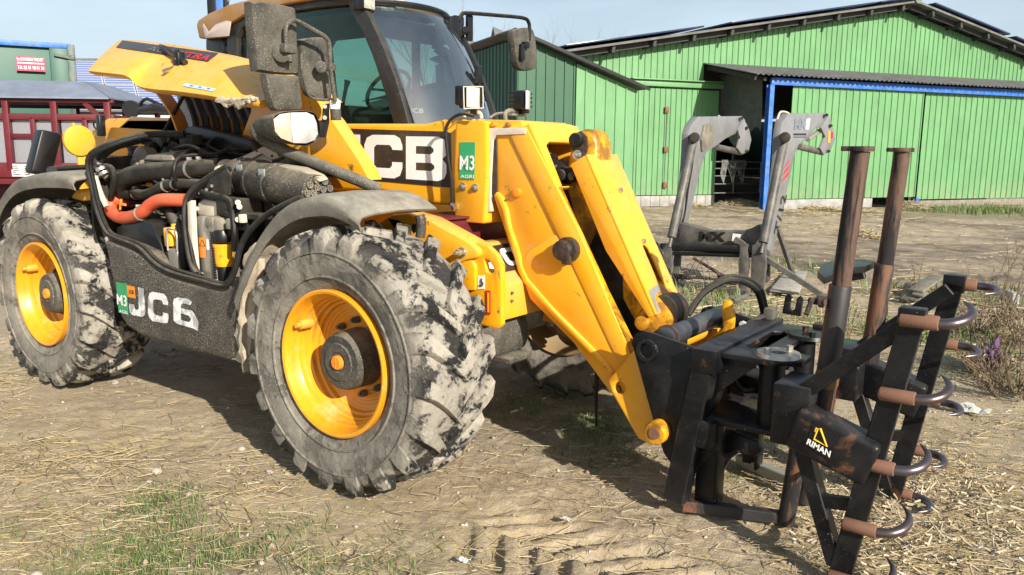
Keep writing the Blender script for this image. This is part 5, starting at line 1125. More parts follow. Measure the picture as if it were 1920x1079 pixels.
# ---------------------------------------------------------------- mudguards
def guard(dx, T, y0=.02, y1=.52, lip=.08):
    def f(b):
        C_ = catmull([V((x+dx, 0, z)) for x, z in T], 5); rows = []
        for i, p in enumerate(C_):
            s = i/(len(C_)-1); l = lip*min(1, 1.6-s*.9)
            rows.append([V((p.x, y0+.012, p.z-l)), V((p.x, y0, p.z-l*.45)), V((p.x, y0+.004, p.z-.012)), V((p.x, y0+.022, p.z+.008)), V((p.x, y0+.1, p.z+.02)), V((p.x, (y0+y1)/2, p.z+.027)), V((p.x, y1, p.z+.02))])
        loft(b, rows); solid(b, .009)
    return f
m_fend = paint('dusty_mudguard', (.03, .03, .031), .7, dirt=(.34, .31, .25), amt=.42, scale=4, soft=.3, specks=.45, speckcol=(.5, .45, .33), dust=.95, bump=.25)
tp('mudguard', m_fend, guard(0, [(-.70, .86), (-.62, .99), (-.50, 1.15), (-.36, 1.27), (-.2, 1.342), (-.03, 1.362), (.1, 1.335), (.20, 1.285)]))
tp('mudguard', m_fend, guard(-2.8, [(-.66, 1.02), (-.5, 1.20), (-.28, 1.33), (0, 1.385), (.28, 1.40), (.48, 1.39), (.55, 1.37)]))
def liner(b):
    rows = []
    for k in range(15):
        a = math.radians(118+k*5.4); r = .73+.02*noise.noise(V((k*.7, 0, 0)))
        rows.append([V((math.cos(a)*r+.02*noise.noise(V((k, j, 3))), .06+j*.09, ZC+math.sin(a)*r+.02*noise.noise(V((k, j*2, 7))))) for j in range(6)])
    loft(b, rows); solid(b, .02)
    bmesh.ops.subdivide_edges(b, edges=b.edges[:], cuts=1, use_grid_fill=True)
    for v in b.verts: v.co += V((noise.noise(v.co*25), noise.noise(v.co*25+V((4, 0, 0))), noise.noise(v.co*25+V((0, 8, 0)))))*.018
tp('wheel_arch_mud', m_mud, liner)
tp('guard_stay', m_blkh, lambda b: tube(b, LY(.45, [(787, 404), (790, 420), (788, 445)]), .024, 10, 3))
# ---------------------------------------------------------------- raised engine cover
E1 = [(165, 133), (200, 137), (232, 141), (246, 149), (258, 161), (285, 167), (330, 171), (395, 180), (440, 190), (475, 192), (500, 186)]
E2 = [(225, 75), (258, 76), (292, 80), (318, 83), (340, 86), (370, 91), (410, 99), (450, 107), (490, 119), (520, 136), (545, 155)]
H1 = [pY(.15+.012*max(0, i-7)**2, *p) for i, p in enumerate(E1)]; H2 = [pY(.50+.01*max(0, i-6)**2, *p) for i, p in enumerate(E2)]
H1c, H2c = catmull(H1, 4), catmull(H2, 4); NH = len(H1c)-1
def HS(s, t_):
    i = min(NH-1, int(s*NH)); f = s*NH-i; a = H1c[i].lerp(H1c[i+1], f); c_ = H2c[i].lerp(H2c[i+1], f)
    p = a.lerp(c_, t_); bul = math.sin(t_*PI)*.035*(1-.6*abs(2*s-1)**4)
    return p+V((0, -.6, .4))*bul+V((.35, -.2, -.2))*(.06*math.exp(-((s-.5-.12*(1-t_))/.05)**2)*0)
def hood(b):
    rows = []
    for i in range(NH+1):
        s = i/NH; r = [HS(s, 0)+V((0, .05, -.025)), HS(s, 0)+V((0, .012, -.012))]+[HS(s, q/8) for q in range(9)]
        e = r[-1]; r += [e+V((0, .02, -.004)), e+V((0, .2, -.04)), e+V((0, .38, -.09))]
        rows.append(r)
    rows.insert(0, [p+(rows[0][6]+V((0, .05, -.02))-p)*.10+V((.015, .03, -.01)) for p in rows[0]])
    loft(b, rows); solid(b, .006)
hd = tp('engine_cover', m_yel, hood, smooth=50)
def HP(px, py):
    best = None; a, c_, da, dc = .5, .5, .5, .5
    for it in range(7):
        for i in range(-4, 5):
            for j in range(-4, 5):
                s, q = min(1, max(0, a+da*i/4)), min(1, max(0, c_+dc*j/4)); x, y = proj(HS(s, q)); e = (x-px)**2+(y-py)**2
                if best is None or e < best[0]: best = (e, s, q)
        a, c_ = best[1], best[2]; da *= .4; dc *= .4
    e = 1e-3; p = HS(a, c_); n = (HS(min(1, a+.01), c_)-HS(max(0, a-.01), c_)).cross(HS(a, min(1, c_+.02))-HS(a, max(0, c_-.02))).normalized()
    if n.dot(CO-p) < 0: n = -n
    return p, n
def hquad(name, mat, pts, off, parent, nx=12, ny=3):
    bl_, br_2, tr_, tl_ = [V((p[0], p[1], 0)) for p in pts]; rows = []
    for j in range(ny+1):
        r = []
        for i in range(nx+1):
            a, c_ = i/nx, j/ny; q = (bl_*(1-a)+br_2*a)*(1-c_)+(tl_*(1-a)+tr_*a)*c_; p, n = HP(q.x, q.y); r.append(p+n*off)
        rows.append(r)
    bm = NB(); loft(bm, rows); return mk(name, bm, mat, parent)
def htext(s, pts, mat, off, bold=.02):
    me = text_mesh(s, bold); me.materials.clear(); xs = [v.co.x for v in me.vertices]; ys = [v.co.y for v in me.vertices]
    bl_, br_2, tr_, tl_ = [V((p[0], p[1], 0)) for p in pts]
    for v in me.vertices:
        a, c_ = (v.co.x-min(xs))/(max(xs)-min(xs)), (v.co.y-min(ys))/(max(ys)-min(ys)); q = (bl_*(1-a)+br_2*a)*(1-c_)+(tl_*(1-a)+tr_*a)*c_; p, n = HP(q.x, q.y); v.co = p+n*off
    me.name = 'lettering'; return link_mesh('lettering', me, mat, hd)
hquad('decal', m_decal, [(218, 90), (390, 117), (410, 101), (230, 77)], .004, hd, 16, 3)
htext('AGRI', [(274, 96), (326, 105.5), (338, 97.5), (284, 88.5)], m_greyd, .006, .01)
htext('XTRA', [(328, 106), (388, 115.5), (402, 107), (340, 97.5)], m_redp, .006, .02)
hquad('label', paint('pale_blue_label', (.35, .55, .70), .5, amt=.2), [(343, 163), (400, 173), (406, 168), (348, 157.5)], .004, hd, 6, 1)
[hquad('label_mark', m_blue if k % 2 else m_white, [(349+k*8, 161.8+k*1.3), (354+k*8, 162.6+k*1.3), (355.5+k*8, 161+k*1.3), (350.5+k*8, 160.2+k*1.3)], .006, hd, 1, 1) for k in range(6)]
p1, n1_ = HP(340, 117); p2, _ = HP(305, 95); p3, _ = HP(350, 122)
lt = tp('cover_latch', m_blkc, lambda b: (tube(b, [p2+n1_*.03, p2.lerp(p1, .3)+n1_*.035, p2.lerp(p1, .7)+n1_*.03, p3+n1_*.015], [.009, .014, .016, .016], 10, 6), box(b, p1+n1_*.03+V((0, 0, -.01)), (.06, .05, .08), .012), cyl(b, p1+n1_*.0, p1+n1_*.07, .018, n=14)), hd)
tp('latch_rod', m_zinc, lambda b: tube(b, [p1+n1_*.06+V((0, 0, -.03)), p1+n1_*.05+V((-.03, 0, -.07)), HP(312, 143)[0]+n1_*.03], .012, 8, 5), hd)
def mudlip(b):
    T_ = [(396, 180), (412, 183), (432, 186), (452, 184), (474, 180), (476, 190), (462, 193), (447, 204), (432, 196), (420, 198), (404, 190)]
    plate(b, LY(.145, T_), (0, .03, 0), bevel=.008); bmesh.ops.subdivide_edges(b, edges=b.edges[:], cuts=5, use_grid_fill=True)
    for v in b.verts: v.co += V((noise.noise(v.co*38), noise.noise(v.co*32+V((9, 0, 0))), noise.noise(v.co*40+V((0, 5, 0)))))*.014+V((noise.noise(v.co*110), 0, noise.noise(v.co*120+V((3, 0, 0)))))*.008
tp('mud_crust', m_mud, mudlip, hd)
# fixed yellow bodywork behind the opening, its bright front flange and the slotted grille
tp('body_cover', m_yel, lambda b: plate(b, LY(.72, [(470, 160), (560, 150), (622, 226), (646, 262), (672, 300), (692, 338), (640, 330), (560, 300), (480, 272), (452, 258), (470, 210)]), (0, .10, 0), bevel=.006))
tp('hood_rib', m_yeld, lambda b: (loft(b, [[pY(Y_, 290+dx, 168), pY(Y_, 306+dx, 190), pY(Y_, 322+dx, 216), pY(Y_, 333+dx, 246)] for Y_, dx in ((.60, 0), (.66, 12), (.74, 24))]), solid(b, .012)))
t = NT('perforated_mesh'); vo = t.n('ShaderNodeTexVoronoi'); vo.inputs['Scale'].default_value = 130; t.l(t.coord(False), vo.inputs['Vector']); t.set(Base_Color=t.mix(t.ramp(vo.outputs['Distance'], .28, .36), (.03, .03, .03), (.42, .42, .50)), Roughness=.5)  # sky seen through the holes is put into the mesh as pale lavender
tp('grille_mesh', t.m, lambda b: plate(b, LY(.80, [(330, 172), (470, 190), (475, 262), (345, 250)]), (0, .01, 0)))
tp('grille_backing', m_yeld, lambda b: plate(b, LY(.785, [(372, 216), (474, 226), (474, 262), (372, 250)]), (0, .008, 0)))
for k in range(7):
    x = 345+k*19; tp('grille_rib', m_blks, lambda b: (loft(b, [[pY(Y_, x+dx, 172+k*2), pY(Y_, x+11+dx, 196+k*2), pY(Y_, x+20+dx, 222+k), pY(Y_, x+24+dx, 250+k)] for Y_, dx in ((.765, -3), (.755, 1), (.765, 7))]), solid(b, .01)))
tp('bay_sill', m_blkc, lambda b: plate(b, LY(.62, [(342, 240), (360, 236), (470, 262), (474, 285), (400, 280), (346, 258)]), (0, .12, 0), bevel=.012))
for k in range(1): tp('cover_strut', m_dark, lambda b: tube(b, [pY(.6, 300+k*60, 262), HS(.3+.2*k, .8)+V((0, .25, -.08))], .012, 8, 1))
# guard tube, lamp, mirrors
tp('guard_tube', m_blkh, lambda b: tube(b, LYV([(520, 230, .36), (495, 234, .30), (480, 244, .27), (490, 258, .28), (520, 276, .33), (560, 294, .40), (620, 318, .50), (680, 342, .60), (712, 357, .66)]), .031, 16, 8))
LAMP = [(508, 222), (522, 211), (545, 208), (575, 208), (590, 214), (597, 230), (599, 252), (592, 266), (575, 273), (550, 272), (525, 263), (512, 248)]
lc = (550, 241)
def lampbody(b):
    A = catmull(LX(-.58, LAMP), 3, True); B_ = [p+(V((-.2, 0, 0)))+(pX(-.58, *lc)-p)*.35 for p in A]; rows = [[p+V((.012, 0, 0))+(pX(-.58, *lc)-p)*.04 for p in A], A, [p.lerp(q, .5)+(p-pX(-.58, *lc))*.06 for p, q in zip(A, B_)], B_]
    loft(b, rows, True); b.faces.new([v for v in b.verts[-len(A):]])
hl = tp('headlamp', m_blkh, lampbody, smooth=60)
def lens(pts, off, bulge):
    def f(b):
        A = LX(-.565, pts); c0 = sum(A, V())/len(A); rows = [[p.lerp(c0, s)+V((off+bulge*math.sin(s*PI/2), 0, 0)) for p in A] for s in (0, .1, .3, .6, .9)]
        loft(b, rows, True); b.faces.new(b.verts[-len(A):])
    return f
m_refl = NT('lamp_reflector').set(Base_Color=(.85, .87, .90), Roughness=.22, Metallic=.55, Coat_Weight=.8, Coat_Roughness=.05).m
tp('lens', m_refl, lens([(545, 211.5), (575, 211), (588, 217), (594, 231), (596, 252), (590, 263), (575, 269), (550, 268.5), (546, 240)], .0, .022), hl, 60)
m_turn = paint('turn_lens', (.75, .50, .40), .2, dirt=(.85, .3, .1), amt=.3, scale=12, bump=0, coat=.8)
tp('turn_lens', m_turn, lens([(513, 224), (525, 214.5), (544, 211.5), (545.5, 240), (549, 268), (527, 259.5), (516, 247)], .0, .02), hl, 60)
def mirror(name, pts, x, depth, mat, tilt=0):
    def f(b):
        A = catmull(LX(x, pts), 3, True); c0 = sum(A, V())/len(A)
        rows = [[p+V((-depth, 0, 0)) for p in A], [p+V((-.01, 0, 0)) for p in A], [p.lerp(c0, .04)+V((.004, 0, 0)) for p in A], [p.lerp(c0, .35)+V((.014, 0, 0)) for p in A], [p.lerp(c0, .8)+V((.018, 0, 0)) for p in A]]
        loft(b, rows, True); b.faces.new(b.verts[-len(A):]); b.faces.new(b.verts[:len(A)][::-1]); bmesh.ops.recalc_face_normals(b, faces=b.faces[:])
    return tp(name, mat, f, smooth=50)
mirror('wide_mirror', [(470, 14), (474, 5), (500, 4), (545, 13), (554, 22), (557, 80), (560, 132), (554, 140), (520, 138), (488, 133), (480, 122)], -.60, .05, m_blkh)
mirror('kerb_mirror', [(497, 144), (502, 140), (556, 143), (560, 150), (566, 196), (560, 206), (530, 207), (512, 202)], -.59, .04, m_blkh)
mirror('side_mirror', [(562, 84), (566, 74), (600, 70), (613, 80), (617, 130), (622, 180), (614, 190), (590, 184), (572, 165)], -.66, .035, m_blkh)
tp('mirror_arm', m_blkh, lambda b: (tube(b, LX(-.54, [(542, 108), (537, 80), (536, 52), (543, 42), (556, 40), (590, 58), (612, 72), (618, 88), (620, 130), (626, 170), (628, 192)]), .0115, 10, 6)))
tp('mirror_arm', m_blkh, lambda b: tube(b, LX(-.60, [(565, 100), (566, 130), (575, 170), (586, 184), (605, 187), (622, 188)]), .007, 8, 5))
tp('arm_clamp', m_blkh, lambda b: (box(b, pX(-.535, 540, 92), (.05, .075, .045), .01), cyl(b, pX(-.58, 528, 100), pX(-.55, 528, 100), .045, n=20, bevel=.006), cyl(b, pX(-.535, 545, 100), pX(-.535, 544, 116), .011, n=10)))
tp('arm_clamp', m_blkh, lambda b: (box(b, pX(-.56, 618, 126), (.05, .05, .04), .008), cyl(b, pX(-.60, 602, 126), pX(-.57, 602, 126), .03, n=16, bevel=.005)))
tp('mirror_socket', m_blkh, lambda b: (cyl(b, pX(-.57, 628, 190), pX(-.57, 630, 226), .028, n=18, bevel=.005)))
tp('socket_paint', m_white, lambda b: lathe(b, pX(-.57, 628.3, 205), (0, 0, 1), [(0, .0285), (.04, .0288), (.045, .0285)], 18))
tp('lamp_bracket', m_blkc, lambda b: (plate(b, LX(-.585, [(608, 196), (618, 194), (618, 230), (612, 258), (598, 258), (596, 226), (606, 226)]), (-.012, 0, 0), bevel=.003)))
for py in (200, 221): tp('bracket_bolt', m_zinc, lambda b: cyl(b, pX(-.585, 609, py), pX(-.56, 609, py), .012, n=6))
# ---------------------------------------------------------------- cab
CY0, CY1 = 1.40, 2.26
def both(pts): return LY(CY0, pts)
PILL = [(655, -6), (676, 2), (694, 28), (722, 88), (748, 155), (771, 234), (742, 234), (724, 172), (703, 108), (682, 58), (660, 20)]
RAIL = [(430, 125), (429, 74), (438, 48), (468, 29), (540, 10), (600, 0), (657, -8), (660, 10), (600, 15), (545, 23), (482, 39), (457, 53), (448, 72), (448, 125)]
m_cabblk = paint('cab_black', (.016, .016, .017), .45, dirt=(.2, .18, .15), amt=.1, specks=.35, speckcol=(.3, .27, .22), dust=.4, bump=.08)
for yy, s in ((CY0-.02, 1), (CY1+.02, -1)):
    tp('front_pillar', m_cabblk, lambda b: plate(b, [V((p.x, yy, p.z)) for p in both(PILL)], (0, s*.07, 0), bevel=.01))
    tp('window_rail', m_cabblk, lambda b: plate(b, [V((p.x, yy, p.z)) for p in both(RAIL)], (0, s*.05, 0), bevel=.008))
GL = [(448, 62), (482, 40), (545, 22), (600, 14), (660, 8), (684, 52), (705, 105), (726, 170), (746, 236), (440, 240), (440, 120)]
tp('side_window', m_glass, lambda b: plate(b, [V((p.x, CY0+.02, p.z)) for p in both(GL)], (0, .006, 0)), smooth=0)
tp('side_window', m_glass, lambda b: plate(b, [V((p.x, CY1-.02, p.z)) for p in both(GL)], (0, -.006, 0)), smooth=0)
R_c = [pY(CY0, *p) for p in ((676, 6), (697, 36), (724, 92), (750, 160), (776, 240))]
def bow(p, s): return V((p.x+.17*math.sin(s*PI)**.8, CY0+.02+(CY1-CY0-.04)*s, p.z))
def wscreen(b):
    Cc = catmull(R_c, 4); loft(b, [[bow(p, j/14) for p in Cc] for j in range(15)])
tp('windscreen', m_screen, wscreen, smooth=60)
tp('windscreen_seal', m_blkc, lambda b: (tube(b, [bow(R_c[0]+V((0, 0, .015)), j/14) for j in range(15)], .02, 8, 1), tube(b, [bow(p, 1)+V((.01, .02, 0)) for p in catmull(R_c, 4)], .024, 8, 1), tube(b, [bow(R_c[-1], j/14) for j in range(15)], .02, 8, 1)))
def roof(b):
    o = both([(379, 50), (382, 40), (402, 27), (440, 11), (520, -10), (600, -22), (650, -12), (668, -3), (664, 2), (600, 1), (540, 11), (468, 30), (440, 46), (434, 56), (432, 70), (384, 74)])
    plate(b, [V((p.x, CY0-.05, p.z)) for p in o], (0, CY1-CY0+.1, 0), bevel=.03, seg=3)
rf = tp('cab_roof', m_cab, roof)
tp('corner_panel', m_pinkish, lambda b: plate(b, LY(CY0-.054, [(382, 44), (392, 60), (405, 46), (425, 39), (434, 41), (430, 68), (385, 72), (380, 52)]), NY*.004, bevel=.002), rf)
tp('cab_body', m_yeld, lambda b: (box(b, (-1.75, 1.84, 1.36), (1.9, .84, .66), .03)))
tp('rear_post', m_cabblk, lambda b: (box(b, (-2.62, CY0+.05, 2.05), (.07, .07, .8), .01), box(b, (-2.62, CY1-.05, 2.05), (.07, .07, .8), .01), box(b, (-2.62, 1.83, 1.72), (.05, .8, .06), .01)))
tp('rear_vent', m_blkc, lambda b: plate(b, both([(386, 74), (412, 72), (430, 72), (432, 132), (404, 126), (394, 110), (386, 92)]), (0, .3, 0), bevel=.006))
tp('rear_frame', m_blkc, lambda b: (plate(b, both([(412, 72), (430, 72), (432, 110), (420, 108)]), (0, .05, 0), bevel=.006)))
tp('headliner', m_seat, lambda b: box(b, (-1.95, 1.83, 2.44), (1.35, .80, .03), .01))
tp('seat', m_seat, lambda b: (box(b, (-1.95, 1.83, 1.82), (.48, .46, .13), .05, seg=3), box(b, (-2.22, 1.83, 2.1), (.13, .44, .55), .05, Matrix.Rotation(-.12, 3, 'Y'), 3), box(b, (-2.28, 1.83, 2.42), (.09, .26, .14), .04, seg=3)))
tp('dashboard', m_seat, lambda b: (box(b, (-1.05, 1.83, 1.72), (.32, .78, .16), .04, seg=3), cyl(b, (-1.18, 1.83, 1.75), (-1.40, 1.83, 1.98), .03, n=12)))
tp('steering_wheel', m_seat, lambda b: (tube(b, [V((-1.40, 1.83, 1.98))+V((math.cos(a)*.11, 0, math.cos(a)*.13))+V((0, math.sin(a)*.18, 0)) for a in [k*PI/8 for k in range(16)]], .014, 8, 2, True), bar(b, V((-1.40, 1.66, 1.98)), V((-1.40, 2.0, 1.98)), .03, .015)))
tp('control_pod', m_seat, lambda b: (box(b, (-1.75, 1.52, 1.84), (.4, .1, .1), .03), tube(b, [V((-1.55, 1.53, 1.85)), V((-1.52, 1.54, 1.98)), V((-1.5, 1.54, 2.03))], [.012, .014, .024], 8, 4)))
tp('far_door_bar', m_seat, lambda b: box(b, (-1.5, CY1-.04, 2.0), (.05, .05, .9), .01))
tp('sun_blind', m_seat, lambda b: box(b, (-1.18, 1.83, 2.36), (.03, .7, .13), .006, Matrix.Rotation(.5, 3, 'Y')))
text('notice', 'JCB', [V((-.94, 1.55, 1.80)), V((-.92, 1.66, 1.80)), V((-.92, 1.66, 1.84)), V((-.94, 1.55, 1.84))], m_white, TH, .03)
def roof_lamp(y, x, z, sz=.11, rz=0):
    l = tp('roof_lamp', m_blkc, lambda b: (box(b, (x, y, z), (.07, sz, sz), .012, Matrix.Rotation(rz, 3, 'Z')), box(b, (x-.05, y, z-.01), (.08, sz*.7, sz*.7), .012), box(b, (x-.02, y, z+.07), (.03, .03, .09), .004)))
    r = Matrix.Rotation(rz, 3, 'Z'); tp('lens', m_lensg, lambda b: (box(b, V((x, y, z))+r @ V((.037, 0, 0)), (.006, sz*.86, sz*.86), .003, r), [lathe(b, V((x, y, z))+r @ V((.041, sz*.22*i, sz*.22*j)), r @ V((1, 0, 0)), [(0, .012), (.003, .014), (.003, 0)], 10) for i in (-1, 1) for j in (-1, 1)]), l)
m_lensg = paint('lamp_glass', (.52, .50, .46), .25, .3, dirt=(.5, .44, .36), amt=.3, bump=.05, coat=.5)
for px, py in ((685, 4), (724, 9), (740, 12)):
    Y_ = {685: 1.40, 724: 1.58, 740: 1.68}[px]; p = pY(Y_, px, py); roof_lamp(p.y, p.x, p.z, .105, {685: .0, 724: -.5, 740: -.2}[px])
# far mirror on its arm, bracket and wiring on the far pillar
def far(pts): return LX(-1.02, pts)
tp('mirror_arm', m_blks, lambda b: tube(b, far([(860, 40), (866, 28), (876, 25), (930, 29), (980, 34), (991, 42), (993, 58), (992, 76)]), .014, 10, 6))
mirror('far_mirror', [(961, 62), (966, 55), (990, 52), (1000, 58), (1005, 85), (1007, 120), (1002, 130), (985, 133), (972, 128), (966, 105)], -1.03, .05, m_blkh)
tp('arm_clamp', m_blkc, lambda b: (box(b, pX(-1.0, 985, 85), (.05, .06, .05), .01), box(b, pX(-1.0, 979, 98), (.03, .05, .12), .008)))
tp('mirror_bracket', m_blkc, lambda b: (box(b, pX(-1.05, 848, 52), (.08, .14, .14), .02), box(b, pX(-1.05, 830, 45), (.05, .12, .06), .01), box(b, pX(-1.05, 880, 53), (.03, .06, .18), .01), box(b, pX(-1.05, 858, 40), (.05, .1, .07), .015), cyl(b, pX(-1.05, 862, 58), pX(-1.05, 876, 58), .03, n=10)))
tp('far_visor', m_blkc, lambda b: (plate(b, far([(825, 66), (838, 62), (852, 76), (846, 84), (832, 80), (824, 92), (818, 90)]), (-.05, 0, 0), bevel=.006), plate(b, far([(828, 84), (848, 96), (850, 106), (838, 112), (818, 96)]), (-.03, 0, 0), bevel=.004)))
for k in range(4):
    tp('pillar_cable', m_blks, lambda b: tube(b, far([(845+4*k, 75), (856+4*k, 92+3*k), (868+4*k, 112), (878+3*k, 132+4*k), (890+2*k, 160), (898+2*k, 190), (904+k, 215)]), .0085, 6, 6))
tp('wiper', m_blkc, lambda b: (bar(b, pX(-.78, 893, 132), pX(-.70, 908, 212), .02, .03), bar(b, pX(-.78, 900, 128), pX(-.70, 912, 190), .015, .02), box(b, pX(-.76, 897, 140), (.04, .05, .12), .01)))
# work lamps on the boom end
wl1 = tp('work_lamp', m_blkc, lambda b: (box(b, pX(.02, 882, 183), (.07, .12, .115), .012), box(b, pX(-.03, 870, 180), (.05, .1, .10), .01), box(b, pX(.0, 885, 208), (.03, .05, .05), .006)))
tp('lens', m_refl, lambda b: box(b, pX(.058, 887, 183), (.006, .105, .102), .01), wl1)
tp('lamp_rim', m_cream, lambda b: tube(b, LX(.06, [(869, 163), (905, 163), (906, 203), (870, 204)]), .004, 6, 1, True), wl1)
tp('lamp_bracket', m_cream, lambda b: (tube(b, LX(.0, [(870, 220), (874, 212), (888, 209), (900, 213), (903, 222)]), .010, 8, 5),))
wl2 = tp('work_lamp', m_blkc, lambda b: (box(b, pX(.12, 978, 188), (.08, .07, .10), .012), [box(b, pX(.10, 976, 176+8*k), (.10, .085, .012), .003) for k in range(4)], box(b, pX(.10, 980, 208), (.06, .05, .03), .006)))
tp('lens', m_refl, lambda b: box(b, pX(.17, 990, 188), (.012, .075, .10), .006, Matrix.Rotation(.35, 3, 'Z')), wl2)
tp('lamp_bracket', m_cast, lambda b: (tube(b, LX(.08, [(948, 226), (947, 214), (954, 208), (966, 210), (984, 216)]), .012, 8, 4), box(b, pX(.08, 968, 216), (.05, .14, .012), .003), tube(b, LX(.0, [(918, 222), (930, 214), (944, 212)]), .007, 6, 4)))
# ================================================================ bale grab on the carriage
BGR = thing('bale_grab', 'black bale grab with curved steel tines and two tall rusty pipes', 'bale grab', (1.45, 1.17, 0))
def gp(name, mat, fn, parent=None, smooth=35):
    bm = NB(); fn(bm); return mk(name, bm, mat, parent or BGR, smooth)
def my0(p): return V((p.x, 2.35-p.y, p.z))
def my(p): return V((p.x, 2.22-p.y, p.z))
SIDE = LY(.80, [(1184, 642), (1192, 626), (1206, 621), (1222, 625), (1334, 664), (1336, 720), (1296, 870), (1262, 876), (1244, 850), (1222, 780), (1200, 700)])
for yy in (.80, 1.53): gp('side_plate', m_grab, lambda b: plate(b, [V((p.x, yy, p.z)) for p in SIDE], (0, .022, 0), bevel=.003))
c0 = pY(.80, 1214, 657)
for yy, s in ((.80, -1), (1.55, 1)): gp('pivot_bush', m_grab, lambda b: lathe(b, V((c0.x, yy, c0.z)), (0, s, 0), [(0, .034), (.016, .034), (.016, .048), (0, .052)], 28))
cc = pY(.95, 1262, 628)
gp('hook_tube', paint('worn_blue_black', (.025, .03, .045), .35, .3, dirt=(.2, .2, .2), amt=.3, bump=.1), lambda b: cyl(b, V((cc.x, .86, cc.z)), V((cc.x, 1.54, cc.z)), .046, n=24, bevel=.004))
gp('tube_flange', m_rust, lambda b: lathe(b, V((cc.x, .885, cc.z)), (0, 1, 0), [(0, .03), (0, .056), (.012, .056), (.012, .03)], 24))
# headstock frame
A_t, A_b = pY(.78, 1319, 686), pY(.78, 1264, 940)
for yy in (.80, 1.56): gp('upright', m_grab, lambda b: bar(b, V((A_t.x, yy, A_t.z)), V((A_b.x, yy, A_b.z)), .085, .095, (1, 0, 0), .006))
ZT = A_t.z
gp('top_beam', m_grab, lambda b: box(b, (A_t.x+.01, 1.18, ZT+.025), (.11, .86, .10), .006))
gp('lower_beam', m_grab, lambda b: box(b, (1.45, 1.18, .40), (.10, .84, .12), .008))
gp('foot_gusset', m_grab, lambda b: (plate(b, LY(.85, [(1306, 880), (1350, 840), (1356, 800), (1320, 790), (1300, 850)]), (0, .03, 0), bevel=.003)))
gp('arm_plate', m_grab, lambda b: (plate(b, [V((1.51, .80, ZT+.04)), V((1.53, .80, ZT+.04)), V((1.72, .80, ZT+.04)), V((1.83, .86, ZT+.04)), V((1.83, .98, ZT+.04)), V((1.74, 1.02, ZT+.04)), V((1.70, 1.10, ZT+.04)), V((1.70, 1.25, ZT+.04)), V((1.74, 1.33, ZT+.04)), V((1.83, 1.37, ZT+.04)), V((1.83, 1.50, ZT+.04)), V((1.72, 1.55, ZT+.04)), V((1.53, 1.55, ZT+.04)), V((1.51, 1.55, ZT+.04))], (0, 0, .022), [[V((1.55, 1.0, ZT+.04)), V((1.55, 1.35, ZT+.04)), V((1.59, 1.38, ZT+.04)), V((1.63, 1.32, ZT+.04)), V((1.63, 1.03, ZT+.04)), V((1.58, .95, ZT+.04))]], .003)))
for yy, s in ((.82, 1), (1.53, -1)): gp('lower_arm_plate', m_grab, lambda b: plate(b, [V((1.42, yy, .44)), V((1.74, yy-.01*s, .44)), V((1.80, yy+.05*s, .44)), V((1.80, yy+.16*s, .44)), V((1.42, yy+.3*s, .44))], (0, 0, .022), bevel=.003))
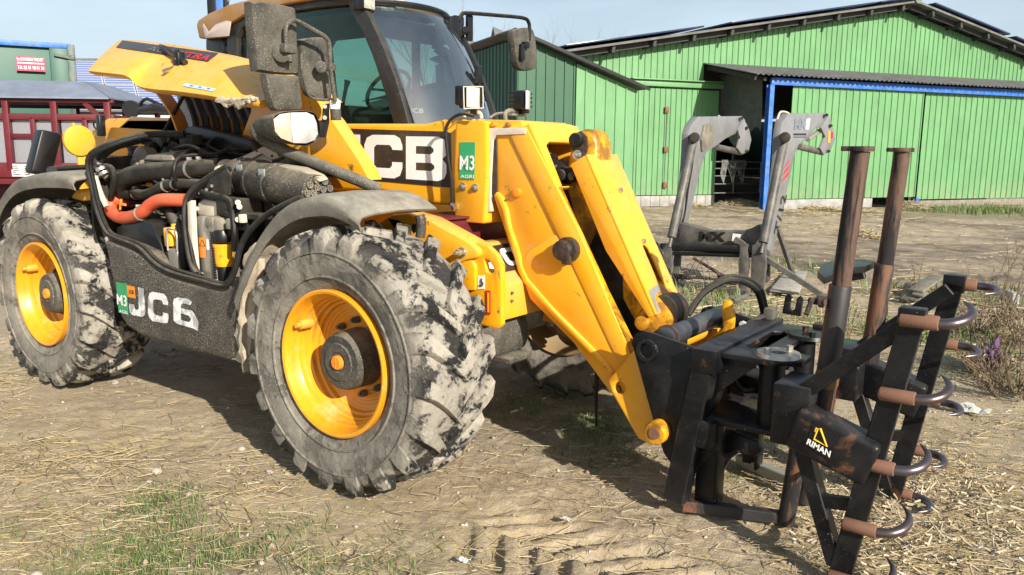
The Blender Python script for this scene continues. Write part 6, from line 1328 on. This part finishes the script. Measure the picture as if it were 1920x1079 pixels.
for q in range(2):
    f = (lambda p: V(p)) if q == 0 else (lambda p: my(V(p)))
    f0 = f if q == 0 else (lambda p: my0(V(p)))
    PV = V((1.72, .90, 0)); dy = 1 if q == 0 else -1
    gp('pivot_disc', m_alu if q == 0 else m_grab, lambda b: (lathe(b, f((1.72, .90, ZT+.062)), (0, 0, 1), [(0, .03), (.014, .03), (.016, .085), (0, .09)], 28), cyl(b, f((1.69, .85, ZT+.07)), f((1.69, .85, ZT+.10)), .014, n=6), cyl(b, f((1.75, .95, ZT+.07)), f((1.75, .95, ZT+.10)), .014, n=6)))
    gp('pivot_post', m_grab, lambda b: cyl(b, f((1.70, .90, .46)), f((1.70, .90, ZT+.04)), .052, n=22))
    gp('arm_block', m_grab, lambda b: box(b, f((1.86, .74, .60)), (.14, .22, .24), .01))
    t0, t1 = f((1.88, .65, .575)), f((2.17, .65, .485))
    at_ = gp('arm_tube', m_grab, lambda b: bar(b, t0, t1, .13, .165, (0, 0, 1), .02, 3))
    if q == 0:
        qd = LY(.584, [(1512, 835), (1550, 860), (1566, 812), (1527, 787)])
        dc = gp('decal', m_blkc, lambda b: plate(b, qd, NY*.0015), at_, 0)
        text('lettering', 'RIMAN', LY(.579, [(1512, 832), (1556, 858), (1559, 846), (1516, 822)]), m_white, at_, .035)
        m_logo = paint('yellow_logo', (.75, .45, .02), .5, amt=.1)
        gp('logo', m_logo, lambda b: (tube(b, LY(.5795, [(1550, 837), (1526, 824), (1533, 805), (1538, 804)]), .004, 6, 1, True), tube(b, LY(.5795, [(1533, 806), (1530, 803), (1528, 810)]), .003, 6, 2)), at_)
    pt, pb = f(pY(.65, 1712, 596)), f(pY(.65, 1572, 1100)); pb.z = max(pb.z, .005)
    gp('tine_post', m_grab, lambda b: bar(b, pb, pt, .078, .036, (0, 1, 0), .003))
    gp('post_cap', m_grab, lambda b: box(b, pt+V((.0, -.012*dy, .0)), (.085, .06, .075), .005))
    gp('top_brace', m_grab, lambda b: bar(b, f((1.90, .68, .70)), pt+V((-.01, .02*dy, -.02)), .06, .06, (0, 0, 1), .004))
    gp('bottom_brace', m_grab, lambda b: bar(b, f((1.90, .68, .49)), pb+V((-.02, .02*dy, .05)), .055, .07, (0, 1, 0), .004))
    k1 = f((1.90, .68, .49)).lerp(pb, .42); gp('brace_link', m_grab, lambda b: bar(b, k1, pb.lerp(pt, .30), .03, .05, (0, 0, 1), .003))
    for k in range(5):
        s = (1.0, .735, .475, .235, .02)[k]; p = pb.lerp(pt, s)+V((.0, -.028*dy, -.005)); dx = 1
        if k: gp('tine_socket', m_rusto, lambda b: (cyl(b, p+V((-.035, 0, 0)), p+V((.08, 0, 0)), .0245, n=20, bevel=.005), cyl(b, p+V((-.039, 0, 0)), p+V((-.033, 0, 0)), .016, n=14)))
        else: gp('tine_socket', m_rusto, lambda b: (cyl(b, p+V((-.035, 0, 0)), p+V((.085, 0, 0)), .026, n=20, bevel=.005), cyl(b, p+V((-.039, 0, 0)), p+V((-.033, 0, 0)), .016, n=14)))
        pts = [(.04, 0), (.10, 0), (.145, .012), (.18, .045), (.195, .09), (.185, .135), (.15, .175)]
        gp('tine', m_steel, lambda b: tube(b, [p+V((x*.86, y*.9*dy, (.34*y if q == 0 else -.05*y))) for x, y in pts], [.016, .017, .018, .0175, .015, .010, .002], 14, 6))
    # tall pipe in its sleeve
    b0, b1, b2 = f0(pY(.80, 1535, 722)), f0(pY(.80, 1576, 535)), f0(pY(.80, 1613, 284)); b0 = b1+(b1-b2).normalized()*(b1.z-.56)
    gp('pipe_sleeve', m_grabrust, lambda b: cyl(b, b0, b1, .041, n=26, bevel=.003))
    gp('tall_pipe', m_rust, lambda b: cyl(b, b1-V((0, 0, .03)), b2, .0345, n=26))
    gp('pipe_cap', m_rust, lambda b: (cyl(b, b2, b2+V((0, 0, .018)), .048, n=24, bevel=.003), box(b, b2+V((-.03, .0, .009)), (.06, .07, .018), .003)))
    gp('pipe_weld', bpy.data.materials['weld_scorch'] if q else paint('weld_scorch', (.22, .11, .025), .6, dirt=(.05, .03, .02), amt=.5, scale=20, bump=.6), lambda b: lathe(b, b0.lerp(b1, .30), b1-b0, [(-.03, .041), (-.015, .045), (.015, .045), (.04, .0412)], 20))
    gp('lower_leg', m_grabrust, lambda b: cyl(b, f((1.83, .93, .50)), f((1.775, .98, .01)), .036, n=20))
    gp('arm_ram', m_grab, lambda b: (cyl(b, f((1.50, 1.05, .58)), f((1.72, .98, .58)), .032, n=16), cyl(b, f((1.72, .98, .58)), f((1.82, .90, .58)), .018, n=12)))
gp('inner_channel', m_grab, lambda b: (box(b, (1.445, .885, .25), (.09, .03, .42), .005), box(b, (1.49, .92, .25), (.015, .09, .42), .004)))
gp('inner_channel', m_grab, lambda b: (box(b, (1.445, 1.475, .25), (.09, .03, .42), .005), box(b, (1.49, 1.44, .25), (.015, .09, .42), .004)))
for k, (xa, xb_) in enumerate(((1.50, 1.62), (1.50, 1.60))):
    yy = .83 if k == 0 else 1.50
    gp('plate_gusset', m_grab, lambda b: plate(b, [V((xa, yy, ZT+.035)), V((xa, yy, ZT-.12)), V((xb_+.05, yy, ZT+.035))], (0, .014, 0), bevel=.002))
for k in range(4):
    gp('ram_hose', m_blks, lambda b: tube(b, [V((1.48, 1.0+.1*k, .62)), V((1.56, .98+.1*k, .56-.02*k)), V((1.64, 1.02+.08*k, .60)), V((1.70, .98+.06*k, .64))], .012, 8, 6))
gp('frame_stiffener', m_grab, lambda b: bar(b, V((1.44, .86, .44)), V((1.44, 1.18, .70)), .03, .06))
gp('skid_bar', m_grabrust, lambda b: (bar(b, V((1.36, .84, .03)), V((1.78, .99, .03)), .05, .05)))
gp('skid_bar', m_alu, lambda b: (bar(b, V((1.36, 1.52, .03)), V((1.78, 1.36, .03)), .05, .05)))
gp('sleeve_clamp', m_grab, lambda b: (plate(b, [V((p.x, p.y, 1.06)) for p in [pZ(1.06, x, y) for x, y in ((1532, 522), (1540, 508), (1562, 500), (1622, 498), (1640, 503), (1622, 512), (1580, 516), (1556, 530), (1545, 534))]], (0, 0, .03), bevel=.003)))
gp('sleeve_clamp', m_grab, lambda b: bar(b, pY(1.50, 1590, 520), pY(1.50, 1622, 514), .03, .04))
tb = pY(.76, 1548, 567)
gp('clamp_screw', m_rust, lambda b: (cyl(b, tb, pY(.78, 1518, 564), .014, n=10), cyl(b, pY(.77, 1545, 567), pY(.77, 1536, 566), .022, n=6), cyl(b, pY(.74, 1523, 560), pY(.70, 1512, 590), .010, n=8)))
gp('latch_fork', m_grab, lambda b: plate(b, LY(1.56, [(1466, 588), (1472, 556), (1478, 550), (1483, 556), (1480, 578), (1484, 583), (1490, 580), (1494, 560), (1500, 555), (1505, 561), (1500, 594)]), (0, .02, 0), bevel=.003))
gp('latch_pawl', m_dark, lambda b: (box(b, (1.60, 1.50, ZT-.06), (.16, .1, .14), .02), box(b, (1.74, 1.53, ZT+.075), (.12, .05, .03), .01)))
gp('hook_lug', m_grab, lambda b: plate(b, LY(1.0, [(1345, 800), (1420, 830), (1428, 846), (1415, 858), (1385, 850), (1368, 862), (1352, 890), (1335, 890), (1328, 850)]), (0, .035, 0), bevel=.004))
for k in range(2):
    o_ = V((0, .03*k, .012*k))
    gp('feed_hose', m_blks, lambda b: tube(b, [V((1.16, 1.26, .80))+o_, V((1.20, 1.35, .90))+o_, V((1.28, 1.48, .955))+o_, V((1.36, 1.62, .90))+o_, V((1.40, 1.66, .76))+o_], .016, 10, 6))
    gp('ram_hose', m_blks, lambda b: tube(b, LYV([(1335, 655+4*k, 1.28), (1358, 637+5*k, 1.34), (1395, 612+6*k, 1.44), (1440, 590+8*k, 1.56)]), .015, 10, 6))
    gp('hose_tie', m_white, lambda b: cyl(b, pY(1.42, 1392+8*k, 610+7*k), pY(1.43, 1394+8*k, 609+7*k), .019, n=10))
gp('hose_coupling', m_greyd, lambda b: (cyl(b, pY(1.25, 1268, 588), pY(1.27, 1284, 574), .022, n=12), box(b, pY(1.25, 1262, 597), (.06, .05, .07), .01))); gp('hose_coupling', m_greyd, lambda b: box(b, pY(1.56, 1444, 588), (.05, .06, .06), .008))
# ================================================================ grey front loader parked in the yard
LD = thing('front_loader', 'grey tractor front loader with bent arms parked on its stands by the barn', 'front loader', (-.86, 6.7, 0))
def lp(name, mat, fn, parent=None, smooth=35):
    bm = NB(); fn(bm); return mk(name, bm, mat, parent or LD, smooth)
XN, XF = -.33, -1.40
NA = [(1463, 256), (1467, 230), (1479, 213), (1550, 212), (1556, 220), (1546, 237), (1530, 241), (1512, 262), (1498, 272), (1490, 292), (1470, 385), (1448, 478), (1438, 474), (1450, 390), (1460, 310)]
FA = [(1291, 252), (1296, 235), (1309, 219), (1392, 218), (1398, 226), (1384, 246), (1366, 256), (1346, 272), (1325, 286), (1316, 310), (1302, 370), (1291, 416), (1276, 470), (1266, 468), (1278, 400), (1288, 310)]
for X_, A_, w_ in ((XN, NA, .09), (XF, FA, .09)):
    ar = lp('loader_arm', m_greyp, lambda b: plate(b, LX(X_, A_), (-w_, 0, 0), bevel=.008))
    if X_ == XN:
        text('lettering', 'MX', LX(X_+.004, [(1489, 243), (1512, 243), (1514, 223), (1491, 223)]), paint('grey_print', (.16, .19, .25), .5, amt=.2), ar, .06, .001)
        lp('badge', m_white, lambda b: plate(b, LX(X_+.003, [(1510, 243), (1516, 243), (1519, 223), (1513, 223)]), (.002, 0, 0)), ar, 0)
        [lp('print_line', m_blkc, lambda b: plate(b, LX(X_+.003, [(1488+k*4, 254), (1491.5+k*4, 254), (1491.5+k*4, 250.5), (1488+k*4, 250.5)]), (.001, 0, 0)), ar, 0) for k in range(6)]; lp('print_line', m_blkc, lambda b: plate(b, LX(X_+.003, [(1488, 258), (1511, 258), (1511, 256.6), (1488, 256.6)]), (.001, 0, 0)), ar, 0)
        for k in range(3): lp('stripe', m_redp, lambda b: plate(b, LX(X_+.003, [(1462+k*2-5+8, 342-k*12+0), (1474+4, 330-k*12), (1476+4, 322-k*12), (1466+k*2+3, 334-k*12)]), (.002, 0, 0)), ar, 0)
        text('lettering', 'T/12', LX(X_+.004, [(1460, 440), (1476, 366), (1466, 365), (1451, 438)]), m_dark, ar, .02, .001)
def lram(X_, a, c_, r=.052): lp('lift_ram', m_greyd, lambda b: (cyl(b, pX(X_, *a), pX(X_, *c_), r, n=22, bevel=.006), cyl(b, pX(X_, *c_), pX(X_, *c_)+(pX(X_, *c_)-pX(X_, *a)).normalized()*.12, .022, n=14)))
lram(XN+.07, (1470, 262), (1431, 456)); lram(XF+.07, (1300, 264), (1259, 446))
for X_, s in ((XN, 0), (XF, -154)):
    lp('ram_head', m_dark, lambda b: (cyl(b, pX(X_+.13, 1472+s*1.10, 258), pX(X_-.02, 1472+s*1.10, 258), .06, n=18, bevel=.006)))
    e = [(1553, 216), (1561, 236), (1566, 262), (1557, 284), (1545, 291), (1538, 278), (1547, 256), (1540, 240)] if X_ == XN else [(1394, 222), (1404, 240), (1409, 262), (1404, 284), (1392, 291), (1383, 278), (1388, 258), (1384, 244)]
    pl_ = lp('implement_plate', m_greyp, lambda b: plate(b, LX(X_+.02, e), (-.03, 0, 0), bevel=.004))
    for px, py in (e[1], e[3], e[6], e[0]): lp('plate_bolt', m_dark, lambda b: cyl(b, pX(X_+.022, px-3, py), pX(X_+.05, px-3, py), .022, n=10), pl_)
    lp('tilt_ram', m_greyd, lambda b: cyl(b, pX(X_-.05, *((1498, 275) if X_ == XN else (1343, 276))), pX(X_-.05, *((1542, 286) if X_ == XN else (1388, 286))), .042, n=16, bevel=.004))
    lp('tilt_rod', m_alu, lambda b: cyl(b, pX(X_-.05, *((1514, 262) if X_ == XN else (1352, 260))), pX(X_-.05, *((1548, 238) if X_ == XN else (1388, 242))), .03, n=14))
lp('danger_label', m_yel, lambda b: plate(b, LX(XN+.024, [(1552, 268), (1556, 268), (1557, 246), (1553, 246)]), (.002, 0, 0)), smooth=0)
lp('danger_label', m_redp, lambda b: plate(b, LX(XN+.024, [(1559, 260), (1562, 259), (1562, 247), (1559, 247)]), (.002, 0, 0)), smooth=0)
lp('hook_bracket', m_cast, lambda b: plate(b, LX(XF+.03, [(1318, 284), (1316, 262), (1322, 234), (1336, 231), (1343, 246), (1336, 250), (1338, 262), (1326, 280)]), (-.03, 0, 0), bevel=.004))
for k in range(3): lp('arm_hose', m_blks, lambda b: tube(b, LX(XF+.05, [(1300-k*2, 284), (1298, 310), (1291-k, 350), (1284, 400), (1274-k*2, 440)]), .012, 8, 5))
lp('handrail', m_cream, lambda b: tube(b, LX(XN-.09, [(1464, 300), (1452, 262), (1460, 216), (1470, 210), (1480, 214)]), .012, 8, 5))
YC = 6.62
def beam(b):
    o = LY(YC, [(1272, 418), (1300, 424), (1330, 433), (1390, 434), (1408, 428), (1424, 420), (1432, 462), (1272, 462)])
    plate(b, o, (0, .16, 0), bevel=.02)
bmx = lp('cross_beam', m_greyd, beam)
text('lettering', 'MX', LY(YC-.003, [(1310, 452), (1360, 454), (1362, 436), (1312, 434)]), m_dark, bmx, .06)
lp('badge', m_white, lambda b: plate(b, LY(YC-.004, [(1372, 452), (1384, 454), (1390, 440), (1374, 438)]), NY*.002), bmx, 0)
lp('pivot_bar', m_blkc, lambda b: (cyl(b, pY(6.5, 1240, 463), pY(6.5, 1432, 470), .045, n=16), cyl(b, pY(6.5, 1242, 475), pY(6.5, 1420, 480), .025, n=12)))
for px, w_ in ((1248, 12), (1392, 10), (1420, 20)):
    lp('stand_plate', m_greyd, lambda b: plate(b, LY(6.45, [(px-w_/2, 460), (px+w_/2+4, 458), (px+w_/2+6, 500), (px+w_/2, 548), (px-w_/2-3, 546), (px-w_/2-2, 500)]), (0, .05, 0), bevel=.006))
lp('stand_plate', m_greyd, lambda b: plate(b, LY(6.62, [(1432, 465), (1444, 472), (1442, 528), (1432, 532)]), (0, .05, 0), bevel=.006))
lp('stand_plate', m_greyd, lambda b: plate(b, LY(6.62, [(1264, 470), (1276, 470), (1272, 530), (1258, 540)]), (0, .05, 0), bevel=.006))
lp('skid_rail', m_greyd, lambda b: (bar(b, pY(6.5, 1256, 536), pY(6.4, 1402, 552), .08, .10), cyl(b, pZ(.06, 1374, 566), pZ(.06, 1398, 556), .03, n=12)))
def coil(a, c_):
    def f(b):
        P = [a.lerp(c_, k/60)+V((0, .03*math.cos(k*1.05), .03*math.sin(k*1.05))) for k in range(61)]; tube(b, P, .008, 5, 1)
    return f
lp('coil_spring', m_rust, coil(pY(6.4, 1260, 518), pY(6.4, 1292, 520))); lp('coil_spring', m_rust, coil(pY(6.4, 1350, 528), pY(6.4, 1384, 530)))
lp('linkage', m_rust, lambda b: (tube(b, LY(6.38, [(1292, 521), (1330, 523), (1352, 528)]), .012, 6, 3), tube(b, LY(6.42, [(1300, 484), (1330, 502), (1346, 512), (1348, 524)]), .018, 6, 4), box(b, pY(6.4, 1358, 522), (.1, .05, .08), .01)))
pr0, pr1 = pY(6.55, 1378, 448), pZ(.0, 1540, 563); lp('prop_leg', m_greyd, lambda b: (bar(b, pr0, pr1+V((0, 0, .06)), .05, .06), cyl(b, pr1+V((-.05, 0, .05)), pr1+V((.07, 0, .05)), .03, n=12)))
pr0, pr1 = pX(XN, 1458, 428), pZ(.0, 1491, 528); lp('prop_leg', m_greyd, lambda b: bar(b, pr0, pr1, .05, .05))
lp('wire_bale', m_rust, lambda b: [tube(b, [pY(6.3, 1262+k*9, 540), pY(6.25, 1280+k*14, 500-k*6), pY(6.3, 1310+k*8, 548)], .004, 4, 5) for k in range(4)])['kind'] = 'stuff'
# ================================================================ small things lying about
def flat(name, label, cat, pts, h, th, mat, z=0):
    bm = NB(); P = [pZ(h, *p) for p in pts]; gz_ = float(ground_z(P[0].x, P[0].y)); plate(bm, P, (0, 0, th), bevel=.004); return tag(mk(name, bm, mat), label, cat)
flat('board', 'pale weathered board lying flat beside the loader prop', 'board', [(1443, 547), (1474, 510), (1513, 512), (1498, 553)], .02, .02, m_ply)
flat('plank', 'upper grey plank of the pair behind the grab', 'plank', [(1702, 546), (1742, 519), (1774, 521), (1730, 550)], .09, .025, m_wood)
flat('plank', 'lower grey plank under the upper one behind the grab', 'plank', [(1688, 562), (1712, 548), (1740, 552), (1722, 566)], .02, .03, m_wood)
flat('plank', 'small plank block half hidden under the grey planks', 'block', [(1708, 556), (1716, 549), (1736, 551), (1730, 560)], .06, .028, m_wood)
bm = NB(); p = pZ(0, 1888, 580); box(bm, p+V((0, .1, .12)), (.07, .3, .12), .006, Matrix.Rotation(.5, 3, 'Z')); tag(mk('stone_block', bm, m_conc), 'narrow white block standing in the weeds at the far right', 'block')
def crumple(name, label, cat, px, py, w_, h_, mat, seed, flatn=.5):
    c0 = pZ(0, px, py); rows = []
    for j in range(11):
        rows.append([c0+V(((i/10-.5)*w_, (j/10-.5)*h_, 0))+V((noise.noise(V((i*.5, j*.5, seed)))*w_*.25, noise.noise(V((i*.5, j*.5, seed+9)))*h_*.25, abs(noise.noise(V((i*.45, j*.45, seed+4))))*w_*1.2*flatn+.004)) for i in range(11)])
    bm = NB(); loft(bm, rows); return tag(mk(name, bm, mat, None, 30), label, cat)
crumple('plastic_bag', 'crumpled purple plastic bag caught in the dry weeds', 'bag', 1848, 690, .18, .22, m_purple, 3, 1.3)
m_pap = paint('grey_white_film', (.6, .6, .58), .5, amt=.2)
crumple('film_scrap', 'long white plastic scrap on the ground right of the grab', 'scrap', 1800, 770, .30, .06, m_pap, 8, .25)
for i, (px, py, s, lab) in enumerate(((868, 1052, .05, 'pale crumpled leaf on the ground at bottom centre'), (1062, 975, .045, 'small white plastic scrap near the tyre print'), (280, 905, .03, 'small pale leaf scrap left of the front wheel'))):
    crumple('scrap', lab, 'scrap', px, py, s, s*.6, m_pap, 20+i, .15)
# a few larger stones
for i, (px, py, r, lab) in enumerate(((293, 885, .022, 'round pale stone on the sunny ground left of the front wheel'), (68, 1072, .02, 'pale stone at the bottom left corner'), (452, 838, .018, 'pale stone beside the front wheel shadow'), (505, 882, .016, 'pale stone just left of the front tyre'), (428, 880, .012, 'small pale stone between the grass and the wheel'), (215, 716, .025, 'pale stone beside the rear wheel tread'), (490, 1055, .012, 'tiny white stone in the bottom grass'), (355, 928, .016, 'off white stone above the green tuft'))):
    p = pZ(0, px, py); bm = NB(); bmesh.ops.create_icosphere(bm, subdivisions=2, radius=r)
    for v in bm.verts: v.co = V((v.co.x*1.3, v.co.y, v.co.z*.75))*(1+.35*noise.noise(v.co*40+V((i*7, 0, 0)))); 
    bmesh.ops.translate(bm, vec=p+V((0, 0, float(ground_z(p.x, p.y))+r*.35)), verts=bm.verts[:]); tag(mk('stone', bm, paint('pale_stone', (.40, .36, .30), .85, amt=.3, dirt=(.4, .33, .25), bump=.3) if i == 0 else bpy.data.materials['pale_stone']), lab, 'stone')
# dry weeds at the right edge
m_weed = islandmat('dry_weed', [(.10, .07, .042), (.20, .145, .085), (.07, .05, .034), (.26, .20, .125)], .9)
def weed(name, label, px, py, h, n, spread, seed, leafy=True):
    r_ = random.Random(seed); c0 = pZ(0, px, py); w_ = thing(name, label, 'weed', c0, 0, 'dry weeds along the yard edge'); sb, fb = NB(), NB()
    for k in range(n):
        a = r_.uniform(0, 2*PI); b0 = c0+V((math.cos(a), math.sin(a), 0))*r_.uniform(0, spread*.35); L_ = h*r_.uniform(.45, 1)
        d = V((math.cos(a)*spread/h*r_.uniform(.2, 1), math.sin(a)*spread/h*r_.uniform(.2, 1), 1)); pts = [b0]
        for i in range(4): pts.append(pts[-1]+d*L_/4+V((r_.gauss(0, .02), r_.gauss(0, .02), 0))*h); d = d+V((r_.gauss(0, .12), r_.gauss(0, .12), -.08))
        tube(sb, pts, [.0045, .0018], 4, 2)
        for i in range(1, 5):
            for q in range(3):
                p = pts[i].lerp(pts[i-1], r_.random()); e = p+V((r_.gauss(0, .12), r_.gauss(0, .12), r_.uniform(.02, .16)))*h*.5; tube(sb, [p, p.lerp(e, .5)+V((0, 0, .02)), e], [.002, .001], 3, 1)
                if leafy and r_.random() < .6:
                    u_ = V((r_.gauss(0, 1), r_.gauss(0, 1), r_.gauss(0, 1))).normalized()*.012; v_ = V((r_.gauss(0, 1), r_.gauss(0, 1), r_.gauss(0, 1))).normalized()*.02
                    fb.faces.new([fb.verts.new(e-u_), fb.verts.new(e+v_), fb.verts.new(e+u_), fb.verts.new(e-v_*.4)])
    mk('stems', sb, m_weed, w_)
    if leafy and len(fb.faces): mk('seed_leaves', fb, m_weed, w_)
weed('dry_weed', 'tangled dry weed around the purple bag', 1850, 700, .45, 40, .5, 1)
weed('dry_weed', 'dense low dry weed at the right edge below the bag', 1905, 740, .4, 40, .55, 2)
weed('dry_weed', 'dry weed just above the purple bag', 1830, 625, .45, 30, .5, 3)
weed('dry_weed', 'tall thin dry stems at the right edge against the yard', 1885, 600, 1.15, 7, .25, 4, False)
weed('dry_weed', 'tall dry stems in front of the white block', 1850, 590, .95, 5, .2, 5, False)
weed('dry_weed', 'small dry stalk behind the grab top brace', 1712, 560, .6, 4, .15, 6)
weed('dry_weed', 'thin dry stalk between the two tall pipes', 1590, 640, .5, 3, .12, 7, False)
weed('dry_weed', 'dark dry weed at the far right above the bag', 1910, 650, .55, 34, .5, 8)
# straw heaps at the barn doors
def heap(name, label, px, py, rx_, ry_, h, seed):
    c0 = pZ(0, px, py); n = 700; r_ = np.random.default_rng(seed); a = r_.uniform(0, 2*PI, n); q = np.sqrt(r_.random(n)); x = c0.x+np.cos(a)*q*rx_; y = c0.y+np.sin(a)*q*ry_
    v, f = straws(x, y, .1, .35, .008, .016, .02, .6); v = v.reshape(-1, 9, 3); v[:, :, 2] += (h*(1-q**2)*r_.random(n))[:, None]; o = fastmesh(name, v.reshape(-1, 3), f, m_straw, 'stuff'); return o
heap('straw_heap', '', 1390, 385, .7, .5, .12, 1); heap('straw_heap', '', 1560, 396, 1.2, .35, .10, 2); heap('straw_heap', '', 1706, 392, .5, .3, .22, 3); heap('straw_heap', '', 1620, 446, .3, .2, .08, 4); heap('straw_heap', '', 1270, 388, .9, .3, .05, 5)
STUFFL = {'straw_litter': ('scattered straw over the trodden ground', 'straw'), 'yard_straw': ('thin straw scattered over the far yard', 'straw'), 'grass_tufts': ('short green grass tufts in the near ground', 'grass'), 'yard_grass': ('longer grass along the yard and barn', 'grass'), 'gravel': ('small stones in the trodden earth', 'gravel'), 'straw_chips': ('chopped straw and chips in front of the grab', 'straw'), 'earth_clods': ('small dry clods of earth', 'earth')}
for o in scene.objects:
    if o.get('kind') == 'stuff' and o.parent is None:
        k = o.name.split('.')[0]; a, b_ = STUFFL.get(k, ('loose straw heaped by the barn doors', 'straw')); o['label'] = a; o['category'] = b_
